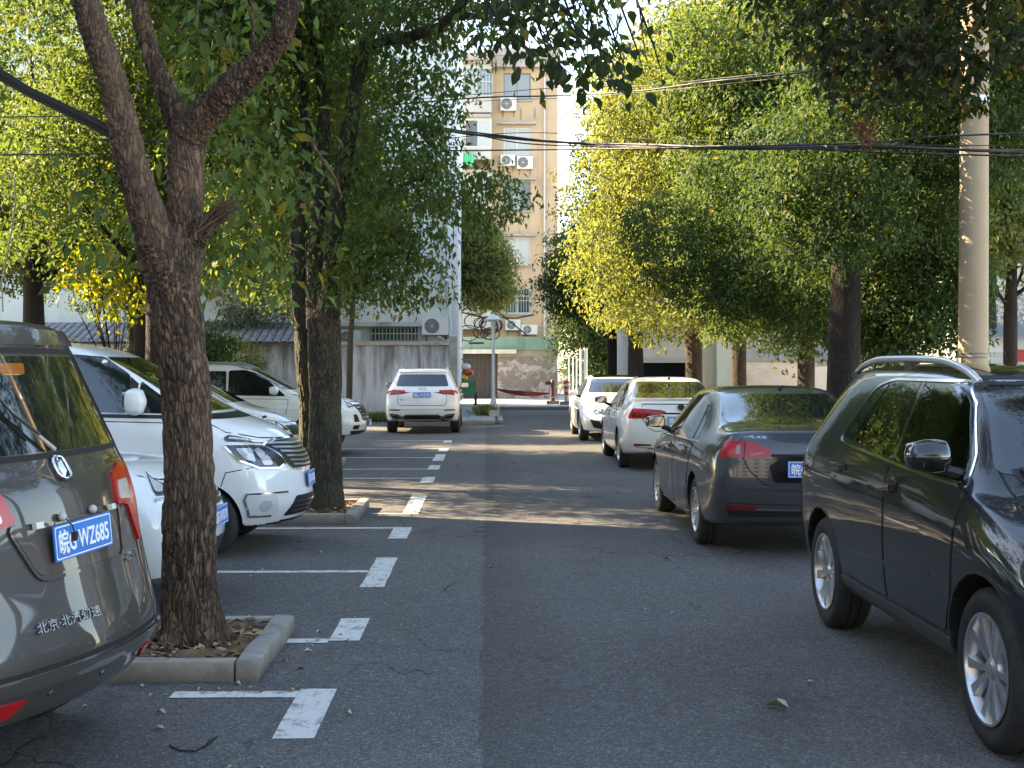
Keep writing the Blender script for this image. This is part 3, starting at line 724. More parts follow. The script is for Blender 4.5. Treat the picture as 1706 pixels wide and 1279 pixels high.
        c.patch('tail_lamp', 'BW', rounded([(.48 * m, .96), (.87 * m, .94), (.87 * m, 1.12), (.52 * m, 1.08)], .03), M_RED, .006, .02)
        c.ribbon('hood_gap', 'T', [(3.12, .70 * m), (3.30, .70 * m), (3.75, .66 * m), (4.10, .60 * m), (4.26, .50 * m)], .012, M_GAP, .001, .01)
    gr = c.patch('grille', 'FW', rounded([(-.40, .62), (.40, .62), (.44, .80), (-.44, .80)], .03), M_BLACK, .004, .02)
    for z in (.655, .70, .745): c.ribbon('grille_bar', 'FW', [(-.38, z), (.38, z)], .014, M_CHROME, .010, .01, parent=gr)
    c.patch('lower_intake', 'FW', rounded([(-.46, .36), (.46, .36), (.42, .44), (-.42, .44)], .03), M_BLACK, .004, .02)
    c.ribbon('wiper', 'F', [(-.62, 1.165), (-.1, 1.20), (.02, 1.185)], .014, M_BLACK, .03, .01)
    c.ribbon('wiper', 'F', [(-.02, 1.165), (.45, 1.20), (.60, 1.185)], .014, M_BLACK, .03, .01)
    c.plate('F', 0, .50, '皖G·7E228'); c.plate('B', 0, .86, '皖G·7E228')
    for sd in 'LR':
        for ax in (.92, 3.50):
            n = 14; pts = [(ax + .405 * math.cos(t), .36 + .405 * math.sin(t)) for t in np.linspace(.02, math.pi - .02, n)]
            c.ribbon('arch_trim', sd, pts, .016, simple('arch_black', (.02, .022, .022), .4), .004, .02)
    return c

def grey_mpv():
    L = 4.4; H = 1.87; hw = .86
    st = [station([.10, -.02, .10, .16, .22, .46], .31, 1.26, H - .03, hw * .96, hw * .92, hw * .76, .06, .80),
          station([.26, .16, .24, .30, .36, .60], .28, 1.26, H - .01, hw * .995, hw * .96, hw * .77, .06, .80),
          station([.8, .8, .8, .85, .9, 1.0], .26, 1.22, H, hw, hw * .965, hw * .77, .06),
          station(1.7, .25, 1.16, H + .01, hw, hw * .965, hw * .76, .06), station(2.4, .25, 1.12, H - .01, hw, hw * .965, hw * .75, .06),
          station(2.75, .25, 1.10, H - .10, hw, hw * .96, hw * .75, .05), station(3.6, .26, 1.04, 1.18, hw, hw * .92, hw * .78, .04),
          station(3.85, .27, .98, 1.08, hw, hw * .9, hw * .77, .04),
          station([4.22] * 6, .27, .80, .92, hw * .92, hw * .82, hw * .7, .04), station([4.32, 4.38, 4.4, 4.38, 4.34, 4.28], .28, .70, .80, hw * .84, hw * .76, hw * .66, .04)]
    # local rear bumper centre sits at x=-L/2
    yaw = math.atan2(.208, -.978); C = Vector((-1.63 + .09, 5.1)); f = Vector((math.cos(yaw), math.sin(yaw)))
    loc = C + f * (L / 2)
    c = Car('parked_mpv', 'brown-grey MPV cropped at the left edge, its tailgate towards the road', 'car', st, L, 2 * hw, H, GREYP, (.80, 3.45), .31,
            bulge=(.19, .25), loc=(loc.x, loc.y), rz=yaw, group='cars parked nose or tail to the road on the left', wheel='five', lvl=4)
    c.patch('rear_window', 'B', rounded([(-.71, 1.305), (.71, 1.305), (.60, 1.69), (-.60, 1.69)], [.03, .03, .05, .05]), M_GLASS, .004, .014)
    c.ribbon('window_seal', 'B', rounded([(-.74, 1.29), (.74, 1.29), (.62, 1.715), (-.62, 1.715)], .05), .022, M_GAP, .002, .01, closed=True)
    c.patch('spoiler', 'B', rounded([(-.61, 1.735), (.61, 1.735), (.57, 1.80), (-.57, 1.80)], .02), c.paint, .016, .05)
    sp = c.patch('window_reflection', 'B', rounded([(-.01, 1.615), (.15, 1.615), (.17, 1.66), (-.03, 1.66)], .012), M_AMBER, .008, .01)  # amber patch painted in as an orange reflection on the rear window
    # tailgate outline
    c.ribbon('tailgate_gap', 'BW', [(.70, 1.26), (.655, 1.19), (.60, .98), (.66, .92), (.66, .56), (.60, .52), (-.60, .52), (-.66, .56), (-.66, .92), (-.60, .98), (-.655, 1.19), (-.70, 1.26)], .010, M_GAP, .001, .01)
    c.patch('bumper_shelf', 'BW', rounded([(-.70, .455), (.70, .455), (.68, .50), (-.68, .50)], .02), c.paint, .018, .03)
    c.ribbon('bumper_shelf_gap', 'BW', [(-.69, .513), (.69, .513)], .014, M_GAP, .004, .01)
    for m in (1, -1):
        t = c.patch('tail_lamp', 'BW', rounded([(.42 * m, 1.185), (.37 * m, 1.06), (.56 * m, 1.02), (.60 * m, .92), (.70 * m, .90), (.82 * m, 1.02), (.84 * m, 1.20), (.70 * m, 1.215)] if m > 0 else
                    [(-.42, 1.185), (-.40, 1.05), (-.60, 1.03), (-.70, .86), (-.76, .88), (-.84, 1.04), (-.84, 1.22), (-.64, 1.215)], .02), M_RED, .012, .03)
        c.patch('reverse_lens', 'BW', rounded([(.46 * m, 1.145), (.44 * m, 1.065), (.70 * m, 1.055), (.70 * m, 1.145)], .015), M_CLEAR, .016, .006, parent=t)
        for k in range(5): c.ribbon('lens_rib', 'BW', [((.48 + .045 * k) * m, 1.07), ((.49 + .045 * k) * m, 1.14)], .004, M_DULL, .0175, .003, parent=t)
        c.patch('reflector', 'BW', rounded([(.50 * m, .36), (.44 * m, .42), (.60 * m, .425), (.80 * m, .40), (.78 * m, .36)], .02), M_RED, .008, .02)
    # plate recess
    c.ribbon('recess_edge', 'B', rounded([(-.42, 1.045), (-.36, .83), (.30, .83), (.42, 1.045)], .05), .014, c.paint, .010, .012)
    c.patch('plate_recess', 'B', rounded([(-.40, 1.04), (-.345, .845), (.29, .845), (.40, 1.04)], .04), paint('recess_paint', (.085, .068, .055), .2, 0, .5), .004, .01)
    pl = c.plate('B', .0, .965, '皖G·WZ685', tilt=R(1.5), out=.03)
    for y, z, w_ in ((.27, 1.035, 1), (-.30, 1.045, 1)):
        p, q = frame_on(c, 'B', y, z, .012); bm = bmesh.new(); box_bm(bm, -.022, .022, -.012, .012, 0, .02); bevel_bm(bm, .006, 2)
        o = smooth(obj('lamp_socket', bm, simple('ivory_plastic', (.62, .60, .54), .5), c.root, p)); o.rotation_mode = 'QUATERNION'; o.rotation_quaternion = q
    for y, z in ((.105, 1.05), (-.13, 1.055), (.165, 1.0)):
        p, q = frame_on(c, 'B', y, z, .016); bm = bmesh.new(); bmesh.ops.create_uvsphere(bm, u_segments=12, v_segments=8, radius=.018 if z > 1.02 else .011)
        smooth(obj('lamp_bulb', bm, simple('grey_bulb', (.42, .42, .40), .4), c.root, p), 0)
    p1 = frame_on(c, 'B', .105, 1.04, .03)[0]; p2 = frame_on(c, 'B', .09, .985, .045)[0]
    tube('loose_wire', [p1, (p1 + p2) / 2 + Vector((-.01, 0, 0)), p2], .003, M_BLACK, c.root, 6)
    box('wire_clip', p2.x - .01, p2.x + .01, p2.y - .012, p2.y + .012, p2.z - .035, p2.z, M_BLACK, c.root, .004)
    # emblem: oblong ring with an upright bar
    p, q = frame_on(c, 'B', 0, 1.235, .012); e = empty('badge', p, 0, c.root); e.rotation_mode = 'QUATERNION'; e.rotation_quaternion = q
    bm = bmesh.new(); ring = [Vector((a, b, 0)) for a, b in rounded([(-.042, -.05), (.042, -.05), (.042, .05), (-.042, .05)], .036, 5)]
    tube_bm(bm, ring + [ring[0], ring[1]], .0085, 8, cap=False); smooth(obj('badge_ring', bm, M_CHROME, e), 60)
    bm = bmesh.new()
    for sx in (-1, 1):
        vs = [bm.verts.new(v) for v in ((0, .045, .0), (sx * .022, .0, .0), (sx * .012, -.046, 0), (0, -.02, .014), (0, .03, .012))]
        for f in ((0, 1, 4), (1, 3, 4), (1, 2, 3)): bm.faces.new([vs[i] for i in (f if sx < 0 else f[::-1])])
    obj('badge_bar', bm, M_CHROME, e)
    p, q = frame_on(c, 'B', .19, .665, .004); text_part('maker_name', '北京·北汽幻速', c.root, M_DULL, .045, .40, p, q, depth=.004)
    p, q = frame_on(c, 'B', -.46, .82, .004); text_part('trim_badge', '1.5L·VVT', c.root, M_CHROME, .034, .15, p, q, depth=.004)
    p, q = frame_on(c, 'B', -.52, 1.245, .004); text_part('trim_badge', 'H2E', c.root, simple('gold_badge', (.55, .42, .22), .25, .9), .045, .12, p, q, depth=.004)
    p, q = frame_on(c, 'B', -.07, .83, .004); bm = bmesh.new(); lathe_bm(bm, [(.001, .006), (.013, .006), (.016, 0)], 16); o = smooth(obj('lock_cap', bm, M_CHROME, c.root, p - Vector((0, 0, .08)))); o.rotation_mode = 'QUATERNION'; o.rotation_quaternion = q
    for y in (.32, -.02, -.36):
        p, q = frame_on(c, 'B', y, .41, .003); bm = bmesh.new(); lathe_bm(bm, [(.001, .003), (.012, .003), (.014, 0)], 16); o = obj('parking_sensor', bm, GREYP, c.root, p); o.rotation_mode = 'QUATERNION'; o.rotation_quaternion = q
    # rear wiper, pale with age
    pts = []
    for y, z in ((.02, 1.315), (.10, 1.38), (.20, 1.47), (.30, 1.60)): p, nn, d = c.hit('B', y, z); pts.append(p - d * .03 + Vector((0, 0, .0)))
    tube('wiper', pts, [.010, .008, .007, .005], simple('faded_wiper', (.40, .34, .30), .5), c.root, 8)
    tube('wiper', [pts[1] + Vector((-.012, 0, 0)), pts[2] + Vector((-.005, .01, .0)), pts[3] + Vector((0, .02, .02))], .006, M_BLACK, c.root, 6)
    for sd in 'LR':
        c.door(sd, [(1.30, .42), (1.15, 1.15), (2.3, 1.10), (2.34, .34), (1.40, .34)], [(1.15, 1.22), (2.28, 1.18), (2.26, 1.66), (1.15, 1.68)], (1.3, 1.0))
        c.door(sd, [(2.36, .34), (2.32, 1.10), (3.40, 1.06), (3.20, .34)], [(2.34, 1.16), (3.34, 1.12), (2.80, 1.60), (2.34, 1.65)], (2.48, .98))
        c.patch('quarter_window', sd, rounded([(.56, 1.30), (1.08, 1.26), (1.08, 1.66), (.72, 1.66)], .04), M_GLASS, .004)
        rl = empty('roof_rail', (0, 0, 0), 0, c.root); sg = 1 if sd == 'L' else -1
        tube('rail_bar', [(x - c.cx, sg * .58, c.hit('T', x, sg * .56)[0].z + .06 * min(1, 5 * t, 5 * (1 - t))) for t, x in [(u, .85 + 1.7 * u) for u in np.linspace(0, 1, 9)]], .022, M_BLACK, rl, 8)
    return c

def front_lamps_mpv(c):
    for m in (1, -1):
        h = c.patch('headlight', 'FW', rounded([(.47 * m, .80), (.54 * m, .755), (.70 * m, .765), (.84 * m, .84), (.95 * m, .975), (.52 * m, .955)], .02), M_LAMPIN, .008, .03)
        c.patch('headlight_lens', 'FW', rounded([(.58 * m, .79), (.66 * m, .79), (.68 * m, .92), (.58 * m, .93)], .02), M_CLEAR, .012, .006, parent=h)
        c.patch('headlight_lens', 'FW', rounded([(.72 * m, .82), (.80 * m, .85), (.86 * m, .945), (.72 * m, .935)], .02), M_CLEAR, .012, .006, parent=h)
        c.ribbon('headlight_trim', 'FW', [(.47 * m, .80), (.54 * m, .757), (.70 * m, .768), (.84 * m, .845), (.94 * m, .968)], .014, M_CHROME, .014, .01, parent=h)
        c.patch('upper_lamp', 'FW', rounded([(.42 * m, .985), (.92 * m, 1.055), (.95 * m, 1.03), (.93 * m, 1.005), (.44 * m, .965)], .012), M_LAMPIN, .008, .02)
        c.ribbon('upper_lamp_trim', 'FW', [(.46 * m, .98), (.68 * m, 1.005), (.91 * m, 1.03)], .016, M_CLEAR, .013, .01)
def white_mpv():
    L = 4.7; H = 1.90; hw = .87
    X = lambda d: L - d
    st = [station([.05, 0, 0, .03, .06, .25], .30, 1.20, H - .03, hw * .95, hw * .92, hw * .80, .06), station([.2, .18, .18, .2, .22, .42], .28, 1.2, H, hw, hw * .95, hw * .8, .06),
          station(1.2, .26, 1.2, H + .01, hw, hw * .96, hw * .80, .06), station(2.2, .26, 1.2, H, hw, hw * .96, hw * .79, .06), station(X(1.95), .26, 1.19, H - .05, hw, hw * .96, hw * .77, .06),
          station(X(1.65), .26, 1.18, H - .17, hw, hw * .96, hw * .77, .05), station(X(.86), .26, 1.13, 1.27, hw, hw * .93, hw * .80, .05), station(X(.62), .26, 1.09, 1.19, hw, hw * .92, hw * .79, .04),
          station(X(.34), .25, 1.00, 1.11, hw * .98, hw * .90, hw * .76, .04),
          station([X(.22), X(.13), X(.12), X(.15), X(.20), X(.26)], .24, .92, 1.03, hw * .93, hw * .84, hw * .70, .04, .58),
          station([X(.10), X(.0), X(.02), X(.05), X(.09), X(.14)], .25, .86, .96, hw * .85, hw * .77, hw * .62, .04, .56)]
    c = Car('parked_minivan', 'white minivan with short bonnet between the bark trunk and the forked tree', 'car', st, L, 2 * hw, H, WHITE, (.75, L - .84), .31,
            bulge=(.15, .34), loc=(-1.61 - L / 2, 11.65), rz=0, wf=.30, wx=.66, group='cars parked nose or tail to the road on the left', wheel='five')
    c.patch('windshield', 'F', rounded([(-.68, 1.255), (.68, 1.255), (.58, 1.73), (-.58, 1.73)], .05), M_GLASS, .003)
    c.patch('cowl_panel', 'F', rounded([(-.72, 1.19), (.72, 1.19), (.73, 1.235), (-.73, 1.235)], .01), M_BLACK, .004, .01)
    for sd in 'LR':
        c.door(sd, [(X(2.1), .34), (X(2.1), 1.19), (X(1.0), 1.16), (X(1.08), .72), (X(1.22), .34)], [(X(2.06), 1.27), (X(1.47), 1.25), (X(1.47), 1.57), (X(1.72), 1.73), (X(2.06), 1.76)], (X(1.94), 1.08))
        c.patch('quarter_window', sd, rounded([(X(1.40), 1.25), (X(.98), 1.235), (X(1.38), 1.52)], .015), M_GLASS, .004)
        c.patch('mirror_base', sd, [(X(1.47), 1.245), (X(1.40), 1.245), (X(1.40), 1.50), (X(1.47), 1.56)], M_BLACK, .004, .01)
        c.ribbon('window_seal', sd, [(.5, 1.245), (X(2.1), 1.235), (X(.92), 1.21)], .03, M_BLACK, .006, .01)
        c.mirror(sd, X(1.38), 1.32, WHITE, out=.20, size=(.13, .19, .22))
        c.ribbon('sliding_door_gap', sd, [(X(2.12), .34), (X(2.12), 1.80)], .012, M_GAP)
        c.patch('side_window', sd, rounded([(1.35, 1.27), (X(2.2), 1.27), (X(2.2), 1.75), (1.35, 1.75)], .05), M_GLASS, .004)
        c.patch('side_window', sd, rounded([(.35, 1.28), (1.25, 1.27), (1.25, 1.75), (.45, 1.73)], .05), M_GLASS, .004)
        c.ribbon('bumper_gap', sd, [(X(.40), .78), (X(.62), .74), (X(.66), .62)], .008, M_GAP)
    front_lamps_mpv(c)
    g = c.patch('grille', 'FW', rounded([(-.36, .99), (.36, .99), (.50, .955), (.46, .80), (.36, .74), (-.36, .74), (-.46, .80), (-.50, .955)], .02), M_BLACK, .005, .02)
    for k in range(6):
        z = .765 + k * .038; wv = .37 + .09 * min(1, k / 4); c.ribbon('grille_bar', 'FW', [(-wv, z + .012), (-wv * .5, z), (wv * .5, z), (wv, z + .012)], .015, M_SILVER, .016, .014, parent=g)
    c.ribbon('grille_rim', 'FW', rounded([(-.37, 1.0), (.37, 1.0), (.51, .96), (.465, .79), (.37, .73), (-.37, .73), (-.465, .79), (-.51, .96)], .02), .014, M_CHROME, .012, .014, closed=True)
    c.ribbon('hood_gap', 'F', [(-.72, 1.17), (-.74, 1.08), (-.50, 1.02), (-.3, 1.01), (.3, 1.01), (.50, 1.02), (.74, 1.08), (.72, 1.17)], .010, M_GAP, .001, .008)
    g = c.patch('lower_intake', 'FW', rounded([(-.50, .33), (.50, .33), (.40, .50), (-.40, .50)], .03), M_BLACK, .005, .02)
    for z in (.37, .41, .45): c.ribbon('intake_bar', 'FW', [(-.43, z), (.43, z)], .012, M_LAMPIN, .012, .01, parent=g)
    for m in (1, -1):
        f = c.patch('fog_lamp', 'FW', rounded([(.56 * m, .36), (.76 * m, .37), (.80 * m, .54), (.58 * m, .53)], .03), simple('fog_pocket', (.55, .55, .55), .4), .006, .02)
        c.ribbon('fog_trim', 'FW', [(.50 * m, .545), (.60 * m, .55), (.79 * m, .555), (.805 * m, .50), (.765 * m, .36), (.60 * m, .35)], .015, M_CHROME, .012, .012, parent=f)
        c.patch('fog_lens', 'FW', [(.66 * m + .045 * math.cos(t), .445 + .045 * math.sin(t)) for t in np.linspace(0, 6.283, 17)[:-1]], simple('fog_lens', (.42, .42, .43), .25, 0, 1.), .010, .006, parent=f)
    c.plate('F', 0, .63, '皖G·6D806', out=.014)
    tube('hood_nozzle', [(X(.52) - c.cx, .35, 1.165), (X(.48) - c.cx, .35, 1.175)], .012, M_BLACK, c.root, 8)
    return c

def white_hatch():
    L = 4.4; H = 1.52
    st = suv_st(.90, H, L, hood=1.03, cowl=1.10, zs=.24, tail=.5, belt=1.0, roofw=.68, bx=(3.2, 2.45))
    c = Car('parked_hatchback', 'white hatchback half hidden behind the nearest tree trunk, nose to the road', 'car', st, L, 1.80, H, WHITE, (.8, 3.42), .315,
            bulge=(.15, .20), loc=(-1.88 - L / 2, 8.93), rz=0, group='cars parked nose or tail to the road on the left', wheel='five')
    c.patch('windshield', 'F', rounded([(-.70, 1.12), (.70, 1.12), (.58, 1.44), (-.58, 1.44)], .05), M_GLASS, .003)
    for sd in 'LR':
        c.door(sd, [(2.16, .38), (2.14, 1.03), (3.16, 1.0), (3.02, .38)], [(2.16, 1.07), (3.04, 1.05), (2.6, 1.38), (2.14, 1.42)], (2.28, .92))
        c.mirror(sd, 2.9, 1.08, WHITE, out=.18)
        c.ribbon('fender_gap', sd, [(3.92, .62), (3.95, .78), (3.90, .90)], .008, M_GAP)
    for m in (1, -1):
        h = c.patch('headlight', 'FW', rounded([(.46 * m, .80), (.82 * m, .80), (.89 * m, .93), (.86 * m, .95), (.50 * m, .86)], .02), M_LAMPIN, .008, .02)
        c.patch('headlight_lens', 'FW', rounded([(.60 * m, .82), (.82 * m, .825), (.86 * m, .92), (.62 * m, .875)], .02), M_CLEAR, .012, .006, parent=h)
        c.ribbon('headlight_trim', 'FW', [(.44 * m, .775), (.86 * m, .775)], .02, M_CHROME, .012, .01, parent=h)
        c.patch('bumper_vent', 'FW', rounded([(.70 * m, .655), (.80 * m, .655), (.79 * m, .695), (.69 * m, .695)], .012), M_GAP, .004, .012)
        c.patch('fog_pocket', 'FW', rounded([(.50 * m, .44), (.74 * m, .46), (.62 * m, .56), (.50 * m, .52)], .02), M_BLACK, .005, .012)
        c.ribbon('fog_trim', 'FW', [(.50 * m, .42), (.76 * m, .44)], .02, M_CHROME, .012, .01)
    g = c.patch('grille', 'FW', rounded([(-.44, .68), (.44, .68), (.46, .84), (-.46, .84)], .03), M_BLACK, .005, .02)
    for z in (.72, .76, .80): c.ribbon('grille_bar', 'FW', [(-.42, z), (.42, z)], .012, M_CHROME, .011, .01, parent=g)
    c.patch('lower_intake', 'FW', rounded([(-.44, .32), (.44, .32), (.46, .46), (-.46, .46)], .03), M_BLACK, .005, .02)
    c.ribbon('hood_gap', 'F', [(-.74, 1.06), (-.74, .97), (-.5, .895), (.5, .895), (.74, .97), (.74, 1.06)], .010, M_GAP, .001, .008)
    c.plate('F', 0, .60, '皖G·01D79', out=.010)
    return c

def hidden_sedan():
    c = Car('parked_sedan', 'white sedan mostly hidden behind the minivan, only its bonnet and a headlight showing', 'car', sedan_st(.9, 1.46, 4.7), 4.7, 1.80, 1.46, WHITE, (1.06, 3.78), .318,
            bulge=(.16, .30), loc=(-3.1 - 2.35, 21.2), rz=0, group='cars parked nose or tail to the road on the left', wheel='five')
    c.patch('windshield', 'F', rounded([(-.66, 1.06), (.66, 1.06), (.52, 1.36), (-.52, 1.36)], .04), M_GLASS, .003)
    for sd in 'LR':
        c.door(sd, [(2.36, .26), (2.30, .925), (3.42, .90), (3.36, .27)], [(2.33, .95), (3.30, .94), (3.16, 1.06), (2.80, 1.28), (2.55, 1.35), (2.38, 1.36)], (2.50, .85))
    for m in (1, -1):
        h = c.patch('headlight', 'FW', rounded([(.46 * m, .60), (.78 * m, .62), (.86 * m, .76), (.50 * m, .72)], .03), M_LAMPIN, .006, .02)
        c.patch('headlight_lens', 'FW', rounded([(.58 * m, .63), (.76 * m, .645), (.80 * m, .72), (.60 * m, .70)], .02), M_CLEAR, .010, .006, parent=h)
    g = c.patch('grille', 'FW', rounded([(-.42, .52), (.42, .52), (.46, .68), (-.46, .68)], .02), M_BLACK, .004, .02)
    c.ribbon('hood_gap', 'F', [(-.72, .88), (-.66, .78), (-.4, .73), (.4, .73), (.66, .78), (.72, .88)], .01, M_GAP, .001, .008)
    return c

def cream_suv():
    L = 4.6; H = 1.70
    st = suv_st(.91, H, L, hood=1.10, cowl=1.20, zs=.36, tail=.45, belt=1.06, roofw=.70, bx=(3.28, 2.40))
    c = Car('parked_suv', 'cream white SUV facing the road behind the forked tree, dark lower bumper', 'car', st, L, 1.82, H, CREAM, (.85, 3.72), .350,
            bulge=(.15, .30), loc=(-2.24 - L / 2, 23.95), rz=0, group='cars parked nose or tail to the road on the left', wheel='five', arch=1.16)
    c.patch('windshield', 'F', rounded([(-.72, 1.22), (.72, 1.22), (.60, 1.61), (-.60, 1.61)], .05), M_GLASS, .003)
    for sd in 'LR':
        c.door(sd, [(1.30, .50), (1.12, 1.06), (2.10, 1.06), (2.14, .46), (1.4, .46)], [(1.12, 1.14), (2.08, 1.12), (2.06, 1.56), (1.4, 1.56)], (1.3, .96))
        c.door(sd, [(2.16, .46), (2.12, 1.06), (3.22, 1.04), (3.12, .46)], [(2.12, 1.12), (3.16, 1.10), (2.72, 1.48), (2.40, 1.58), (2.10, 1.57)], (2.26, .95))
        c.mirror(sd, 2.95, 1.18, CREAM, out=.20, size=(.12, .22, .15))
        c.patch('dark_cladding', sd, [(1.32, .37), (3.16, .37), (3.16, .45), (1.32, .45)], M_BLACK, .006, .02)
        for ax in (.85, 3.72):
            pts = [(ax + .43 * math.cos(t), .36 + .43 * math.sin(t)) for t in np.linspace(.02, math.pi - .02, 14)]
            c.ribbon('arch_trim', sd, pts, .05, M_BLACK, .005, .02)
        sg = 1 if sd == 'L' else -1
        tube('roof_rail', [(x - c.cx, sg * .60, c.hit('T', x, sg * .58)[0].z + .05 * min(1, 5 * t, 5 * (1 - t))) for t, x in [(u, .75 + 1.7 * u) for u in np.linspace(0, 1, 9)]], .018, M_DULL, c.root, 8)
    for m in (1, -1):
        h = c.patch('headlight', 'FW', rounded([(.44 * m, .90), (.80 * m, .88), (.88 * m, 1.00), (.80 * m, 1.01), (.44 * m, .965)], .02), M_LAMPIN, .008, .02)
        c.patch('headlight_lens', 'FW', rounded([(.52 * m, .91), (.64 * m, .90), (.66 * m, .965), (.52 * m, .955)], .02), M_CLEAR, .012, .006, parent=h)
        c.patch('headlight_lens', 'FW', rounded([(.70 * m, .90), (.82 * m, .90), (.85 * m, .98), (.70 * m, .97)], .02), M_CLEAR, .012, .006, parent=h)
        c.patch('fog_pocket', 'FW', rounded([(.52 * m, .62), (.74 * m, .62), (.72 * m, .76), (.56 * m, .76)], .02), M_GAP, .004, .012)
        c.patch('fog_slot', 'FW', rounded([(.50 * m, .48), (.76 * m, .49), (.76 * m, .56), (.50 * m, .56)], .01), M_GAP, .004, .012)
    g = c.patch('grille', 'FW', rounded([(-.40, .64), (.40, .64), (.44, .94), (-.44, .94)], .02), M_BLACK, .005, .02)
    for z in (.70, .76, .82, .88): c.ribbon('grille_bar', 'FW', [(-.40, z), (.40, z)], .012, M_CHROME, .012, .012, parent=g)
    c.patch('chin', 'FW', rounded([(-.80, .38), (.80, .38), (.84, .46), (-.84, .46)], .01), M_BLACK, .006, .02)
    c.ribbon('hood_gap', 'F', [(-.74, 1.14), (-.74, 1.05), (-.5, .985), (.5, .985), (.74, 1.05), (.74, 1.14)], .012, M_GAP, .001, .008)
    c.plate('F', 0, .58, '皖G·5A231', out=.03)
    bm = bmesh.new(); box_bm(bm, 1.44, 1.48, -.80, -.52, .22, .38); obj('mud_flap', bm, M_BLACK, c.root)
    return c

def audi():
    L = 4.5; H = 1.60
    st = suv_st(.925, H, L, hood=1.02, cowl=1.12, zs=.26, tail=.52, belt=1.02, roofw=.68, bx=(3.25, 2.45))
    c = Car('parked_suv', 'white compact SUV seen square from behind beside the stained wall, red tail lamps', 'car', st, L, 1.85, H, PEARL, (.92, 3.60), .345,
            bulge=(.16, .30), loc=(-1.575, 30.6 + L / 2), rz=R(90), wheel='five', tw=.235, group='cars parked nose or tail to the road on the left')
    c.patch('rear_window', 'B', rounded([(-.64, 1.16), (.64, 1.16), (.56, 1.45), (-.56, 1.45)], .04), M_GLASS, .004)
    c.patch('spoiler', 'B', rounded([(-.60, 1.49), (.60, 1.49), (.56, 1.54), (-.56, 1.54)], .02), c.paint, .04, .07)
    for sd in 'LR':
        c.door(sd, [(1.30, .50), (1.12, 1.04), (2.10, 1.04), (2.14, .40), (1.4, .40)], [(1.00, 1.12), (2.08, 1.09), (2.06, 1.46), (1.3, 1.46)], (1.3, .94))
        c.door(sd, [(2.16, .40), (2.12, 1.04), (3.22, 1.02), (3.12, .40)], [(2.12, 1.09), (3.12, 1.07), (2.70, 1.40), (2.40, 1.48), (2.10, 1.47)], (2.26, .93))
        c.mirror(sd, 2.92, 1.12, M_BLACK, out=.19, size=(.12, .22, .15))
        c.patch('lamp_side', sd, rounded([(.10, .96), (.30, .98), (.28, 1.06), (.10, 1.08)], .02), M_RED, .006, .02)
        sg = 1 if sd == 'L' else -1
        tube('roof_rail', [(x - c.cx, sg * .58, c.hit('T', x, sg * .56)[0].z + .04 * min(1, 5 * t, 5 * (1 - t))) for t, x in [(u, .75 + 1.7 * u) for u in np.linspace(0, 1, 9)]], .018, M_DULL, c.root, 8)
    for m in (1, -1):
        t = c.patch('tail_lamp', 'BW', rounded([(.41 * m, 1.035), (.62 * m, .965), (.865 * m, .945), (.87 * m, 1.08), (.60 * m, 1.065), (.41 * m, 1.065)], .015), M_RED, .008, .02)
        c.patch('lamp_dark_band', 'BW', [(.50 * m, 1.04), (.84 * m, .985), (.84 * m, 1.005), (.50 * m, 1.05)], M_REDDK, .010, .006, parent=t)
        e = c.patch('exhaust_trim', 'BW', rounded([(.42 * m, .39), (.60 * m, .35), (.84 * m, .38), (.86 * m, .50), (.60 * m, .48)], .03), M_GAP, .006, .02)
        c.ribbon('exhaust_rim', 'BW', rounded([(.42 * m, .40), (.60 * m, .365), (.82 * m, .39), (.84 * m, .47), (.60 * m, .45)], .03), .016, M_CHROME, .014, .014, parent=e, closed=True)
        c.ribbon('reflector', 'BW', [(.54 * m, .585), (.84 * m, .59)], .026, M_REDDK, .008, .02)
    c.ribbon('tailgate_gap', 'BW', [(.58, 1.12), (.58, .97), (.62, .92), (.60, .76), (.52, .70), (-.52, .70), (-.60, .76), (-.62, .92), (-.58, .97), (-.58, 1.12)], .012, M_GAP, .001, .01)
    c.patch('bumper_ledge', 'BW', [(-.86, .615), (.86, .615), (.86, .63), (-.86, .63)], c.paint, .016, .03)
    c.patch('diffuser', 'BW', rounded([(-.84, .30), (.84, .30), (.86, .36), (.60, .36), (.40, .46), (-.40, .46), (-.60, .36), (-.86, .36)], .02), M_BLACK, .005, .02)
    c.ribbon('diffuser_line', 'B', [(-.42, .47), (.42, .47)], .02, M_DULL, .012, .012)
    c.plate('B', 0, .955, '皖G·WZ703', out=.02)
    p, q = frame_on(c, 'B', 0, 1.10, .01); e = empty('badge', p, 0, c.root); e.rotation_mode = 'QUATERNION'; e.rotation_quaternion = q
    for k in range(4):
        bm = bmesh.new(); ring = [((k - 1.5) * .052 + .032 * math.cos(t), .032 * math.sin(t), 0) for t in np.linspace(0, 6.283, 21)[:-1]]
        tube_bm(bm, ring + ring[:2], .0045, 6, cap=False); smooth(obj('badge_ring', bm, M_CHROME, e), 60)
    p, q = frame_on(c, 'B', .50, .84, .004); text_part('trim_badge', 'Q3', c.root, M_DULL, .05, .10, p, q)
    tube('roof_antenna', [(-1.25, 0, 1.57), (-1.36, 0, 1.635)], [.03, .008], M_BLACK, c.root, 8)
    return c
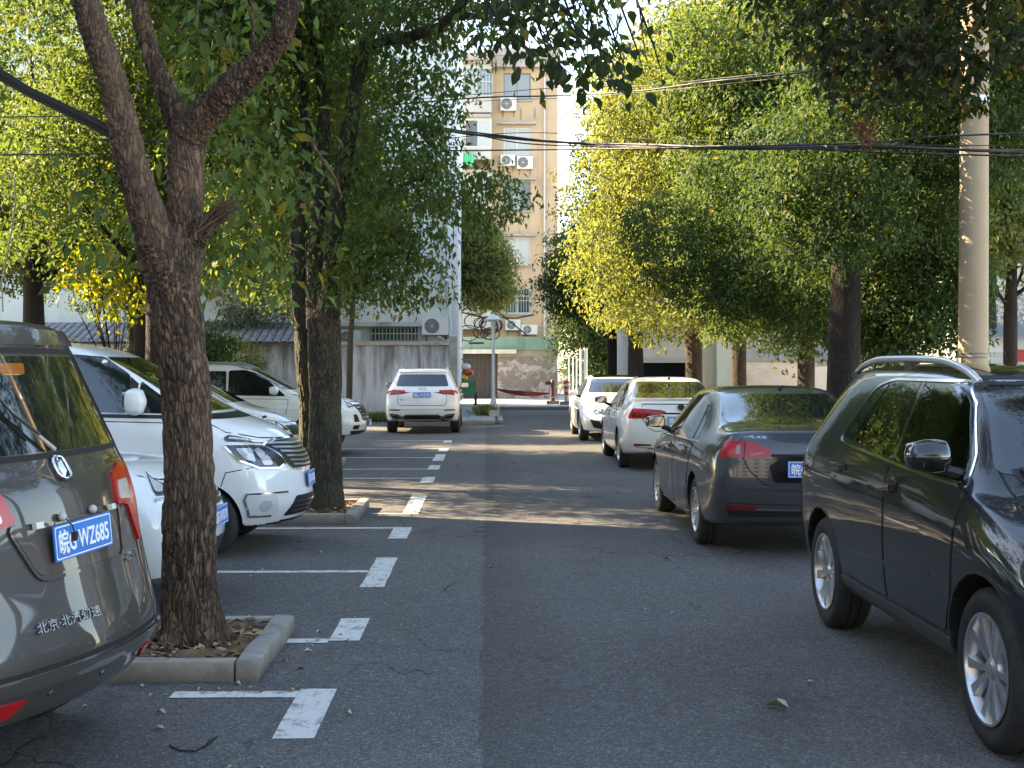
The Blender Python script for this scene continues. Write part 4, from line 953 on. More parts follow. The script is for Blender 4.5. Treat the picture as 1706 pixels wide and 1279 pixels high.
# ------------------------------------------------------------------ ground materials
def m_asphalt():
    n = N('asphalt'); co = n.world(); f1 = n.noise(co, .35, 5, .6); f2 = n.noise(co, 160, 3, .7); f3 = n.noise(co, 2.2, 6, .65)
    c = n.ramp(f1, [(.3, (.098, .095, .091)), (.7, (.138, .133, .127))])
    v = n.n('TexVoronoi'); v.inputs['Scale'].default_value = 130; n.l(co, v.inputs['Vector'])
    sp = n.n('SeparateColor'); n.l(v.outputs['Color'], sp.inputs[0])
    st = n.ramp(sp.outputs[0], [(.0, (.55, .55, .55)), (.80, (1.05, 1.05, 1.05)), (.93, (1.9, 1.9, 1.85))])
    v2 = n.n('TexVoronoi'); v2.inputs['Scale'].default_value = 55; n.l(co, v2.inputs['Vector']); s2 = n.n('SeparateColor'); n.l(v2.outputs['Color'], s2.inputs[0])
    c = n.mix(.85, c, st, 'MULTIPLY'); c = n.mix(.40, c, n.ramp(s2.outputs[0], [(.0, (.60, .60, .60)), (.7, (1, 1, 1)), (.95, (1.5, 1.5, 1.45))]), 'MULTIPLY'); c = n.mix(.6, c, n.ramp(n.noise(co, 14, 6, .7), [(.3, (.7, .7, .7)), (.7, (1.3, 1.3, 1.3))]), 'MULTIPLY')
    c = n.mix(n.math('MULTIPLY', n.ramp(f3, [(.55, (0, 0, 0)), (.75, (1, 1, 1))]), .35), c, (.10, .095, .085))   # dust
    # newer, coarser strip on the right of the seam
    xyz = n.n('SeparateXYZ'); n.l(n.world(), xyz.inputs[0])
    wv = n.math('ADD', xyz.outputs['X'], n.math('MULTIPLY', n.math('SUBTRACT', n.noise(n.world((6, 3, 1)), 1.5, 5), .5), .06))
    side = n.math('GREATER_THAN', wv, -.02)
    fade = n.n('MapRange'); fade.inputs[1].default_value = .0; fade.inputs[2].default_value = .55; fade.inputs[3].default_value = 1; fade.inputs[4].default_value = .25
    n.l(wv, fade.inputs[0])
    dk = n.math('MULTIPLY', side, fade.outputs[0])
    c = n.mix(n.math('MULTIPLY', dk, .45), c, n.mix(.7, (.040, .038, .037), st, 'MULTIPLY'))
    seam = n.math('LESS_THAN', n.math('ABSOLUTE', n.math('ADD', wv, .03)), .007)
    c = n.mix(n.math('MULTIPLY', seam, n.ramp(f3, [(.45, (0, 0, 0)), (.6, (.6, .6, .6))])), c, (.03, .03, .03))
    # cracks
    mp = n.world((1, .55, 1)); dn = n.noise(mp, 1.5, 4); vc = n.n('TexVoronoi'); vc.feature = 'DISTANCE_TO_EDGE'; vc.inputs['Scale'].default_value = .42
    ad = n.n('VectorMath'); ad.operation = 'ADD'; n.l(mp, ad.inputs[0])
    nz = n.n('TexNoise'); nz.inputs['Scale'].default_value = 2.2; nz.inputs['Detail'].default_value = 6; n.l(mp, nz.inputs['Vector'])
    sc = n.n('VectorMath'); sc.operation = 'SCALE'; sc.inputs['Scale'].default_value = .9; n.l(nz.outputs['Color'], sc.inputs[0]); n.l(sc.outputs[0], ad.inputs[1])
    n.l(ad.outputs[0], vc.inputs['Vector'])
    cr = n.ramp(vc.outputs['Distance'], [(.0, (1, 1, 1)), (.006, (0, 0, 0))])
    msk = n.ramp(n.noise(co, .5, 3), [(.50, (0, 0, 0)), (.56, (1, 1, 1))])
    c = n.mix(n.math('MULTIPLY', n.math('MULTIPLY', cr, msk), .8), c, (.012, .012, .012))
    # oil and damp stains
    sn = n.ramp(n.noise(n.world((1, .6, 1)), .9, 5, .6, .6), [(.60, (0, 0, 0)), (.72, (1, 1, 1))])
    c = n.mix(n.math('MULTIPLY', sn, .45), c, (.022, .022, .023))
    n.base(c); n.set(Roughness=.88, Specular_IOR_Level=.25)
    h = n.math('ADD', n.math('MULTIPLY', sp.outputs[1], .5), n.math('SUBTRACT', f2, n.math('MULTIPLY', n.math('MULTIPLY', cr, msk), 3)))
    n.bump(h, .5, .004); return n.m
def m_linepaint():
    n = N('road_paint'); co = n.world(); w_ = n.noise(co, 9, 8, .75); g = n.noise(co, 60, 4)
    c = n.mix(n.ramp(g, [(.3, (0, 0, 0)), (.7, (1, 1, 1))]), (.52, .51, .47), (.66, .65, .61))
    c = n.mix(n.ramp(w_, [(.52, (0, 0, 0)), (.60, (.9, .9, .9))]), c, (.20, .19, .18))
    c = n.mix(n.math('MULTIPLY', n.ramp(n.noise(n.world((30, 4, 1)), 1, 5), [(.6, (0, 0, 0)), (.66, (1, 1, 1))]), .5), c, (.20, .19, .18))
    n.base(c); n.set(Roughness=.7); n.bump(g, .3, .002); return n.m
def m_concrete(name='concrete', c1=(.30, .29, .27), c2=(.42, .41, .38), scale=2.5, stain=(.12, .115, .10), amount=.6):
    n = N(name); co = n.world(); a = n.noise(co, scale, 8, .6)
    c = n.ramp(a, [(.3, c1), (.7, c2)]); s_ = n.ramp(n.noise(co, scale * .6, 8, .7, .8), [(.52, (0, 0, 0)), (.66, (1, 1, 1))])
    c = n.mix(n.math('MULTIPLY', s_, amount), c, stain); xyz = n.n('SeparateXYZ'); n.l(n.world(), xyz.inputs[0]); lo = n.n('MapRange'); lo.inputs[1].default_value = 0; lo.inputs[2].default_value = .14; lo.inputs[3].default_value = 1; lo.inputs[4].default_value = 0; n.l(xyz.outputs['Z'], lo.inputs[0])
    c = n.mix(n.math('MULTIPLY', n.math('MULTIPLY', lo.outputs[0], n.math('ADD', n.noise(co, 7, 5), .35)), .9), c, (.085, .066, .048))       # soil splashed up from the ground
    n.base(c); n.set(Roughness=.85)
    n.bump(n.noise(co, scale * 25, 5), .3, .003); return n.m
def m_stained_wall(name='stained_render', c1=(.40, .42, .46), c2=(.52, .54, .57), dark=(.07, .07, .065), top=2.4):
    """cement render with dark runs washed down from the coping and rising damp"""
    n = N(name); a = n.noise(n.world(), 1.2, 8, .6); c = n.ramp(a, [(.3, c1), (.7, c2)])
    run = n.noise(n.world((1.0, 1.0, .14)), 3.2, 7, .62); run2 = n.noise(n.world((1, 1, .06)), 9, 4, .6)
    xyz = n.n('SeparateXYZ'); n.l(n.world(), xyz.inputs[0])
    mr = n.n('MapRange'); mr.inputs[1].default_value = top - 1.7; mr.inputs[2].default_value = top; mr.inputs[3].default_value = .0; mr.inputs[4].default_value = .40
    n.l(xyz.outputs['Z'], mr.inputs[0])
    k = n.math('ADD', n.math('ADD', n.math('MULTIPLY', run, .75), n.math('MULTIPLY', run2, .3)), n.math('MULTIPLY', mr.outputs[0], .45))
    s_ = n.ramp(k, [(.56, (0, 0, 0)), (.76, (1, 1, 1))]); c = n.mix(n.math('MULTIPLY', s_, .85), c, dark)
    low = n.n('MapRange'); low.inputs[1].default_value = .0; low.inputs[2].default_value = .8; low.inputs[3].default_value = .7; low.inputs[4].default_value = 0
    n.l(xyz.outputs['Z'], low.inputs[0]); c = n.mix(n.math('MULTIPLY', low.outputs[0], n.noise(n.world(), 3, 6)), c, (.09, .10, .07))
    n.base(c); n.set(Roughness=.9); n.bump(n.noise(n.world(), 14, 8), .4, .006); return n.m
def m_peeling():
    n = N('peeling_plaster'); a = n.noise(n.world((1, 1, 1.2)), 1.3, 12, .76, .2); m = n.ramp(a, [(.505, (0, 0, 0)), (.535, (1, 1, 1))])
    c = n.mix(m, n.ramp(n.noise(n.world(), 3, 6), [(.3, (.16, .145, .125)), (.7, (.24, .22, .20))]), n.ramp(n.noise(n.world(), 2, 6), [(.3, (.32, .30, .31)), (.7, (.44, .42, .43))]))
    n.base(c); n.set(Roughness=.9); n.bump(m, .6, .02); return n.m
def m_facade(name, c, c2, streak=.5, dark=(.18, .15, .12)):
    n = N(name); a = n.noise(n.world(), .6, 7, .6); b = n.ramp(a, [(.3, c), (.7, c2)])
    run = n.noise(n.world((1, 1, .12)), 2.0, 8, .65); s_ = n.ramp(run, [(.52, (0, 0, 0)), (.72, (1, 1, 1))])
    n.base(n.mix(n.math('MULTIPLY', s_, streak), b, dark)); n.set(Roughness=.85); n.bump(n.noise(n.world(), 20, 5), .2, .004); return n.m
def m_pebble():
    n = N('pebbledash'); v = n.n('TexVoronoi'); v.inputs['Scale'].default_value = 22; n.l(n.world(), v.inputs['Vector'])
    sp = n.n('SeparateColor'); n.l(v.outputs['Color'], sp.inputs[0])
    n.base(n.ramp(sp.outputs[0], [(.2, (.20, .19, .18)), (.6, (.42, .41, .39)), (1, (.60, .59, .57))])); n.set(Roughness=.9); n.bump(v.outputs['Distance'], .5, .02); return n.m
def m_bark(name='bark', c1=(.030, .018, .013), c2=(.11, .072, .052), green=0.0, sc=1.0):
    """narrow upright plates, paler and redder from plate to plate, parted by furrows"""
    n = N(name); co = n.world((1, 1, .26)); wp = n.n('TexNoise'); wp.inputs['Scale'].default_value = 9; wp.inputs['Detail'].default_value = 4; n.l(co, wp.inputs['Vector'])
    sc_ = n.n('VectorMath'); sc_.operation = 'SCALE'; sc_.inputs['Scale'].default_value = .10; n.l(wp.outputs['Color'], sc_.inputs[0]); ad = n.n('VectorMath'); ad.operation = 'ADD'; n.l(co, ad.inputs[0]); n.l(sc_.outputs[0], ad.inputs[1])
    v = n.n('TexVoronoi'); v.inputs['Scale'].default_value = 42 * sc; n.l(ad.outputs[0], v.inputs['Vector']); sp = n.n('SeparateColor'); n.l(v.outputs['Color'], sp.inputs[0])
    e = n.n('TexVoronoi'); e.feature = 'DISTANCE_TO_EDGE'; e.inputs['Scale'].default_value = 42 * sc; n.l(ad.outputs[0], e.inputs['Vector'])
    a = n.noise(n.world((1, 1, .2)), 70 * sc, 6, .7); mid = tuple((x + y) / 2 for x, y in zip(c1, c2))
    c = n.ramp(n.math('ADD', n.math('MULTIPLY', sp.outputs[0], .55), n.math('MULTIPLY', a, .5)), [(.22, c1), (.5, mid), (.78, c2)])
    c = n.mix(n.ramp(e.outputs['Distance'], [(.0, (1, 1, 1)), (.16, (0, 0, 0))]), c, tuple(x * .55 for x in c1))
    c = n.mix(n.math('MULTIPLY', n.ramp(n.noise(n.world((1, 1, .5)), 2.5, 5), [(.45, (0, 0, 0)), (.7, (1, 1, 1))]), .45), c, tuple(x * 1.25 for x in c2))
    if green: c = n.mix(n.math('MULTIPLY', n.ramp(n.noise(n.world(), 2.2, 6), [(.4, (0, 0, 0)), (.62, (1, 1, 1))]), green), c, (.030, .045, .018))
    n.base(c); n.set(Roughness=.92); h = n.math('ADD', n.math('MULTIPLY', n.math('MINIMUM', e.outputs['Distance'], .25), 3), n.math('MULTIPLY', a, .5)); n.bump(h, .9, .012 / sc); return n.m
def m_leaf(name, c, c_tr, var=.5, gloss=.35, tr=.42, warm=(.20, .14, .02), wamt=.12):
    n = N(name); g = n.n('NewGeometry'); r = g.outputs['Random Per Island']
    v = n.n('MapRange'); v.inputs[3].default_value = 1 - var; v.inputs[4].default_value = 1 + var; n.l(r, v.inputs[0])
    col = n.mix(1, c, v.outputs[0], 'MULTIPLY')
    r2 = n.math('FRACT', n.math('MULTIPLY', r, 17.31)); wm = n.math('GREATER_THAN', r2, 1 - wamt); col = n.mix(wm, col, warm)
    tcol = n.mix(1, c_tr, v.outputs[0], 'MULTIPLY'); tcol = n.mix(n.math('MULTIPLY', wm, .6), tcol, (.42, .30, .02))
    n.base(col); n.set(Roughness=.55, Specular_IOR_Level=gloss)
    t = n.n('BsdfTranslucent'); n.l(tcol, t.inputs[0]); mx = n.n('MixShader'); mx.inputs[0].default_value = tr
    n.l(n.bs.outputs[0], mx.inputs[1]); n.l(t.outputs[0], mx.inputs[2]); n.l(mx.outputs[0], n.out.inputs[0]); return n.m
LEAF_A = m_leaf('camphor_leaf', (.068, .114, .034), (.16, .225, .034), gloss=.2, wamt=.04, var=.35)
LEAF_B = m_leaf('camphor_leaf_sunlit', (.125, .158, .055), (.32, .35, .055), gloss=.2, wamt=.08, var=.35, warm=(.22, .17, .06))  # sunlight put into the colour of this paler, yellower camphor leaf
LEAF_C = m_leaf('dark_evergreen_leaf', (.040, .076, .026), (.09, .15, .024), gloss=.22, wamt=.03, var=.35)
LEAF_D = m_leaf('broad_leaf', (.062, .104, .034), (.15, .22, .028), gloss=.25, wamt=.08, var=.35)
LEAF_E = m_leaf('shaded_bough_leaf', (.020, .032, .012), (.05, .075, .012), gloss=.3, wamt=.16, warm=(.07, .035, .015))  # darker leaf copy, the shade of the boughs put into its colour
BARK_S = m_bark('row_bark', (.014, .009, .006), (.070, .040, .026))
BARK_R = m_bark('red_brown_bark', (.032, .019, .012), (.185, .112, .070))
BARK_G = m_bark('mossy_bark', (.020, .016, .011), (.10, .075, .05), .7)
BARK_D = m_bark('dark_bark', (.009, .007, .006), (.034, .024, .018))

# ------------------------------------------------------------------ foliage
def leaf_mesh(name, pos, nrm, axis, size, mat, parent=None, aspect=.46, fold=.09):
    """one small folded rhombus per leaf"""
    n = len(pos); axis = axis / np.linalg.norm(axis, axis=1, keepdims=True)
    side = np.cross(nrm, axis); side /= (np.linalg.norm(side, axis=1, keepdims=True) + 1e-9); up = np.cross(axis, side)
    s_ = size[:, None]; V = np.empty((n, 4, 3))
    V[:, 0] = pos; V[:, 2] = pos + axis * s_ - up * s_ * .12
    V[:, 1] = pos + axis * s_ * .45 + side * s_ * aspect * .5 + up * s_ * fold
    V[:, 3] = pos + axis * s_ * .45 - side * s_ * aspect * .5 + up * s_ * fold
    b = np.arange(n)[:, None] * 4; F = np.concatenate([b, b + 1, b + 2, b, b + 2, b + 3], 1).ravel()
    return from_np(name, V.reshape(-1, 3), F, 3, mat, parent)
def crown_points(rg, clumps, n, per=42, puff=.34, shell=.55):
    """leaves lie like shingles over the upper side of small bough ends, bough ends gather in the clumps"""
    c = np.array([k[0] for k in clumps], float); r = np.array([k[1] for k in clumps], float)
    wgt = (r.prod(1)) ** .72; wgt /= wgt.sum(); nt = n // per
    which = rg.choice(len(c), nt, p=wgt); d = rg.normal(size=(nt, 3)); d /= np.linalg.norm(d, axis=1, keepdims=True)
    rad = shell + (1 - shell) * rg.random(nt) ** .6; rad = np.where(rg.random(nt) < .2, rg.random(nt) ** .5, rad)
    ctr = c[which] + d * r[which] * (rad * (1 + .12 * rg.normal(size=nt)))[:, None]
    pr = puff * (.55 + .9 * rg.random(nt)); tilt = d * .7 + np.array([0, 0, .8]); tilt /= np.linalg.norm(tilt, axis=1, keepdims=True)
    q = rg.normal(size=(nt, per, 3)); q /= np.linalg.norm(q, axis=2, keepdims=True)
    dot = (q * tilt[:, None]).sum(2, keepdims=True); q = np.where(dot < -.15, q - 2 * dot * tilt[:, None], q)      # keep to the outer, upper side
    rr = pr[:, None, None] * (.72 + .34 * rg.random((nt, per, 1))); stray = rg.random((nt, per, 1)) < .10; rr = np.where(stray, rr * 1.35, rr)
    pos = ctr[:, None] + q * rr * np.array([1.15, 1.15, .62])
    return pos.reshape(-1, 3), q.reshape(-1, 3)
def crown(name, clumps, n, size, mat, parent, seed, per=42, twig=.16, shell=.55, droop=.5, loc=None, aspect=.46):
    rg = np.random.default_rng(seed); pos, out = crown_points(rg, clumps, n, per if n > 6000 else 16, size * 3.3, shell)
    m = len(pos); nrm = out * 1.0 + np.array([0, 0, .35]) + rg.normal(size=(m, 3)) * .30
    ax = out * .30 + rg.normal(size=(m, 3)) * .6 + np.array([0, 0, -droop * 1.1]); sz = size * (.65 + .6 * rg.random(m))
    return leaf_mesh(name, pos, nrm, ax, sz, mat, parent, aspect)
def sub_clumps(seed, c, r, n, k=.42, low=.0):
    """spread smaller clumps through an ellipsoid"""
    g = random.Random(seed); out = []
    for i in range(n):
        while True:
            d = Vector((g.gauss(0, 1), g.gauss(0, 1), g.gauss(0, 1))).normalized() * (g.random() ** .45)
            if d.z > -1 + low: break
        q = k * g.uniform(.7, 1.25)
        out.append(((c[0] + d.x * r[0] * .75, c[1] + d.y * r[1] * .75, c[2] + d.z * r[2] * .75), (r[0] * q, r[1] * q, r[2] * q * .8)))
    return out
from mathutils import noise as mn
def rough_limbs(name, limbs, mat, parent, voxel=.014, depth=.016, fr=26, fa=5.5, seed=0):
    """limbs merged into one skin, then given furrowed bark in relief"""
    bm = bmesh.new()
    for pts, rads in limbs: tube_bm(bm, pts, rads, 18)
    me = bpy.data.meshes.new(name); bm.to_mesh(me); bm.free(); o = bpy.data.objects.new('t', me); COL.objects.link(o)
    md = o.modifiers.new('r', 'REMESH'); md.mode = 'VOXEL'; md.voxel_size = voxel
    ms = o.modifiers.new('s', 'SMOOTH'); ms.factor = .6; ms.iterations = 6
    dg = bpy.context.evaluated_depsgraph_get(); m2 = bpy.data.meshes.new_from_object(o.evaluated_get(dg)); bpy.data.objects.remove(o)
    n = len(m2.vertices); co = np.empty(n * 3); m2.vertices.foreach_get('co', co); co = co.reshape(-1, 3)
    no = np.empty(n * 3); m2.vertices.foreach_get('normal', no); no = no.reshape(-1, 3)
    segs = [(np.array(a), np.array(b)) for pts, _ in limbs for a, b in zip(pts[:-1], pts[1:])]
    best = np.full(n, 1e9); D = np.zeros((n, 3))
    for a, b in segs:
        d = b - a; L = np.linalg.norm(d); d = d / L; t = np.clip(((co - a) @ d), 0, L); q = a + t[:, None] * d
        ds = np.linalg.norm(co - q, axis=1); wgt = np.exp(-ds * 12); D += wgt[:, None] * d
    D /= np.linalg.norm(D, axis=1, keepdims=True)
    al = (co * D).sum(1, keepdims=True) * D; q = (co - al) * fr + al * fa
    h = np.empty(n)
    for i in range(n):
        v = Vector(q[i]); a = abs(mn.noise(v)); b = mn.noise(v * 2.7); h[i] = min(a * 2.6, 1) * .85 + b * .22
    big = np.array([mn.noise(Vector(p * 3.1)) for p in co])
    co = co + no * ((h - .55) * depth + big * .014)[:, None]
    m2.vertices.foreach_set('co', co.ravel()); m2.update(); m2.shade_smooth(); m2.materials.clear()
    return obj(name, m2, mat, parent)
# ------------------------------------------------------------------ the setting
ASPH = m_asphalt(); LINE = m_linepaint(); CONC = m_concrete(); KERB = m_concrete('kerb_concrete', (.27, .25, .215), (.38, .355, .315), 5, (.10, .095, .08), .55)
PAVE = m_concrete('pavement_concrete', (.34, .33, .31), (.44, .43, .40), 1.2, (.18, .17, .15), .4)
SOIL = noisy('soil', (.10, .055, .028), (.26, .15, .075), 9, .95, bump=.8, bdist=.02)
ground = tag(box('ground', -600, 600, -300, 900, -1.0, -.004, noisy('far_ground', (.10, .10, .09), (.14, .14, .12), .3, .95)), kind='structure')
road = tag(box('road', -16, 4.15, -14, 47.6, -.2, 0, ASPH), kind='structure')
tag(box('road', 4.15, 30, 43.2, 47.6, -.2, 0, ASPH), kind='structure')
tag(box('pavement', 4.32, 30, -14, 43.0, -.1, .12, PAVE), kind='structure')
kr = tag(empty('kerb', (0, 0, 0)), kind='structure')
def kerb_row(x0, y0, x1, y1, wd=.15, ln=1.0, hgt=.125, parent=None):
    a, b = Vector((x0, y0, 0)), Vector((x1, y1, 0)); L = (b - a).length; n = max(1, round(L / ln)); d = (b - a) / n; ang = math.atan2(d.y, d.x)
    bm = bmesh.new(); l = d.length; box_bm(bm, .006, l - .006, -wd / 2, wd / 2, -.1, hgt); bevel_bm(bm, .018, 2); me = None
    for i in range(n):
        if me is None: o = smooth(obj('kerb_stone', bm, KERB, parent or kr), 40); me = o.data
        else: o = link(bpy.data.objects.new('kerb_stone', me), parent or kr)
        p = a + d * i; o.location = (p.x, p.y, rnd.uniform(-.006, .004)); o.rotation_euler = (0, 0, ang + rnd.uniform(-.004, .004))
kerb_row(4.24, -6, 4.24, 43.0)
kerb_row(-3.2, 48.0, 9.5, 48.0, wd=.5, hgt=.13)
tag(box('pavement', -16, 12, 48.25, 66, -.1, .12, m_concrete('pale_pavement', (.44, .42, .40), (.54, .52, .50), .8, (.30, .28, .26), .4)), kind='structure')
# corner of small grey pavers with its own kerb
pv = tag(box('pavement', -2.6, .30, 35.75, 47.7, -.1, .085, noisy('paver_bed', (.10, .095, .085), (.16, .15, .13), 8)), kind='structure')
kerb_row(-2.6, 35.6, .22, 35.6, ln=.75); kerb_row(.40, 35.85, .40, 47.7, ln=.8)
PAVM = noisy('grey_paver', (.22, .22, .22), (.34, .34, .33), 4, .9, bump=.3)
pm = None
for i in range(7):
    for j in range(33):
        x, y = -2.55 + i * .40, 35.72 + j * .36
        if pm is None:
            bm = bmesh.new(); box_bm(bm, .006, .394, .006, .354, 0, .045); o = obj('paver', bm, PAVM, pv); pm = o.data
        else: o = link(bpy.data.objects.new('paver', pm), pv)
        o.location = (x, y, .082 + rnd.uniform(-.006, .006))
# painted bay markings
def marking(x0, x1, y0, y1, z=.004, skew=0):
    nx = max(1, int((x1 - x0) / .25)); ny = max(1, int((y1 - y0) / .25)); g = random.Random(int(x0 * 97 + y0 * 13)); e = .006
    pts = [(x0 + (x1 - x0) * i / nx, y0 + g.uniform(-e, e)) for i in range(nx + 1)] + [(x1 + g.uniform(-e, e), y0 + (y1 - y0) * i / ny) for i in range(1, ny)] + \
          [(x1 - (x1 - x0) * i / nx, y1 + g.uniform(-e, e)) for i in range(nx + 1)] + [(x0 + g.uniform(-e, e), y1 - (y1 - y0) * i / ny) for i in range(1, ny)]
    bm = bmesh.new(); bm.faces.new([bm.verts.new((a, b, z)) for a, b in pts]); return obj('parking_line', bm, LINE, road)
BX0, BX1 = -.95, -.765
for ln_y, b0, b1, xl in ((6.33, 5.57, 6.43, -1.58), (7.56, 7.56, 8.24, -1.22), (10.12, 9.40, 10.86, -6), (12.84, 12.05, 12.90, -6), (14.10, 14.05, 16.1, -1.28),
                         (18.55, 17.85, 18.75, -6), (20.2, 20.1, 21.0, -6), (22.75, 21.95, 23.6, -6), (25.2, 24.4, 25.3, -6), (27.9, 27.2, 28.0, -2.4)):
    tk = .10 if ln_y > 8 else .115
    marking(BX0, BX1, b0, b1); marking(xl, BX0 - .002 if not (b0 + .06 < ln_y < b1 - .06) else BX0 - .002, ln_y - tk / 2, ln_y + tk / 2)
marking(-3.8, -2.55, 32.4, 32.52); 
bm = bmesh.new(); pts = [(-.75 + 1.2 * t, 34.0 + .75 * t ** 2.2) for t in np.linspace(0, 1, 10)]
vs = [bm.verts.new((a, b - .06, .004)) for a, b in pts] + [bm.verts.new((a, b + .06, .004)) for a, b in reversed(pts)]; bm.faces.new(vs); obj('parking_line', bm, LINE, road)

# ------------------------------------------------------------------ tree pits
LITTER = simple('dry_leaf_brown', (.17, .085, .040), .8); LITTER2 = simple('dry_leaf_tan', (.34, .25, .14), .8); LITTER3 = simple('dry_leaf_grey', (.42, .40, .34), .8)
def pit(x0, x1, y0, y1, label, n=230, seed=1):
    t = thing('tree_pit', label, 'tree pit', ((x0 + x1) / 2, (y0 + y1) / 2, 0), 0, 'concrete tree pits in the parking row'); cx, cy = (x0 + x1) / 2, (y0 + y1) / 2
    k = .12
    for a in ((x0, x1 - k - .004, y0, y0 + k), (x0, x1 - k - .004, y1 - k, y1), (x1 - k, x1, y0, y1), (x0, x0 + k, y0 + k + .004, y1 - k - .004)):
        bm = bmesh.new(); box_bm(bm, a[0] - cx, a[1] - cx, a[2] - cy, a[3] - cy, -.05, .104)
        bmesh.ops.subdivide_edges(bm, edges=[e for e in bm.edges if e.calc_length() > .5], cuts=5)
        for v in bm.verts: v.co += Vector((rnd.uniform(-1, 1), rnd.uniform(-1, 1), rnd.uniform(-1, 1))) * .006
        bevel_bm(bm, .013, 2); smooth(obj('kerb_stone', bm, KERB, t), 40)
    bm = bmesh.new(); bmesh.ops.create_grid(bm, x_segments=26, y_segments=26, size=1)
    for v in bm.verts:
        v.co.x *= (x1 - x0) / 2 - k * .8; v.co.y *= (y1 - y0) / 2 - k * .8; v.co.z = .065 + .05 * mn.noise(Vector((v.co.x * 4, v.co.y * 4, seed))) + .012 * rnd.random()
    smooth(obj('soil', bm, SOIL, t), 0)
    rg = np.random.default_rng(seed); pos = np.stack([rg.uniform(x0 + k, x1 - k, n) - cx, rg.uniform(y0 + k, y1 - k, n) - cy, rg.uniform(.075, .12, n)], 1)
    for m, sl in ((LITTER, slice(0, n // 2)), (LITTER2, slice(n // 2, n))):
        q = pos[sl]; c = len(q); tag(leaf_mesh('leaf_litter', q, np.array([0, 0, 1.]) + rg.normal(size=(c, 3)) * .35, rg.normal(size=(c, 3)) * np.array([1, 1, .25]), .05 + .05 * rg.random(c), m, t, .5, .1), kind='stuff')
    return t
pit(-2.24, -1.20, 6.60, 7.86, 'square concrete tree pit round the nearest trunk, full of dry leaves', seed=3)
pit(-2.5, -1.37, 13.18, 14.75, 'square concrete tree pit round the forked tree behind the minivan', seed=5)
pit(-3.25, -2.38, 20.55, 21.3, 'small far tree pit beside the cream SUV mudflap', 80, seed=8)

# ------------------------------------------------------------------ nearest tree
def pts_px(lst, Y0):                 # (photo x, photo y, distance offset, width in photo pixels)
    out, rad = [], []
    for px, py, dy, wpx in lst:
        Y = Y0 + dy; p = P(px, py, Y); out.append(tuple(p)); rad.append(wpx / 2 * Y / FPX)
    return out, rad
YT = 7.25
near = thing('camphor_tree', 'large bare furrowed trunk forking into three limbs in the nearest tree pit', 'tree', (-1.69, YT, 0))
lim = [pts_px([(320, 1125, 0, 124), (320, 1085, 0, 104), (318, 1040, 0, 93), (318, 950, 0, 88), (318, 850, 0, 84), (315, 740, 0, 80), (311, 640, 0, 79), (303, 560, 0, 81), (296, 500, 0, 86), (288, 450, .02, 98), (282, 410, .04, 104)], YT),
       pts_px([(292, 440, 0, 80), (262, 400, -.06, 66), (242, 340, -.12, 56), (222, 270, -.16, 52), (208, 200, -.18, 50), (190, 130, -.18, 50), (166, 60, -.14, 50), (146, -10, -.08, 48), (128, -110, 0, 44), (120, -260, .1, 38), (90, -480, .2, 28), (70, -700, .3, 14)], YT),
       pts_px([(300, 450, .06, 84), (312, 390, .1, 66), (313, 320, .12, 58), (316, 250, .12, 60), (322, 215, .12, 60)], YT),
       pts_px([(318, 232, .12, 52), (288, 170, .2, 38), (262, 105, .25, 32), (244, 50, .3, 28), (234, -10, .35, 26), (226, -120, .4, 24), (250, -300, .5, 18), (270, -480, .6, 10)], YT),
       pts_px([(318, 232, .1, 58), (350, 190, .05, 54), (395, 145, -.02, 50), (440, 105, -.08, 46), (472, 60, -.12, 42), (484, 10, -.12, 40), (486, -60, -.1, 36), (520, -200, .0, 28), (600, -400, .2, 16)], YT),
       pts_px([(330, 395, .05, 54), (350, 372, .0, 34), (378, 345, -.04, 16), (392, 332, -.05, 5)], YT),
       ]
root_ = Vector((-1.69, YT, 0))
lim = [([tuple(Vector(p) - root_) for p in a], r) for a, r in lim]
fl = lim[0]; 
for k in range(5):
    a = k * 1.256 + .3; lim.append(([(math.cos(a) * .22, math.sin(a) * .22, .035), (math.cos(a) * .13, math.sin(a) * .13, .12), (math.cos(a) * .04, math.sin(a) * .04, .42)], [.05, .075, .09]))
lim[0][0][0] = (0, 0, .04)
rough_limbs('trunk', lim, BARK_R, near, .0095, .017, 31, 7.0)
bm = bmesh.new()                                                   # dead stub with torn splinters at the fork
g = random.Random(4); b0 = P(345, 378, YT - .02) - root_
for k in range(34):
    a = P(378 + g.uniform(-10, 22), 344 + g.uniform(-16, 18), YT - .06 + g.uniform(-.05, .05)) - root_
    tube_bm(bm, [b0 + Vector((g.uniform(-.04, .02), g.uniform(-.04, .04), g.uniform(-.05, .04))), a], [.008, .002], 5)
obj('splintered_stub', bm, simple('torn_wood', (.105, .065, .045), .9), near)
for a in ([(425, 90, 0), (424, 40, .1), (420, -60, .2)], [(300, 60, .5), (330, 30, .6), (350, -40, .6)], [(520, 240, .5), (560, 300, .9), (570, 330, 1.0)]):
    bm = bmesh.new(); tube_bm(bm, [P(x, y, YT + d) - root_ for x, y, d in a], [.012, .01, .008], 6); obj('twig', bm, BARK_R, near)
cl = sub_clumps(3, (-.4, .2, 6.5), (2.6, 2.6, 2.3), 24, .40)
crown('crown', cl, 22000, .10, LEAF_D, near, 11, twig=.2, droop=.4)
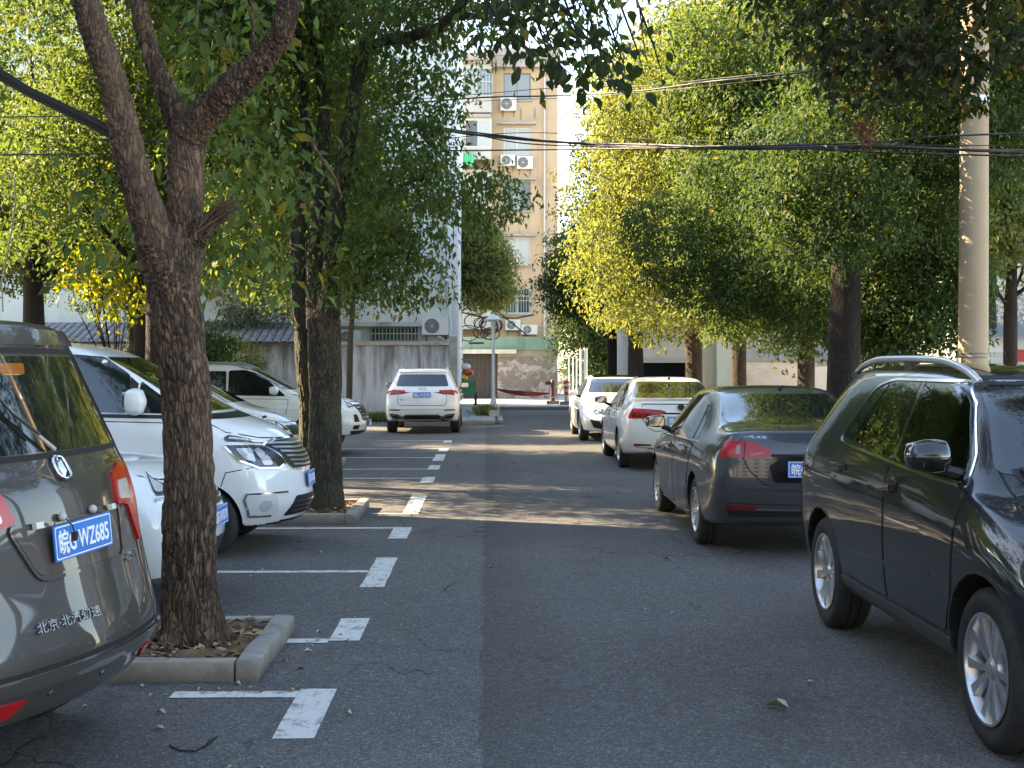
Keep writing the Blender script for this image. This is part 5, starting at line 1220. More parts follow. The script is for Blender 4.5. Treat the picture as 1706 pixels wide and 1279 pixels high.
def spray(name, parent, spots, mat, size, seed, per=26, rad=.22):
    """hanging leaf sprays put where single leaves can be made out"""
    rg = np.random.default_rng(seed); P_, O_ = [], []
    for p in spots:
        d = rg.normal(size=(per, 3)); P_.append(np.array(p) + d * np.array([rad, rad, rad * .8])); O_.append(d / np.linalg.norm(d, axis=1, keepdims=True))
    pos = np.concatenate(P_); out = np.concatenate(O_); m = len(pos)
    return leaf_mesh(name, pos, out * .5 + np.array([0, -.3, .7]) + rg.normal(size=(m, 3)) * .6, out * .5 + rg.normal(size=(m, 3)) * .6 + np.array([0, 0, -.7]), size * (.6 + .7 * rg.random(m)), mat, parent)
g = random.Random(12)
spray('leaf_sprays', near, [P(g.uniform(330, 500), g.uniform(-40, 150), YT + g.uniform(.5, 1.6)) - root_ for _ in range(16)] +
      [P(g.uniform(150, 280), g.uniform(300, 420), YT + g.uniform(1.0, 2.0)) - root_ for _ in range(7)] +
      [P(g.uniform(340, 480), g.uniform(150, 480), YT + g.uniform(1.2, 2.6)) - root_ for _ in range(26)], LEAF_D, .11, 13, 22, .2)

# ------------------------------------------------------------------ forked tree behind the minivan
Y2 = 13.95; r2 = Vector((-1.80, Y2, 0))
forked = thing('camphor_tree', 'mossy forked tree behind the white minivan, dense green crown over the bays', 'tree', tuple(r2))
lim = [pts_px([(538, 872, 0, 82), (540, 850, 0, 74), (541, 800, 0, 60), (542, 740, 0, 54), (543, 640, 0, 54), (541, 560, 0, 56), (540, 530, 0, 58)], Y2),
       pts_px([(544, 545, 0, 46), (556, 470, -.05, 32), (556, 400, -.08, 30), (566, 330, -.1, 30), (576, 260, -.1, 30), (588, 195, -.1, 28), (600, 120, -.1, 24), (612, 70, -.15, 20), (640, 20, -.2, 18), (670, -60, -.2, 14)], Y2),
       pts_px([(534, 545, .05, 46), (526, 470, .1, 30), (526, 400, .12, 27), (534, 330, .15, 26), (540, 260, .2, 24), (542, 180, .25, 20), (530, 80, .3, 18), (500, -40, .3, 14)], Y2),
       pts_px([(516, 830, .2, 40), (516, 700, .2, 34), (512, 620, .2, 34), (506, 545, .2, 32), (497, 470, .2, 28), (497, 390, .2, 26), (508, 320, .25, 22), (514, 240, .3, 20), (505, 130, .4, 16), (480, 20, .5, 12)], Y2),
       pts_px([(612, 80, -.15, 14), (650, 68, -.6, 17), (690, 62, -1.1, 17), (735, 48, -1.6, 17), (768, 16, -2.0, 14), (790, -30, -2.2, 10)], Y2),
       pts_px([(752, 30, -1.9, 12), (800, 30, -2.3, 10), (850, 42, -2.6, 9), (900, 30, -3.0, 7), (960, 12, -3.4, 5)], Y2)]
lim = [([tuple(Vector(p) - r2) for p in a], r) for a, r in lim]
lim[0][0][0] = (lim[0][0][0][0], 0, .03)
rough_limbs('trunk', lim, BARK_G, forked, .013, .014, 28, 6.0)
def clumps_px(lst, root):            # (photo x, photo y, distance, radius m [, radius z])
    out = []
    for t in lst:
        px, py, Y, r_ = t[:4]; rz_ = t[4] if len(t) > 4 else r_ * .75; p = P(px, py, Y) - root; out.append(((p.x, p.y, p.z), (r_, r_, rz_)))
    return out
c2 = clumps_px([(640, 470, 13.6, .45, .32), (625, 430, 13.7, .4), (680, 420, 13.4, .42), (650, 360, 13.6, .55), (700, 300, 13.2, .36), (690, 240, 13.4, .36), (790, 330, 12.6, .34), (830, 300, 12.3, .20), (830, 355, 12.4, .22), (775, 345, 12.7, .22),
                (640, 300, 13.9, .5), (560, 350, 15.2, .6), (665, 200, 13.6, .5), (688, 165, 13.3, .34), (560, 120, 14.8, .6), (680, 110, 13.4, .6), (610, 20, 13.8, .6), (690, 30, 12.6, .42), (440, 330, 14.8, .7),
                (430, 420, 15.0, .6), (400, 230, 14.4, .8), (460, 130, 14.2, .9), (380, 60, 14.0, .9), (760, -20, 12.4, .8), (500, 480, 14.8, .45), (690, 480, 13.5, .3, .22), (600, 490, 13.7, .35, .2)], r2)
c2 += [((a[0], a[1], a[2]), b) for a, b in sub_clumps(5, (-1.2, .3, 6.6), (2.3, 1.7, 2.0), 20, .42)]
crown('crown', c2, 92000, .082, LEAF_A, forked, 21, twig=.15, droop=.7)
# the branch over the road, with broad leaves that can be told apart
tb = bmesh.new(); g = random.Random(77); spots = []
for k in range(58):
    px = g.choice([g.uniform(860, 1100), g.uniform(880, 1060), g.uniform(790, 900)]); lim_y = 150 - abs(px - 1000) * .35
    if px < 880: lim_y = 60 + (px - 790) * .3
    py = g.uniform(-50, lim_y); Yb = g.uniform(9.8, 11.2); p = P(px, py, Yb) - r2; spots.append(p)
    q = p + Vector((g.uniform(-.5, .1), g.uniform(-.1, .1), g.uniform(.25, .5))); tube_bm(tb, [q, (p + q) / 2 + Vector((0, 0, -.03)), p, p + Vector((.03, 0, -.12))], [.007, .006, .004, .002], 5)
for a in range(7):
    x0 = 880 + a * 30; tube_bm(tb, [P(870 + a * 12, -60, 10.4) - r2, P(x0, 0, 10.5) - r2, P(x0 + 30, 80, 10.5) - r2, P(x0 + 44, 128, 10.5) - r2], [.016, .012, .008, .003], 6)
obj('twigs', tb, BARK_D, forked)
V4 = [(0, 0, 0), (.028, .022, .012), (.034, .055, .014), (.018, .09, .006), (0, .118, -.012), (-.018, .09, .006), (-.034, .055, .014), (-.028, .022, .012), (0, .03, 0), (0, .06, 0), (0, .09, -.004)]
F4 = [(0, 1, 8), (1, 2, 9, 8), (2, 3, 10, 9), (3, 4, 10), (0, 8, 7), (7, 8, 9, 6), (6, 9, 10, 5), (5, 10, 4)]
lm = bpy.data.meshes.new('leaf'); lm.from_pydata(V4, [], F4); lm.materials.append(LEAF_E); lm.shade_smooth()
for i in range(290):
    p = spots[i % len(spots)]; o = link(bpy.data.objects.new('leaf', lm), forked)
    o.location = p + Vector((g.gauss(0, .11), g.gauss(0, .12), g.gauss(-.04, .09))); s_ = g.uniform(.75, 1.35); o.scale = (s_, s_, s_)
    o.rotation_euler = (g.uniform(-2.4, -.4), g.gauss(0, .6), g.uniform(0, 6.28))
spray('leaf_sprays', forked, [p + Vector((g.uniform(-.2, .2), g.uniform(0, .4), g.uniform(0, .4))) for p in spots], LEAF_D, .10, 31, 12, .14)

# ------------------------------------------------------------------ other trees
def tree(name, label, loc, H, tr, clumps, n, leaf, lmat, bark, seed, group=None, lean=(0, 0), first=2.4, per=42, twig=.18):
    t = thing(name, label, 'tree', loc, 0, group); g = random.Random(seed); bm = bmesh.new()
    top = Vector((lean[0] * H, lean[1] * H, H * .78)); f = Vector((lean[0] * first, lean[1] * first, first))
    tube_bm(bm, [(0, 0, -.05), (0, 0, .15), f * .5, f, (f + top) / 2 + Vector((g.uniform(-.15, .15), g.uniform(-.15, .15), 0)), top], [tr * 1.35, tr * 1.08, tr, tr * .95, tr * .6, tr * .15], 14, jit=.10, seed=seed)
    smooth(obj('trunk', bm, bark, t), 0)
    for c, r in clumps[::2]:
        if math.hypot(c[0] - f.x, c[1] - f.y) > 2.0 or c[2] < first + .4: continue
        c = Vector(c); s = f + (top - f) * max(0, min(.8, (c.z - first - 1.0) / max(.1, H * .78 - first)))
        mid = (s + c) / 2 + Vector((0, 0, -.12)); bm = bmesh.new(); tube_bm(bm, [s, mid, c], [tr * .34, tr * .22, .015], 7, jit=.2, seed=seed); smooth(obj('limb', bm, bark, t), 0)
    crown('crown', clumps, n, leaf, lmat, t, seed, per=per, twig=twig)
    return t
R_GRP = 'trees in the row on the right'
# lit trees of the row; crowns reach out over the road
tree('camphor_tree', 'slim brown trunk left of the thick dark trunk, leaves hanging over the sedan roof', (5.85, 23.0, .12), 9, .16, sub_clumps(31, (-.6, -.2, 5.6), (2.5, 2.4, 3.6), 28, .36) + clumps_px([(1290, 560, 22.5, .5, .3), (1340, 575, 22.5, .5, .3), (1390, 560, 22.6, .5), (1240, 535, 22.8, .6), (1310, 520, 22.3, .6), (1200, 500, 22.5, .6), (1380, 510, 22.4, .6), (1330, 470, 22, .7), (1230, 440, 22.5, .7)], Vector((5.85, 23, .12))), 100000, .105, LEAF_A, BARK_S, 31, R_GRP)
tree('camphor_tree', 'slim red-brown trunk with sunlit foot right of the grey-green corner pillar', (5.22, 26.0, .12), 10, .155, sub_clumps(32, (0, 0, 6.4), (2.8, 2.6, 3.9), 32, .36) + clumps_px([(1030, 480, 25.8, .6), (1075, 505, 25.6, .6), (1120, 515, 25.6, .6), (1170, 520, 25.6, .6, .4), (1005, 430, 26, .6), (1045, 400, 25.7, .7), (1215, 530, 25.4, .6, .4), (1255, 525, 25.4, .6, .4), (1130, 450, 25.2, .7)], Vector((5.22, 26, .12))), 105000, .108, LEAF_B, BARK_S, 32, R_GRP)
tree('camphor_tree', 'red-brown trunk above the white sedan roof with bright yellow-green crown over the road', (4.75, 28.8, .12), 11, .20, sub_clumps(33, (-.1, 0, 6.6), (2.6, 2.8, 4.2), 34, .36) + clumps_px([(985, 455, 28.6, .6), (1015, 520, 28.5, .6, .4), (1055, 540, 28.3, .6, .35), (1100, 545, 28.3, .6, .35), (1000, 380, 28.6, .7), (1150, 540, 28.3, .5, .3)], Vector((4.75, 28.8, .12))), 96000, .115, LEAF_B, BARK_S, 33, R_GRP)
tree('camphor_tree', 'thick dark trunk standing against the dark garage opening behind the far white cars', (4.45, 37.6, .12), 9.5, .24, sub_clumps(34, (.3, 0, 5.9), (2.3, 2.6, 3.4), 26, .38), 40000, .13, LEAF_A, BARK_D, 34, R_GRP)
tree('camphor_tree', 'farthest slim trunk of the right row, dark rounded crown beside the cream building', (4.15, 41.6, .12), 8.6, .16, sub_clumps(35, (-.1, 0, 4.6), (2.2, 2.2, 2.2), 24, .40), 36000, .13, LEAF_C, BARK_D, 35, R_GRP)
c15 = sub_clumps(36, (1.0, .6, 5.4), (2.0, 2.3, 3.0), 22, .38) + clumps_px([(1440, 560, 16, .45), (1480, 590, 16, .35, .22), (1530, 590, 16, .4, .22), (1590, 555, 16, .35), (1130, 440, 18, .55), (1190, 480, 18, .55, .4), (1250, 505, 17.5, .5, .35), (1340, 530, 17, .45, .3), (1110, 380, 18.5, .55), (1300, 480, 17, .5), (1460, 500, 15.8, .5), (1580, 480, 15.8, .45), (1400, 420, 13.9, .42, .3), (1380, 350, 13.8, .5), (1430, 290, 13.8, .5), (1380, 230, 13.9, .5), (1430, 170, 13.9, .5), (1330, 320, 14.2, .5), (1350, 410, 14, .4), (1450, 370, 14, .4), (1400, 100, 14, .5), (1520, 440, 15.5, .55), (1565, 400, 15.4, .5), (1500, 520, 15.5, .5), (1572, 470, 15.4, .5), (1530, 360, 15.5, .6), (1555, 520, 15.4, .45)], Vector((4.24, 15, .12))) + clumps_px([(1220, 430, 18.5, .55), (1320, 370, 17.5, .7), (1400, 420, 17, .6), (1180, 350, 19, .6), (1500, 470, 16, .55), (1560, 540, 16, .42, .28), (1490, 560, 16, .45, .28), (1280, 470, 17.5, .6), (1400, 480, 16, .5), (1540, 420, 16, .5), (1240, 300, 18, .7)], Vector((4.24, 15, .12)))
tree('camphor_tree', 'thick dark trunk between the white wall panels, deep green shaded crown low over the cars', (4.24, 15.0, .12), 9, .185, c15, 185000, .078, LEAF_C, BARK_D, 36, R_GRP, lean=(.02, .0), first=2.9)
# near tree whose trunk is just outside the picture: only its dark boughs with seed clusters reach in
rn = Vector((4.7, 8.6, .12))
cn = clumps_px([(1700, 20, 8.4, .45), (1680, -30, 8.6, .4), (1520, 120, 8.8, .42), (1450, 60, 8.9, .45), (1480, 200, 9.0, .28), (1550, 170, 8.8, .2), (1400, -20, 9, .5), (1550, -40, 8.6, .5), (1350, 20, 9.3, .3), (1690, 100, 8.3, .2)], rn) + sub_clumps(37, (1.2, -.6, 6.8), (2.4, 2.4, 1.6), 18, .4)
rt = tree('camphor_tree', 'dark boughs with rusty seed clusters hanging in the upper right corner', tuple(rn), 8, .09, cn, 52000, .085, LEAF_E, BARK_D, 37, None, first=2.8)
for o in [o for o in rt.children if o.name.startswith('limb')]: bpy.data.objects.remove(o)
rg = np.random.default_rng(5); sp = [P(x, y, 8.8) - rn for x, y in ((1465, 118), (1490, 108), (1512, 80), (1520, 66), (1556, 24), (1570, 30), (1440, 215), (1448, 232), (1435, 205), (1470, 30), (1500, 75), (1530, 60))]
bm = bmesh.new(); g = random.Random(9)
for p in sp:
    for k in range(42):
        q = p + Vector((g.gauss(0, .045), g.gauss(0, .045), g.gauss(0, .04))); tube_bm(bm, [p, q], .0016, 3, cap=False)
        bmesh.ops.create_icosphere(bm, subdivisions=1, radius=.0065, matrix=Matrix.Translation(q))
tag(obj('seed_clusters', bm, simple('rust_seed', (.16, .040, .022), .7), rt), kind='stuff')
# trees on the left behind the bays
L_GRP = 'trees growing behind the left bays'
tree('camphor_tree', 'small tree between the bays behind the cream SUV, trunk hidden by the forked tree', (-2.85, 20.9, 0), 8, .15, sub_clumps(41, (-1.1, 0, 5.6), (2.2, 2.3, 3.1), 26, .38), 52000, .115, LEAF_A, BARK_D, 41, L_GRP)
tree('camphor_tree', 'dark straight trunk at the far left behind the grey MPV roof', (-7.85, 22.0, 0), 9, .19, sub_clumps(42, (-.2, .4, 5.6), (3.2, 2.4, 3.1), 30, .38), 60000, .10, LEAF_A, BARK_D, 42, L_GRP)
tree('camphor_tree', 'leaning dark trunk just left of the nearest tree, beside the tiled roof', (-7.0, 25.5, 0), 8, .18, sub_clumps(43, (.2, -.4, 5.4), (3.0, 2.2, 2.9), 26, .38), 50000, .105, LEAF_B, BARK_D, 43, L_GRP, lean=(.03, 0))
lt = [o for o in S.objects if o.get('label', '').startswith('dark straight trunk at the far left')][0]
for (x, y, r_, sc_, l) in ((-10.8, 27.0, 1.9, 1.08, 'broad tree at the left edge with drooping vine and yellow lit top'), (-15.6, 25.0, 3.3, 1.1, 'unseen tree added past the left edge to shade the left trees, nearer one'), (-15.2, 31.5, 4.6, 1.05, 'unseen tree added past the left edge to shade the left trees, farther one'),  # the outlying pair is unseen, added to shade the left trees
        (-4.75, 18.3, 3.9, .95, 'green tree whose trunk hides behind the nearest trunk, over the minivan roof'), (-9.3, 33.4, 2.7, 1.0, 'tree added to shade the far road, in front of the tiled roof, left of the nearest trunk')):  # last copy added to block sun from the far road
    q = copy_tree(lt); q.location = (x, y, 0); q.rotation_euler[2] = r_; q.scale = (sc_, sc_, sc_); q['label'] = l
tree('camphor_tree', 'tall backlit tree rising behind the tile-roofed house', (-9.6, 40.2, 0), 12, .2, sub_clumps(45, (1.0, 0, 7.6), (4.6, 1.6, 4.8), 34, .36), 60000, .13, LEAF_B, BARK_D, 45, L_GRP)
tree('camphor_tree', 'slender tree in front of the white gable, pale trunk bending over the stained wall', (-4.0, 36.6, 0), 8.5, .09, sub_clumps(46, (-.6, 0, 6.2), (2.3, 2.2, 3.0), 26, .38), 46000, .13, LEAF_A, BARK_G, 46, L_GRP, lean=(.02, 0))
tree('camphor_tree', 'small yellow-green tree by the building corner above the cables', (-1.35, 49.5, .12), 8.2, .10, sub_clumps(47, (1.1, 0, 6.0), (1.25, 1.2, 2.6), 16, .42), 24000, .14, LEAF_B, BARK_D, 47)
tree('camphor_tree', 'distant tree filling the gap right of the cream building', (8.2, 72, .1), 11, .25, sub_clumps(48, (-.5, 0, 6.2), (5.0, 3, 5.0), 30, .36), 40000, .22, LEAF_B, BARK_D, 48)
tree('camphor_tree', 'bushy low tree by the thin poles beyond the junction', (5.3, 57.0, .1), 5.5, .14, sub_clumps(49, (0, 0, 2.7), (2.6, 2.0, 2.8), 22, .42), 34000, .15, LEAF_C, BARK_D, 49)
tree('camphor_tree', 'bright leafy tree right of the concrete pole before the pebbledash house', (9.0, 21.5, .12), 6, .12, sub_clumps(50, (.1, 0, 4.0), (1.3, 1.3, 1.9), 14, .42), 18000, .12, LEAF_B, BARK_D, 50)
tree('camphor_tree', 'tall tree at the right edge behind the concrete pole', (10.6, 26.5, .12), 11, .2, sub_clumps(51, (-1.6, 0, 6.8), (3.4, 2.8, 3.6), 26, .38), 42000, .125, LEAF_B, BARK_D, 51)
bt = tree('camphor_tree', 'broad tree standing behind the camera on the right', (6.5, -7, .12), 9, .2, sub_clumps(52, (-.5, 0, 5.8), (3.8, 3.6, 3.3), 28, .4), 16000, .2, LEAF_A, BARK_D, 52)
b2 = copy_tree(bt); b2.location = (-7.5, -5, 0); b2.rotation_euler[2] = 2.1; b2['label'] = 'broad tree standing behind the camera on the left'
# shrubs and pale sprig
def shrub(label, loc, r, n, leaf, mat, seed, name='shrub', cat='shrub', grp=None):
    t = thing(name, label, cat, loc, 0, grp); g = random.Random(seed); bm = bmesh.new()
    for k in range(9):
        a = g.uniform(0, 6.28); tube_bm(bm, [(0, 0, 0), (math.cos(a) * r[0] * .3, math.sin(a) * r[1] * .3, r[2] * .8), (math.cos(a) * r[0] * .6, math.sin(a) * r[1] * .6, r[2] * 1.5)], [.025, .016, .006], 5)
    obj('stems', bm, BARK_D, t); crown('foliage', sub_clumps(seed, (0, 0, r[2] * 1.1), r, 12, .45), n, leaf, mat, t, seed); return t
PALE = m_leaf('silver_leaf', (.13, .16, .12), (.16, .22, .10), gloss=.5)
shrub('silvery shrub overhanging the wall between the two tree trunks', (-7.3, 40.0, 0), (1.5, .8, 2.3), 14000, .11, PALE, 61)
shrub('dark laurel shrub behind the white minivan roof', (-6.4, 26.6, 0), (1.2, 1.0, 1.25), 10000, .11, LEAF_C, 62)
shrub('bare twiggy hedge behind the grey MPV roof', (-9.4, 24.0, 0), (1.6, .8, 1.2), 3600, .07, PALE, 63)
shrub('pink-flowering vine on the low white wall', (-7.2, 38.0, 0), (.6, .3, 1.3), 3500, .10, LEAF_B, 64)
# sprig caught by the sun beside the trunk
ys = Vector((-5.2, 17.6, 0)); spg = thing('sapling', 'slim sapling with bright yellow leaves left of the nearest trunk', 'sapling', tuple(ys)); bm = bmesh.new()
tips = [P(x, y, 17.6) - ys for x, y in ((125, 465), (150, 458), (175, 470), (200, 472), (195, 500), (215, 490), (180, 520), (205, 512), (160, 480), (240, 500), (150, 425), (170, 430))]
for p in tips: tube_bm(bm, [(0, 0, 0), (.05, 0, 1.4), p * .9 + Vector((0, 0, -.1)), p], [.02, .016, .006, .003], 5)
obj('stems', bm, BARK_D, spg); spray('foliage', spg, tips, m_leaf('yellow_leaf', (.16, .20, .02), (.55, .55, .02)), .12, 71, 34, .17)
# ------------------------------------------------------------------ buildings
def wall_open(name, x0, x1, z0, z1, Y, th, ops, mat, parent):
    """a wall facing the camera with real openings; ops: (x0, x1, z0, z1)"""
    xs = sorted({x0, x1, *[a for o in ops for a in o[:2]]}); zs = sorted({z0, z1, *[a for o in ops for a in o[2:]]}); bm = bmesh.new()
    for i in range(len(xs) - 1):
        run = None
        for k in range(len(zs) - 1):
            cx, cz = (xs[i] + xs[i + 1]) / 2, (zs[k] + zs[k + 1]) / 2
            hole = any(o[0] < cx < o[1] and o[2] < cz < o[3] for o in ops)
            if not hole: run = [zs[k], zs[k + 1]] if run is None else [run[0], zs[k + 1]]
            if run and (hole or k == len(zs) - 2): box_bm(bm, xs[i], xs[i + 1], Y, Y + th, run[0], run[1]); run = None
    return obj(name, bm, mat, parent)
PANE = simple('window_pane', (.05, .065, .07), .06, 0, .6); PANE_L = simple('curtained_pane', (.36, .37, .36), .25, 0, .6); PANE_G = simple('green_pane', (.03, .10, .075), .1, 0, .6); PANE_S = simple('grey_pane', (.20, .22, .23), .12, 0, .6)
FR_W = simple('white_window_frame', (.60, .60, .57), .5); FR_G = simple('grey_window_frame', (.16, .17, .17), .5); FR_T = simple('teal_frame', (.14, .24, .22), .5); BAR = simple('window_bars', (.45, .46, .44), .4, .5)
def window(parent, x0, x1, z0, z1, Y, frame, pane, cols=2, transom=0, bars=0, depth=.09, out=.0, sill=None):
    f = .05; bm = bmesh.new(); ya, yb = Y + depth - .03, Y + depth + .03
    e = .0015
    box_bm(bm, x0 + e, x1 - e, ya, yb, z0 + e, z0 + f); box_bm(bm, x0 + e, x1 - e, ya, yb, z1 - f, z1 - e)
    box_bm(bm, x0 + e, x0 + f, ya + .002, yb - .002, z0 + f, z1 - f); box_bm(bm, x1 - f, x1 - e, ya + .002, yb - .002, z0 + f, z1 - f)
    for c in range(1, cols):
        x = x0 + (x1 - x0) * c / cols; box_bm(bm, x - .025, x + .025, ya + .004, yb - .004, z0 + f, z1 - f)
    if transom: box_bm(bm, x0 + f, x1 - f, ya + .006, yb - .006, transom - .025, transom + .025)
    w_ = obj('window', bm, frame, parent)
    for c in range(cols):
        a = x0 + (x1 - x0) * c / cols; b = x0 + (x1 - x0) * (c + 1) / cols
        o = box('pane', a + .01, b - .01, Y + depth - .004 + .006 * (c % 2), Y + depth + .010 + .006 * (c % 2), z0 + .02, z1 - .02, pane[c % len(pane)] if isinstance(pane, (list, tuple)) else pane, w_)
    if bars:
        bm = bmesh.new(); n = int((x1 - x0 + .1) / bars)
        for k in range(n + 1): x = x0 - .05 + (x1 - x0 + .1) * k / n; box_bm(bm, x - .011, x + .011, Y - .10, Y - .08, z0 - .05, z1 + .05)
        for z in (z0 - .05, (z0 + z1) / 2, z1 + .03): box_bm(bm, x0 - .06, x1 + .06, Y - .112, Y - .105, z, z + .03)
        for x in (x0 - .05, x1 + .05):
            for z in (z0 - .03, z1 + .02): box_bm(bm, x - .01, x + .01, Y - .08, Y + .01, z, z + .02)
        obj('window_bars', bm, BAR, w_)
    if sill: box('sill', x0 - .08, x1 + .08, Y - .12, Y - .001, z0 - .09, z0 - .01, sill, w_)
    return w_
AC_W = simple('ac_casing', (.62, .62, .58), .5); AC_G = simple('ac_grille_dark', (.10, .10, .10), .6)
def ac_unit(label, x0, x1, z0, z1, Y, fan=.32, depth=.32, grp='air conditioner units on the facades'):
    t = thing('air_conditioner', label, 'air conditioner', ((x0 + x1) / 2, Y, z0), 0, grp); w_, h = x1 - x0, z1 - z0
    bm = bmesh.new(); box_bm(bm, -w_ / 2, w_ / 2, -depth, -.04, 0, h); bevel_bm(bm, .02, 2); smooth(obj('casing', bm, AC_W, t), 30)
    r = h * .42; cx = -w_ / 2 + w_ * .38; bm = bmesh.new(); vs = [bm.verts.new((cx + r * math.cos(a), -depth - .003, h / 2 + r * math.sin(a))) for a in np.linspace(0, 6.2832, 29)[:-1]]; bm.faces.new(vs); obj('fan_opening', bm, AC_G, t)
    bm = bmesh.new()
    for k in range(1, 7):
        rr = r * k / 6.5; ring = [(cx + rr * math.cos(a), -depth - .012, h / 2 + rr * math.sin(a)) for a in np.linspace(0, 6.2832, 25)[:-1]]; tube_bm(bm, ring + ring[:2], .005, 4, cap=False)
    for k in range(8): a = k * math.pi / 4; tube_bm(bm, [(cx, -depth - .012, h / 2), (cx + r * math.cos(a), -depth - .012, h / 2 + r * math.sin(a))], .005, 4)
    lathe = [(cx + r * .2 * math.cos(a), -depth - .02, h / 2 + r * .2 * math.sin(a)) for a in np.linspace(0, 6.2832, 13)[:-1]]; bm.faces.new([bm.verts.new(v) for v in lathe])
    obj('fan_grille', bm, simple('grille_grey', (.42, .42, .40), .5), t)
    bm = bmesh.new()
    for x in (-w_ * .35, w_ * .35): box_bm(bm, x - .02, x + .02, -depth, 0, -.05, -.002); box_bm(bm, x - .015, x + .015, -.03, 0, -.28, -.052)
    obj('bracket', bm, simple('rusty_bracket', (.16, .09, .06), .8), t); return t
def X(px, Y): return (px - CX) / FPX * Y
def Z(py, Y): return EYE - (py - HORY) / FPX * Y
# --- cream block closing the view
Yc = 65.0; CREAM_W = m_facade('cream_render', (.44, .31, .195), (.52, .38, .26), .6, (.24, .18, .13)); LEDGE = m_concrete('grey_ledge', (.30, .27, .24), (.40, .37, .34), 1, (.12, .11, .10), .6)
cb = thing('apartment_building', 'cream six-storey apartment block closing the end of the street', 'building', (0, Yc, 0))
cb_off = Vector((0, -Yc, 0))
def CB(o): o.location = Vector(o.location) + Vector((0, -Yc, 0)); return o
x0c, x1c = -16.0, X(921, Yc); xm = X(816, Yc)
rows = [(123, 167), (213, 259), (303, 351), (395, 441), (481, 522)]
wx0, wx1 = X(839, Yc), X(884, Yc); ops = [(wx0, wx1, Z(b, Yc), Z(a, Yc)) for a, b in rows]
topz = Z(94, Yc)
CB(wall_open('wall', xm + .002, x1c, .12, Z(98, Yc), Yc, .3, ops, CREAM_W, cb))
styles = [(FR_G, [PANE_S, PANE_S], 2, 0, 0), (FR_W, [PANE_L, PANE_L], 2, 0, 0), (FR_G, [PANE, PANE_S], 3, 1, 0), (FR_W, [PANE_L, PANE_L], 2, 0, 0), (FR_W, [PANE_G, PANE], 2, 1, .13)]
for (a, b), (fr, pn, cols, tr_, br) in zip(rows, styles):
    CB(window(cb, wx0, wx1, Z(b, Yc), Z(a, Yc), Yc, fr, pn, cols, Z(a + 12, Yc) if tr_ else 0, br, sill=LEDGE))
for y in (206, 298, 391): CB(box('window_hood', wx0 - .25, wx1 + .25, Yc - .35, Yc - .001, Z(y + 3, Yc), Z(y, Yc), LEDGE, cb, .01))
CB(box('roof_slab', xm - .1, x1c + .35, Yc - .55, Yc + 9, Z(98, Yc) + .003, Z(94, Yc) + .25, LEDGE, cb, .01)); CB(box('parapet', xm - .1, x1c + .30, Yc - .50, Yc + 9, Z(116, Yc), Z(98, Yc), m_facade('weathered_parapet', (.34, .28, .25), (.44, .37, .33), .6), cb, .01))
CB(box('side_wall', x1c - .001, x1c + .25, Yc + .003, Yc + 11, .12, Z(120, Yc), CREAM_W, cb)); CB(box('rear_mass', x0c, x1c - .3, Yc + .35, Yc + 11, .12, Z(116, Yc) - .02, CREAM_W, cb))
# left bay: enclosed balconies between projecting slabs
Yb = Yc - 1.1; BALC = m_facade('balcony_panel', (.40, .385, .36), (.50, .48, .45), .4); xb1 = X(814, Yb)
for k, (slab, a, b, low) in enumerate([(104, 117, 160, 188), (192, 200, 246, 266), (284, 292, 338, 360), (376, 384, 430, 452), (468, 476, 520, 548)]):
    zs = Z(slab, Yb); CB(box('balcony_slab', x0c, xb1 + .1, Yb - .15, Yc, zs - .14, zs, LEDGE, cb, .01))
    CB(wall_open('balcony_wall', -6.0, xb1, Z(low, Yb), zs - .143, Yb, .12, [(X(763, Yb) - 1.2 + i * 1.55, X(763, Yb) - 1.2 + i * 1.55 + 1.35, Z(b, Yb), Z(a, Yb)) for i in (-1, 0, 1)], BALC, cb))
    for i in (-1, 0, 1):
        x = X(763, Yb) - 1.2 + i * 1.55; CB(window(cb, x, x + 1.35, Z(b, Yb), Z(a, Yb), Yb, FR_T if k == 0 else FR_W, [PANE, PANE_L] if k % 2 else [PANE_L, PANE_S], 2, Z(a + 9, Yb) if k == 0 else 0, .16 if k == 0 else 0, depth=.05))
    CB(box('balcony_side', xb1 + .001, xb1 + .10, Yb + .13, Yc - .002, Z(low, Yb), zs - .143, BALC, cb))
CB(box('balcony_cap', x0c, xb1 + .25, Yb - .4, Yc, Z(104, Yb) + .003, Z(92, Yb), m_facade('weathered_parapet2', (.34, .28, .25), (.44, .37, .33), .6), cb, .01))
bm = bmesh.new(); tube_bm(bm, [(X(907, Yc), -.08, Z(118, Yc)), (X(907, Yc), -.08, 3.2)], .05, 10)
for y in range(140, 520, 42): box_bm(bm, X(907, Yc) - .07, X(907, Yc) + .07, -.10, 0, Z(y, Yc), Z(y, Yc) + .06)
obj('drainpipe', bm, simple('pale_pipe', (.55, .50, .45), .5), cb)
bm = bmesh.new()
for x, y0, y1 in ((868, 182, 200), (891, 182, 198), (818, 135, 147)): box_bm(bm, X(x, Yc) - .02, X(x, Yc) + .02, -.04, 0, Z(y1, Yc), Z(y0, Yc))
obj('wall_brackets', bm, FR_G, cb)
ac_unit('white air conditioner under the top floor grey window of the cream block', X(834, Yc), X(860, Yc), Z(187, Yc), Z(165, Yc), Yc)
ac_unit('left one of the pair of air conditioners under the white-shuttered window', X(834, Yc), X(858, Yc), Z(278, Yc), Z(260, Yc), Yc)
ac_unit('right one of the pair of air conditioners under the white-shuttered window', X(861, Yc), X(887, Yc), Z(283, Yc), Z(262, Yc), Yc)
ac_unit('left low air conditioner just above the teal fascia', X(842, Yc), X(867, Yc), Z(550, Yc), Z(533, Yc), Yc)
ac_unit('right low air conditioner just above the teal fascia, partly behind leaves', X(868, Yc), X(895, Yc), Z(557, Yc), Z(541, Yc), Yc)
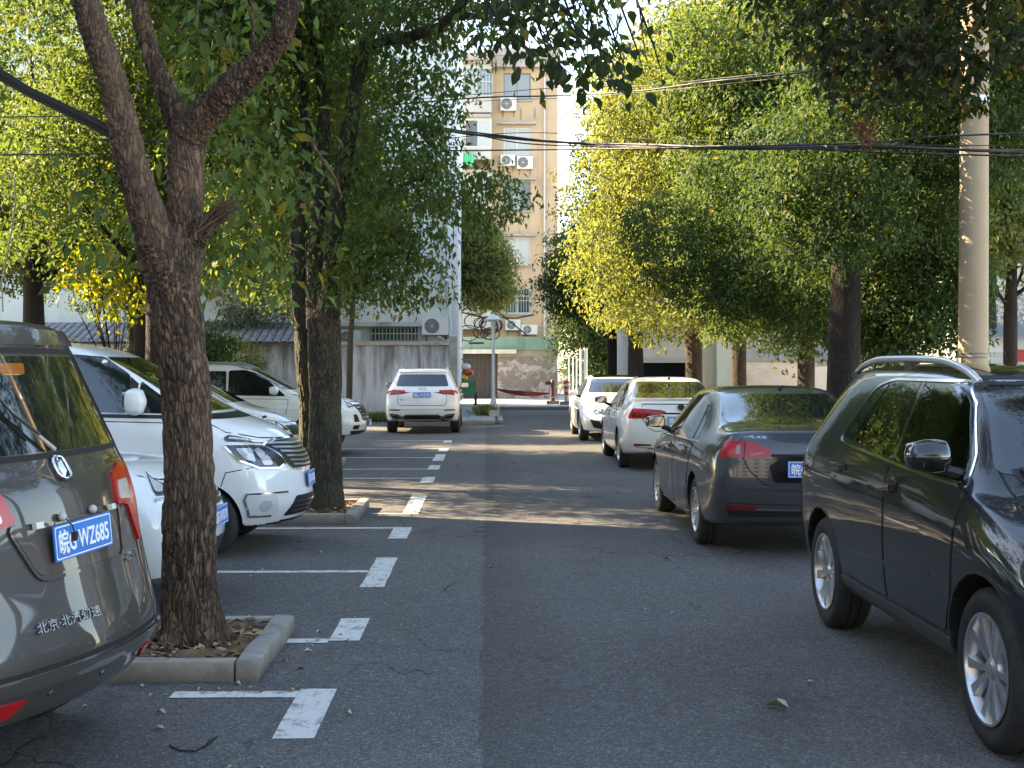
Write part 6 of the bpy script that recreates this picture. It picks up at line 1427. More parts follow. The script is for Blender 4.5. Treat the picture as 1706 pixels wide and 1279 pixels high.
cl = thing('hanging_laundry', 'green and white washing hanging below the balcony of the cream block', 'laundry', (X(778, Yb), Yb - .35, Z(256, Yb)))
bm = bmesh.new(); bmesh.ops.create_grid(bm, x_segments=8, y_segments=10, size=.5)
for v in bm.verts: v.co = Vector((v.co.x * .55 + .1, .05 * math.sin(v.co.x * 14), v.co.y * .7 - .35 - .12 * abs(v.co.x)))
obj('green_cloth', bm, simple('green_cloth', (.05, .42, .22), .8), cl)
bm = bmesh.new(); bmesh.ops.create_grid(bm, x_segments=8, y_segments=8, size=.5)
for v in bm.verts: v.co = Vector((v.co.x * .5 - .42, .05 + .04 * math.sin(v.co.x * 16), v.co.y * .8 - .4))
obj('pale_cloth', bm, simple('pale_cloth', (.55, .50, .36), .8), cl); tube('rail', [(-.8, 0, .01), (.8, 0, .01)], .012, FR_G, cl, 6)
# --- low shop annex with peeling wall and dark gate
Ya = 60.0; TEAL = m_facade('teal_fascia', (.12, .23, .19), (.17, .29, .25), .7, (.09, .10, .085)); DARKG = simple('dark_gate', (.040, .036, .036), .6)
an = thing('shop_annex', 'low annex with teal fascia, dark gate and peeling plaster wall', 'building', (0, Ya, 0))
def AN(o): o.location = Vector(o.location) + Vector((0, -Ya, 0)); return o
xa, xg, xr = X(760, Ya), X(829, Ya), X(929, Ya)
AN(box('plaster_wall', xg, xr, Ya, Ya + 4.5, .12, Z(594, Ya), m_peeling(), an, .01)); AN(box('beam', xg, xr + .03, Ya - .03, Ya + 4.5, Z(594, Ya) + .002, Z(583, Ya), m_concrete('beam_grey', (.22, .20, .17), (.34, .31, .27), 1.5), an, .01))
AN(box('fascia', xa, xr + .05, Ya - .08, Ya + 4.5, Z(583, Ya) + .002, Z(561, Ya), TEAL, an, .01)); AN(box('awning_edge', xa + .1, X(860, Ya), Ya - .35, Ya - .083, Z(589, Ya), Z(582, Ya), m_concrete('awning_white', (.42, .44, .40), (.52, .54, .50)), an, .01))
AN(box('gate_surround', xa - 6, xa + .2, Ya, Ya + 1, .12, Z(561, Ya), m_concrete('side_wall_grey', (.25, .24, .23), (.34, .33, .31)), an))
AN(box('gate_reveal', xa + .2, xg - .002, Ya + .6, Ya + .7, .12, Z(589, Ya), M_GAP, an))
gm = m_facade('old_gate', (.050, .044, .046), (.085, .078, .078), .6, (.02, .018, .018))
n = 9
for k in range(n):
    a = xa + .2 + (xg - xa - .2) * k / n; AN(box('gate_panel', a + .008, a + (xg - xa - .2) / n - .008, Ya + .35, Ya + .40, .13, Z(590, Ya), gm, an))
AN(box('gate_rail', xa + .2, xg - .01, Ya + .33, Ya + .348, 1.0, 1.06, DARKG, an)); AN(box('gate_smear', X(787, Ya), X(806, Ya), Ya + .322, Ya + .328, Z(641, Ya), Z(634, Ya), simple('faded_red', (.12, .03, .025), .7), an))
AN(box('roof_slot', X(781, Ya), X(806, Ya), Ya - .10, Ya - .082, Z(573, Ya), Z(570, Ya), M_GAP, an))
# --- white gable block on the left
Yg = 42.0; WG = m_facade('pale_gable', (.50, .55, .53), (.60, .65, .63), .28, (.28, .32, .30)); WG2 = m_facade('white_pilaster', (.62, .63, .62), (.72, .73, .72), .3, (.40, .40, .39))
gb = thing('apartment_building', 'white gable wall block rising left of centre behind the stained wall', 'building', (-1, Yg, 0))
def GB(o): o.location = Vector(o.location) + Vector((1, -Yg, 0)); return o
xe = X(762, Yg); xp = X(745, Yg)
bwin = (X(617, Yg), X(696, Yg), Z(568, Yg), Z(545, Yg))
GB(wall_open('wall', -22, xp - .002, 0, 18.5, Yg, .3, [bwin] + [(-18 + i * 3.4, -16.4 + i * 3.4, 4.2 + k * 2.9, 5.6 + k * 2.9) for i in range(3) for k in range(5)], WG, gb))
GB(box('pilaster', xp, xe, Yg - .12, Yg + .4, 0, 18.6, WG2, gb, .01)); GB(box('side_wall', xe - .3, xe - .003, Yg + .4, Yg + 10, 0, 18.5, WG2, gb)); GB(box('rear_mass', -22, xe - .32, Yg + .33, Yg + 10, 0, 18.4, WG, gb))
GB(window(gb, *bwin, Yg, FR_G, PANE_G, 4, 0, .12))
for i in range(3):
    for k in range(5): GB(window(gb, -18 + i * 3.4, -16.4 + i * 3.4, 4.2 + k * 2.9, 5.6 + k * 2.9, Yg, FR_W, [PANE, PANE_S], 2))
GB(box('ledge', -12, xp - .01, Yg - .35, Yg - .002, Z(544, Yg), Z(537, Yg), m_concrete('pale_ledge', (.42, .42, .40), (.52, .52, .50)), gb, .01))
bm = bmesh.new()
for px, r_ in ((740, .055), (722, .03)): tube_bm(bm, [(X(px, Yg) + 1, -.08, 18), (X(px, Yg) + 1, -.08, 3.6)], r_, 10)
tube_bm(bm, [(X(751, Yg) + 1, -.22, Z(468, Yg)), (X(751, Yg) + 1, -.22, .1)], .065, 12); tube_bm(bm, [(X(738, Yg) + 1, -.1, Z(460, Yg)), (X(745, Yg) + 1, -.2, Z(468, Yg)), (X(751, Yg) + 1, -.22, Z(470, Yg))], .05, 10)
for y in (490, 530, 575, 620): box_bm(bm, X(751, Yg) + .92, X(751, Yg) + 1.08, -.2, -.13, Z(y, Yg), Z(y, Yg) + .05)
smooth(obj('drainpipe', bm, simple('white_pipe', (.66, .68, .67), .5), gb), 50)
GB(box('meter_box', X(729, Yg), X(743, Yg), Yg - .16, Yg - .003, Z(503, Yg), Z(492, Yg), simple('beige_box', (.50, .40, .28), .6), gb, .01))
ac_unit('large air conditioner with round fan on the white gable by the corner', X(704, Yg), X(748, Yg), Z(558, Yg), Z(529, Yg), Yg, depth=.4)
ac_unit('old air conditioner half hidden behind the stained wall coping', X(566, Yg), X(603, Yg), Z(574, Yg), Z(550, Yg), Yg, depth=.4)
aw = thing('awning', 'small tilted sheet awning under the big air conditioner by the wall end', 'awning', (X(730, 41), 41, Z(560, 41)))
bm = bmesh.new(); box_bm(bm, 0, 1.0, -.35, .45, -.012, .012, Matrix.Rotation(R(28), 4, 'Y')); obj('sheet', bm, simple('awning_sheet', (.55, .57, .57), .5), aw); tube('strut', [(.45, .4, -.25), (-.05, .4, -.33)], .015, FR_G, aw, 6)
# --- stained boundary wall
Yw = 38.5
bw = thing('boundary_wall', 'grey stained rendered wall with coping behind the white compact SUV', 'wall', (0, Yw, 0))
box('wall_body', X(402, Yw), X(748, Yw), 0, .24, -.05, Z(575, Yw), m_stained_wall(), bw, .01)
x = X(401, Yw); ex = X(749, Yw)
while x < ex - .05: box('coping', x, min(x + 1.18, ex), -.06, .30, Z(575, Yw) + .002 + rnd.uniform(0, .006), Z(569, Yw) + rnd.uniform(-.008, .008), KERB, bw, .01); x += 1.186
box('end_pier', ex + .004, ex + .22, -.02, .26, -.05, Z(560, Yw), m_concrete('pier', (.20, .20, .19), (.30, .30, .29)), bw, .01)
# --- tile-roofed house
hs = thing('tiled_house', 'low white house with grey tile roof at left behind the parked vans', 'house', (-13, 38.72, 0))
box('wall', -11, X(404, 38.72) + 13, .0, 2.0, -.05, Z(570, 38.72), m_facade('whitewash', (.56, .56, .60), (.64, .64, .68), .3), hs)
box('doorway', -1.0, .1, -.012, -.002, 0, 2.0, DARKG, hs)
TILE = noisy('roof_tile_grey', (.14, .14, .16), (.26, .26, .28), 6, .9, bump=.3); xr1 = X(524, 38.72) + 13; tm = None; sl_ = math.atan2(.62, 1.9)
box('roof_deck', -11.2, xr1 - .02, -.25, 2.0, Z(570, 38.72), Z(570, 38.72) + .04, simple('roof_deck', (.10, .09, .08), .9), hs, M=Matrix.Translation((0, -.2, Z(570, 38.72))) @ Matrix.Rotation(sl_, 4, 'X') @ Matrix.Translation((0, 0, -Z(570, 38.72))))
for i in range(int((xr1 + 5.4) / .24)):
    for j in range(6):
        if tm is None:
            bm = bmesh.new(); top = [bm.verts.new((.115 + .115 * math.cos(a), 0, .045 * math.sin(a))) for a in np.linspace(math.pi, 0, 6)]; bot = [bm.verts.new((v.co.x * .92 + .01, .40, v.co.z * .8 + .012)) for v in top]
            for k in range(5): bm.faces.new([top[k], bot[k], bot[k + 1], top[k + 1]])
            und = [bm.verts.new((v.co.x, v.co.y, v.co.z - .012)) for v in top]
            for k in range(5): bm.faces.new([und[k], top[k], top[k + 1], und[k + 1]])
            o = obj('roof_tile', bm, TILE, hs); tm = o.data
        else: o = link(bpy.data.objects.new('roof_tile', tm), hs)
        o.location = (xr1 - (i + 1) * .24, -.45 + j * .33 * math.cos(sl_), Z(570, 38.72) - .05 + j * .33 * math.sin(sl_) + .03); o.rotation_euler = (sl_ + rnd.uniform(-.03, .01), 0, rnd.uniform(-.03, .03))
# --- right side: low wall, pale building with garage, pebbledash house
Yl = 33.0; PW = m_concrete('patchy_wall', (.58, .57, .57), (.72, .70, .70), 1.4, (.26, .25, .25), .5)
lw = thing('boundary_wall', 'low patchy whitish wall behind the right tree row', 'wall', (9, Yl, 0))
box('wall_body', X(1222, Yl) - 9, 11, 0, .2, 0, Z(603, Yl), PW, lw, .01); box('coping', X(1222, Yl) - 9.05, 11, -.04, .24, Z(603, Yl) + .002, Z(598, Yl), KERB, lw, .01)
tag(box('corner_pillar', X(1168, 32.8), X(1196, 32.8), 32.8, 33.8, .12, Z(560, 32.8), m_facade('grey_beige_panel', (.30, .30, .26), (.38, .37, .33), .4), None, .02), 'grey-beige pillar standing between two red-brown trunks', 'pillar')
tag(box('metal_cabinet', X(1197, 32.6), X(1236, 32.6), 32.6, 33.6, .12, Z(555, 32.6), m_facade('teal_grey_panel', (.34, .42, .41), (.42, .50, .48), .3), None, .03), 'pale grey-green metal cabinet beside the pillar and low wall', 'cabinet')
nb = tag(empty('notice_board', (X(1360, 32.9) , 32.9, 0)), 'blank pale blue-white panel on the low wall between trunks', 'board')
box('panel', 0, 1.75, -.03, -.004, .5, Z(611, 32.9), simple('pale_board', (.62, .66, .70), .5), nb, .01); box('panel_frame', -.03, 1.78, -.024, .0, .47, Z(609, 32.9) , simple('board_frame', (.40, .42, .44), .5), nb)
pb = thing('garage_building', 'pale building with dark garage opening behind the right tree row', 'building', (8, 39, 0))
PBW = m_facade('pale_right_wall', (.60, .61, .60), (.70, .71, .70), .3)
go = (X(1064, 39.0) - 8, X(1150, 39) - 8, .12, Z(604, 39))
o = wall_open('wall', X(1050, 39) - 8, 14, .12, 9.5, 0, .3, [go] + [(-.5 + i * 3.0, 1.1 + i * 3.0, 3.0 + k * 2.9, 4.5 + k * 2.9) for i in range(4) for k in range(2)], PBW, pb)
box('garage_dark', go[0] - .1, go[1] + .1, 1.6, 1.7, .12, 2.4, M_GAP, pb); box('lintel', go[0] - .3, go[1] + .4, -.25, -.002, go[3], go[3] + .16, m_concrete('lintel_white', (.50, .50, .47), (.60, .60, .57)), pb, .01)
box('rear_mass', X(1050, 39) - 7.7, 14, 1.75, 8, .12, 9.4, PBW, pb)
for i in range(4):
    for k in range(2): window(pb, -.5 + i * 3.0, 1.1 + i * 3.0, 3.0 + k * 2.9, 4.5 + k * 2.9, 0, FR_W, [PANE, PANE_S], 2)
ph = thing('pebbledash_house', 'grey pebbledash house with white windows at the right edge', 'building', (14, 29, 0)); PEB = m_pebble(); Yp = 29.0
hx0 = X(1598, Yp) - 14
pw = [(X(1664, Yp) - 14, X(1664, Yp) - 12.4, Z(468, Yp), Z(425, Yp)), (X(1658, Yp) - 14, X(1658, Yp) - 12.2, Z(292, Yp), Z(225, Yp)), (X(1690, Yp) - 14, X(1690, Yp) - 12.6, Z(148, Yp), Z(105, Yp))]
wall_open('wall', hx0, 8, .12, 9.6, 0, .3, pw, PEB, ph); box('rear_mass', hx0 + .1, 8, .34, 8, .12, 9.5, PEB, ph)
for i, p_ in enumerate(pw): window(ph, *p_, 0, FR_W, [PANE, PANE_S], 3, p_[3] - .5 if i == 1 else 0, .14 if i == 1 else 0, sill=m_concrete('white_sill', (.6, .6, .6), (.7, .7, .7)))
box('floor_band', hx0 - .02, 8, -.06, -.002, Z(216, Yp), Z(205, Yp), m_concrete('white_band', (.55, .55, .54), (.65, .65, .64)), ph, .01); box('floor_band', hx0 - .02, 8, -.06, -.002, Z(482, Yp), Z(475, Yp), m_concrete('white_band', (.55, .55, .54), (.65, .65, .64)), ph, .01)
sh = thing('corrugated_shed', 'low corrugated lean-to with red sheet under the pebbledash house', 'shed', (X(1652, 26), 26, 0))
g_ = X(1720, 26) - X(1652, 26); box('shed_wall', 0, 3, 0, .1, .12, Z(560, 26), PBW, sh)
bm = bmesh.new(); n = 46
for k in range(n):
    x = -.1 + 3.2 * k / n; vs = [bm.verts.new((x, -.5, Z(562, 26))), bm.verts.new((x + 3.2 / n, -.5, Z(562, 26) + (.03 if k % 2 else -.03))), bm.verts.new((x + 3.2 / n, .9, Z(538, 26) + (.03 if k % 2 else -.03))), bm.verts.new((x, .9, Z(538, 26)))]
    bm.faces.new(vs)
bmesh.ops.remove_doubles(bm, verts=bm.verts[:], dist=.02); r_ = bmesh.ops.solidify(bm, geom=bm.faces[:], thickness=.01); obj('shed_roof', bm, simple('pale_sheet', (.42, .44, .43), .6), sh)
for k in range(7): box('slat', .05, 2.9, -.03, -.005, 1.0 + k * .14, 1.10 + k * .14, simple('pale_slat', (.46, .47, .45), .6), sh)
box('red_sheet', X(1689, 26) - X(1652, 26), 1.3, -.06, -.035, Z(602, 26), Z(582, 26), simple('red_sheet', (.42, .03, .02), .6), sh)
# block out of the picture on the left that keeps the near road in shade
bl = thing('apartment_building', 'long pale apartment block running beside the left bays, outside the photo', 'building', (-13.2, 0, 0))
BLW = m_facade('left_block_wall', (.46, .43, .38), (.54, .51, .46), .4)
box('wall', -12, 0, -12, 18.4, -.05, 15.6, BLW, bl, .02)
bm = bmesh.new(); bg_ = bmesh.new()
for k in range(4):
    for i in range(8): y = -10.5 + i * 3.5; box_bm(bg_, .005, .02, y, y + 1.6, 1.2 + k * 2.85, 2.7 + k * 2.85); box_bm(bm, .002, .06, y - .08, y + 1.68, 1.1 + k * 2.85, 1.18 + k * 2.85)
obj('window_panes', bg_, PANE, bl); obj('window_sills', bm, LEDGE, bl)
rb = thing('apartment_building', 'apartment block closing the street behind the camera', 'building', (4, -34, 0))  # added out of view for reflections and a darker low sky
box('wall', -26, 26, -10, 0, -.05, 16, m_facade('rear_block_wall', (.42, .37, .30), (.50, .45, .38), .4), rb, .02)
bg_ = bmesh.new()
for k in range(5):
    for i in range(12): box_bm(bg_, -24 + i * 4.1, -22.2 + i * 4.1, .005, .02, 1.3 + k * 3, 2.8 + k * 3)
obj('window_panes', bg_, PANE, rb)
# ------------------------------------------------------------------ pole, cables, street furniture
POLE = m_facade('pole_concrete', (.35, .26, .165), (.44, .335, .22), .6, (.19, .14, .09))
Yo = 13.6; xo = X(1627, Yo)
po = thing('utility_pole', 'tall pale concrete utility pole right of the dark SUV, sunlit on its left side', 'pole', (xo, Yo, .12))
bm = bmesh.new(); lathe_bm(bm, [(.158, -.1), (.156, 2.0), (.140, 6.5), (.13, 9.5), (.001, 9.5)], 28); smooth(obj('shaft', bm, POLE, po), 40)
for z in (1.62, 1.66): bm = bmesh.new(); lathe_bm(bm, [(.158, z), (.163, z + .004), (.163, z + .012), (.158, z + .016)], 28); obj('wire_band', bm, FR_G, po)
box('number_plate', -.168, -.160, -.08, .03, 1.35, 1.62, simple('pale_tag', (.60, .56, .48), .6), po)
for z in (4.38, 5.9): bm = bmesh.new(); lathe_bm(bm, [(.14, z), (.158, z), (.158, z + .06), (.14, z + .06)], 28); obj('clamp', bm, M_DULL, po)
CAB = simple('cable_black', (.012, .012, .013), .55)
def cable(label, pts, r_, sag=.0, n=10):
    ps = [P(p[0], p[1], p[2] - 2.5 * min(1, max(0, (p[0] - 950) / 300)) if p[2] < 16.7 else p[2]) for p in pts]; out = []; N_ = len(ps)
    for i in range(N_ - 1):
        p0, p1, p2, p3 = ps[max(i - 1, 0)], ps[i], ps[i + 1], ps[min(i + 2, N_ - 1)]
        for k in range(n):
            t = k / n; q = .5 * ((2 * p1) + (-p0 + p2) * t + (2 * p0 - 5 * p1 + 4 * p2 - p3) * t * t + (-p0 + 3 * p1 - 3 * p2 + p3) * t ** 3); q.z -= sag * 4 * t * (1 - t); out.append(q)
    out.append(ps[-1]); bm = bmesh.new(); tube_bm(bm, out, r_ * .8, 6); c = obj('overhead_cable', bm, CAB); smooth(c, 60)
    return tag(c, label, 'cable', 'overhead cables crossing the street')
cable('thickest black cable bundle crossing the middle of the street', [(170, 236, 13.5), (420, 238, 14.5), (600, 216, 15.2), (690, 209, 15.6), (780, 224, 15.8), (930, 237, 16.0), (1080, 241, 16), (1240, 246, 15.8), (1450, 243, 15.6), (1720, 252, 15)], .020)
cable('second black cable braided just under the thickest bundle', [(600, 222, 15.3), (690, 212, 15.7), (830, 226, 15.9), (960, 240, 16.1), (1090, 244, 16.1), (1250, 243, 15.9), (1460, 252, 15.7), (1720, 258, 15.1)], .012)
cable('cable sagging lowest in the bundle over the road centre', [(560, 236, 15.1), (700, 210, 15.7), (860, 238, 15.9), (985, 244, 16.1), (1110, 247, 16), (1260, 248, 15.8), (1500, 246, 15.6), (1720, 248, 15)], .010)
cable('straight lower cable running level under the bundle', [(-30, 262, 13.2), (350, 257, 14.5), (640, 253, 15.2), (900, 250, 15.6), (1200, 244, 15.6), (1450, 236, 15.3), (1560, 226, 15.0), (1720, 219, 14.6)], .011)
cable('thin wire just above the lower level cable', [(340, 246, 14.4), (600, 246, 15.2), (860, 222, 15.8), (1100, 232, 16), (1400, 240, 15.7), (1720, 240, 15)], .006)
cable('upper cable rising to the right across the tree crown', [(660, 176, 17), (800, 164, 17), (930, 160, 17), (1060, 152, 16.6), (1180, 136, 16.2), (1300, 124, 15.8), (1430, 110, 15.4), (1640, 98, 15)], .013)
cable('thin companion wire beside the upper rising cable', [(660, 170, 17.1), (800, 158, 17.1), (930, 147, 17.1), (1060, 144, 16.7), (1180, 132, 16.3), (1300, 120, 15.9), (1440, 112, 15.5), (1640, 104, 15.1)], .006)
cable('faint third wire under the upper rising cable', [(640, 190, 17.2), (800, 170, 17.2), (960, 163, 17.1), (1130, 148, 16.5), (1300, 130, 15.9), (1500, 116, 15.4)], .005)
cable('single wire high at the left edge', [(-30, 200, 12), (150, 198, 12.8), (330, 206, 13.6), (520, 214, 14.6)], .007)
cable('pale wire hanging low at the left edge before the leaves', [(-20, 196, 11.5), (60, 226, 12), (150, 246, 12.8), (260, 268, 13.6)], .005)
cb_ = thing('cable_bundle', 'thick drooping rope of black cables at the upper left edge', 'cable bundle', tuple(P(60, 160, 9.5)))
bm = bmesh.new(); g = random.Random(2); ce = P(60, 160, 9.5)
for k in range(22):
    a = g.uniform(0, 6.28); r_ = .045 * math.sqrt(g.random()); o1 = Vector((0, math.cos(a) * r_, math.sin(a) * r_)); tube_bm(bm, [P(-60, 92, 9.0) - ce + o1, P(0, 122, 9.2) - ce + o1 * 1.1, P(60, 158, 9.5) - ce + o1 * .8 + Vector((0, 0, g.uniform(-.01, .01))), P(130, 192, 9.9) - ce + o1, P(190, 222, 10.3) - ce + o1 * 1.3, P(240, 236, 12.8) - ce + o1 * .7], g.uniform(.008, .013), 5)
smooth(obj('cables', bm, CAB, cb_), 60)
bm = bmesh.new()
bm.free()
for px, py in ():
    p = P(px, py, 9.6) - ce; bm = bmesh.new(); lathe_bm(bm, [(.075, 0), (.075, .02)], 12); o = obj('tie', bm, simple('pale_tie', (.3, .3, .28), .6), cb_, p); o.rotation_euler = (0, R(118), 0)
vn = thing('hanging_vine', 'pale drooping vine stem at the left edge above the grey MPV', 'vine', tuple(P(36, 300, 14)))
c0 = P(36, 300, 14); tube('stem', [P(x, y, 14) - c0 for x, y in ((4, 300, ), (20, 293), (32, 300), (33, 340), (28, 380), (18, 430), (10, 470), (12, 520))], .008, simple('vine_stem', (.30, .27, .20), .8), vn, 6)
cc = thing('cable_coil', 'tangled coils of black cable hanging before the cream block', 'cable coil', tuple(P(800, 545, 50)))
c0 = P(800, 545, 50); bm = bmesh.new(); g = random.Random(6)
for k in range(11):
    cx, cy, rr = g.uniform(775, 830), g.uniform(535, 560), g.uniform(8, 20); ring = [P(cx + rr * math.cos(a), cy + rr * .75 * math.sin(a), 50 + .1 * k) - c0 for a in np.linspace(0, 6.283, 15)[:-1]]; tube_bm(bm, ring + ring[:2], .022, 5, cap=False)
for a in ([(768, 520), (800, 528), (860, 530), (890, 524)], [(765, 480), (790, 500), (830, 520), (880, 560)], [(770, 570), (768, 500), (766, 440), (772, 380)]): tube_bm(bm, [P(x, y, 50) - c0 for x, y in a], .03, 5)
smooth(obj('cables', bm, CAB, cc), 60); tube('support_post', [P(766, 420, 50.3) - c0, P(768, 662, 50.3) - c0], .09, m_concrete('post_grey', (.2, .19, .17), (.3, .28, .26)), cc, 10)
# lamp post
Yt = 41.0; lp = thing('street_lamp', 'white garden lamp post with conical shade on the paved corner', 'street lamp', tuple(P(822, 700, Yt) * 1.0)); lp.location = (X(822, Yt), Yt, .12); WM = simple('white_metal', (.60, .62, .60), .4)
bm = bmesh.new(); lathe_bm(bm, [(.16, 0), (.16, .22), (.11, .34), (.07, .5), (.055, .55), (.05, 2.75), (.075, 2.78), (.075, 2.83), (.03, 2.86)], 20); smooth(obj('post', bm, WM, lp), 35)
bm = bmesh.new(); lathe_bm(bm, [(.08, 2.86), (.10, 3.02), (.30, 3.03), (.31, 3.05), (.06, 3.20), (.001, 3.22)], 24); smooth(obj('shade', bm, WM, lp), 35); bm = bmesh.new(); lathe_bm(bm, [(.07, 2.861), (.092, 3.015)], 20); obj('lens', bm, simple('milky', (.6, .6, .56), .3), lp)
# hydrant-like barrier posts and banner
def barrier(label, px, Y, mat, h):
    t = thing('barrier_post', label, 'barrier', (X(px, Y), Y, .12), 0, 'barrier posts at the pavement edge'); box('base', -.26, .26, -.18, .18, 0, .14, simple('base_grey', (.16, .15, .15), .8), t, .03, seg=2)
    bm = bmesh.new(); lathe_bm(bm, [(.10, .14), (.09, h * .75), (.12, h * .8), (.10, h * .9), (.05, h), (.001, h)], 14); smooth(obj('post', bm, mat, t), 40); return t
BR = simple('maroon_post', (.10, .03, .035), .6); b1 = barrier('dark maroon barrier post holding the red banner tape', 921, 51, BR, 1.0)
box('arm', -.30, -.08, -.05, .05, .78, .92, BR, b1, .02)
b2_ = barrier('red and white barrier post right of the maroon one', 944, 50, simple('pale_post', (.42, .42, .40), .6), .95)
for z in (.40, .62, .84): bm = bmesh.new(); lathe_bm(bm, [(.107, z), (.107, z + .12)], 14); obj('red_band', bm, simple('red_band', (.45, .03, .03), .6), b2_)
tube('chain', [(-.1, 0, .75), (-.35, .3, .30), (-.62, .6, .28)], .02, simple('pale_chain', (.5, .5, .48), .6), b2_, 6)
bt_ = thing('banner_tape', 'long red tape strung from the lamp post to the maroon barrier', 'banner', (X(870, 51), 51, 0))
bm = bmesh.new(); c = []
for k in range(21):
    t = k / 20; x = X(826 + 92 * t, 51) - X(870, 51); z = Z(648 + 7 * t + 4 * math.sin(t * math.pi), 51); hw_ = .012 + .09 * math.sin(t * math.pi) ** .8; c.append((bm.verts.new((x, .02 * math.sin(k), z - hw_)), bm.verts.new((x, .02 * math.sin(k + 1), z + hw_))))
for a, b in zip(c[:-1], c[1:]): bm.faces.new([a[0], b[0], b[1], a[1]])
bmesh.ops.solidify(bm, geom=bm.faces[:], thickness=.006); obj('tape', bm, simple('red_tape', (.16, .04, .03), .7), bt_)
for i, (px, h) in enumerate(((948, 1.25), (955, 1.22), (961, 1.25))):
    t = thing('fence_post', ['leftmost of three thin pale fence posts beyond the barriers', 'middle one of three thin pale fence posts beyond the barriers', 'rightmost of three thin pale fence posts beyond the barriers'][i], 'fence post', (X(px, 54), 54, .12), 0, 'thin fence posts beyond the junction')
    tube('post', [(0, 0, 0), (0, 0, h * 1.55)], .03, WM, t, 8); tube('cap', [(0, 0, h * 1.55), (0, 0, h * 1.58)], .05, WM, t, 8)
for i, (px, top, wd) in enumerate(((968, 588, .05), (976, 586, .08))):
    t = thing('sign_pole', ['thin pale pole at left of a pair behind the far white car', 'thicker pale pole at right of a pair behind the far white car'][i], 'pole', (X(px, 52), 52, .12)); tube('shaft', [(0, 0, 0), (0, 0, Z(top, 52))], wd, WM, t, 10); tube('cap', [(0, 0, Z(top, 52)), (0, 0, Z(top, 52) + .04)], wd * 1.15, WM, t, 10)
# rubbish tricycle
tc = thing('rubbish_cart', 'green rubbish tricycle with red and yellow bags by the pipe corner', 'cart', (X(777, 49), 49, .12)); GN = simple('cart_green', (.03, .17, .08), .5)
bm = bmesh.new(); box_bm(bm, -.42, .42, -.45, .8, .42, 1.0)
for v in bm.verts:
    if v.co.z < .5: v.co.x *= .85
bevel_bm(bm, .02); obj('bin', bm, GN, tc)
for s_ in (-1, 1):
    bm = bmesh.new(); lathe_bm(bm, [(.12, -.03), (.26, -.05), (.28, 0), (.26, .05), (.12, .03)], 20, 'y'); o = smooth(obj('wheel', bm, M_TYRE, tc, (s_ * .36, 0, .28)), 40); o.rotation_euler = (0, 0, R(90))
for i, (m, x, z, r_) in enumerate((('bag_yellow', -.12, 1.1, .22), ('bag_red', .05, 1.3, .22), ('bag_white', -.05, 1.52, .20), ('bag_red', -.3, 1.28, .15))):
    c_ = {'bag_yellow': (.55, .40, .02), 'bag_red': (.48, .05, .03), 'bag_white': (.6, .6, .6)}[m]; bm = bmesh.new(); bmesh.ops.create_icosphere(bm, subdivisions=3, radius=r_)
    for v in bm.verts: v.co = v.co * (1 + .25 * mn.noise(v.co * 7 + Vector((i, 0, 0)))) + Vector((x, 0, z)); v.co.z = z + (v.co.z - z) * .75
    smooth(obj('bag', bm, simple(m, c_, .4), tc), 0)
box('lid', -.30, .34, -.10, .5, 1.78, 1.84, GN, tc, .03); tube('frame', [(.36, -.3, 1.0), (.36, -.3, 1.8)], .02, GN, tc, 6)
# grass tufts
def grass(label, x0, x1, y0, y1, n, h, z=0, nm='grass', seed=1):
    rg = np.random.default_rng(seed); p = np.stack([rg.normal((x0 + x1) / 2, (x1 - x0) / 3.2, n), rg.uniform(y0, y1, n), np.full(n, z)], 1); ax = rg.normal(size=(n, 3)) * .45 + np.array([0, 0, 1.])
    o = leaf_mesh(nm, p, rg.normal(size=(n, 3)), ax, h * (.5 + .7 * rg.random(n)), LEAF_B, None, .09, .03); return tag(o, label, 'grass', kind='stuff')
grass('tuft of weeds by the lamp post on the pavers', X(795, 40.5), X(820, 40.5), 38.8, 40.8, 420, .34, .13, seed=3); grass('strip of grass along the foot of the stained wall', -4.6, -2.6, 37.4, 38.4, 2600, .28, 0, seed=4); grass('weeds on the corner beside the lamp foot', .0, .35, 38.6, 39.8, 120, .25, .13, seed=5)
# planter stone near the lamp
tag(box('stone_block', X(815, 38.6), X(832, 38.6), 38.4, 39.0, .12, .30, KERB, None, .02), 'grey stone block at the paved corner in front of the lamp post', 'block')
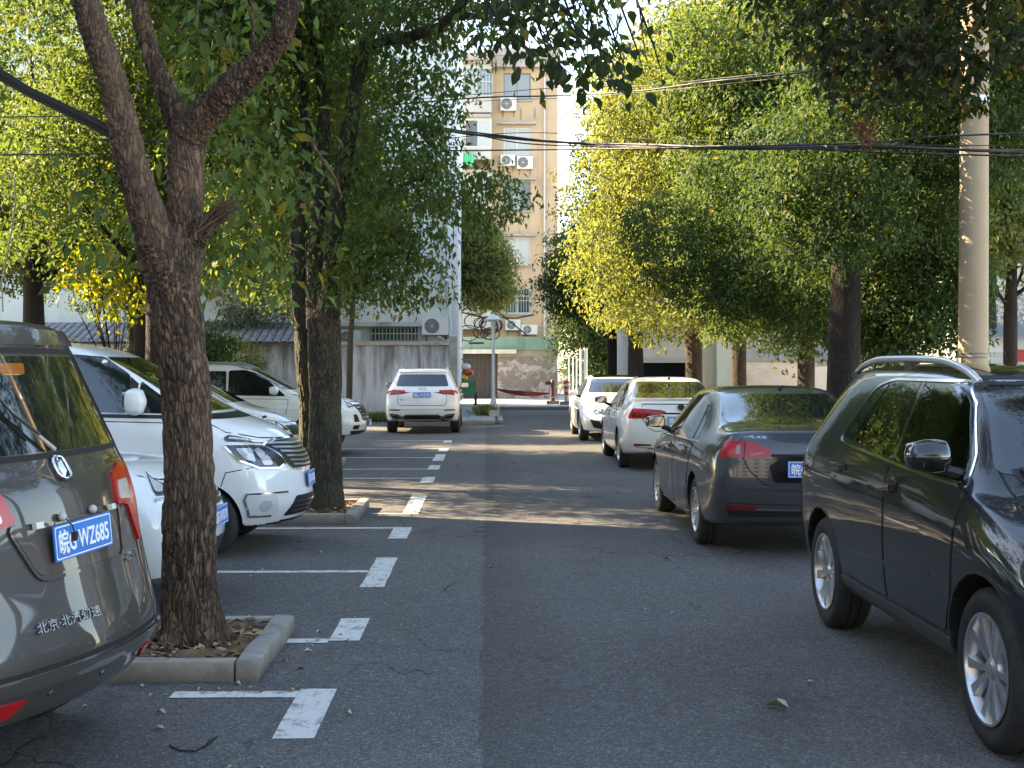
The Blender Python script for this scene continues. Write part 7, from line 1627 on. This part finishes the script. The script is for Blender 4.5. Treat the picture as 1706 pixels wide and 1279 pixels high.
# ------------------------------------------------------------------ fallen leaves
lv = bpy.data.meshes.new('fallen_leaf'); lv.from_pydata([(x * .8, y * .8, z * 2.0 + .008) for x, y, z in [(0, 0, 0), (.020, .018, .008), (.026, .045, .010), (.015, .075, .004), (0, .095, -.002), (-.015, .075, .006), (-.026, .045, .014), (-.020, .018, .006), (0, .03, 0), (0, .06, .001)]], [], [(0, 1, 8), (1, 2, 9, 8), (2, 3, 4, 9), (0, 8, 7), (7, 8, 9, 6), (6, 9, 4, 5)]); lv.shade_smooth()
LM = [LITTER3, simple('leaf_pale', (.36, .36, .26), .7), LITTER, LITTER2]
lab = {(1318, 1188): 'pale curled leaf alone on the road near the dark SUV front wheel', (275, 1216): 'dry leaf left of the nearest corner marking, near the bottom edge', (262, 1187): 'dry leaf just below the nearest tree pit kerb', (575, 1190): 'dry leaf right of the nearest corner marking',
       (505, 1089): 'grey leaf below the short L-shaped marking', (390, 1140): 'curled leaf against the front kerb of the nearest pit', (1395, 1047): 'leaf beside the dark SUV rear tyre', (1120, 935): 'pale leaf on the road behind the grey sedan', (537, 923): 'small leaf in the bay below the minivan'}
for (px, py), l in lab.items():
    me = lv if True else None; o = bpy.data.objects.new('fallen_leaf', lv.copy()); o.data.materials.append(LM[1] if px in (1318, 1120) else LM[0]); link(o); p = G(px, py); o.location = (p.x, p.y, .002); s_ = 1.5 if px == 1318 else rnd.uniform(.6, .9); o.scale = (s_, s_, s_); o.rotation_euler = (rnd.uniform(-.2, .2), 0, rnd.uniform(0, 6.28)); tag(o, l, 'leaf', 'fallen leaves on the road')
lms = []
for m in LM: q = lv.copy(); q.materials.append(m); lms.append(q)
g = random.Random(21)
for k in range(110):
    Yk = g.choice([g.uniform(5, 12), g.uniform(9, 24)]); xk = g.uniform(-2.8, -.3) if g.random() < .7 else g.uniform(0, 1.9)
    if k > 80: Yk, xk = (g.gauss(6.45, .12), g.uniform(-2.2, -1.1)) if k % 2 else (g.gauss(7.0, .5), g.gauss(-1.05, .10))
    if -2.3 < xk < -1.15 and 6.5 < Yk < 7.95: continue
    o = link(bpy.data.objects.new('fallen_leaf', g.choice(lms))); o.location = (xk, Yk, .002); s_ = g.uniform(.25, .6); o.scale = (s_, s_, s_); o.rotation_euler = (g.uniform(-.3, .3), g.uniform(-.3, .3), g.uniform(0, 6.28)); tag(o, 'tiny dry leaf scrap lying on the asphalt', 'leaf', 'small leaf scraps on the asphalt')
tw = thing('fallen_twig', 'thin curved twig on the asphalt at the bottom left', 'twig', tuple(G(320, 1245))); c0 = G(320, 1245); tube('stem', [G(x, y) - c0 + Vector((0, 0, .006)) for x, y in ((283, 1243), (300, 1252), (325, 1253), (345, 1243), (362, 1228))], .004, BARK_D, tw, 5); tube('side_stem', [G(340, 1247) - c0 + Vector((0, 0, .006)), G(352, 1236) - c0 + Vector((0, 0, .02))], .003, BARK_D, tw, 5)
# ------------------------------------------------------------------ vehicles
for f in (dark_suv, grey_sedan, white_sedan, far_white_car, grey_mpv, white_hatch, white_mpv, hidden_sedan, cream_suv, audi): f()
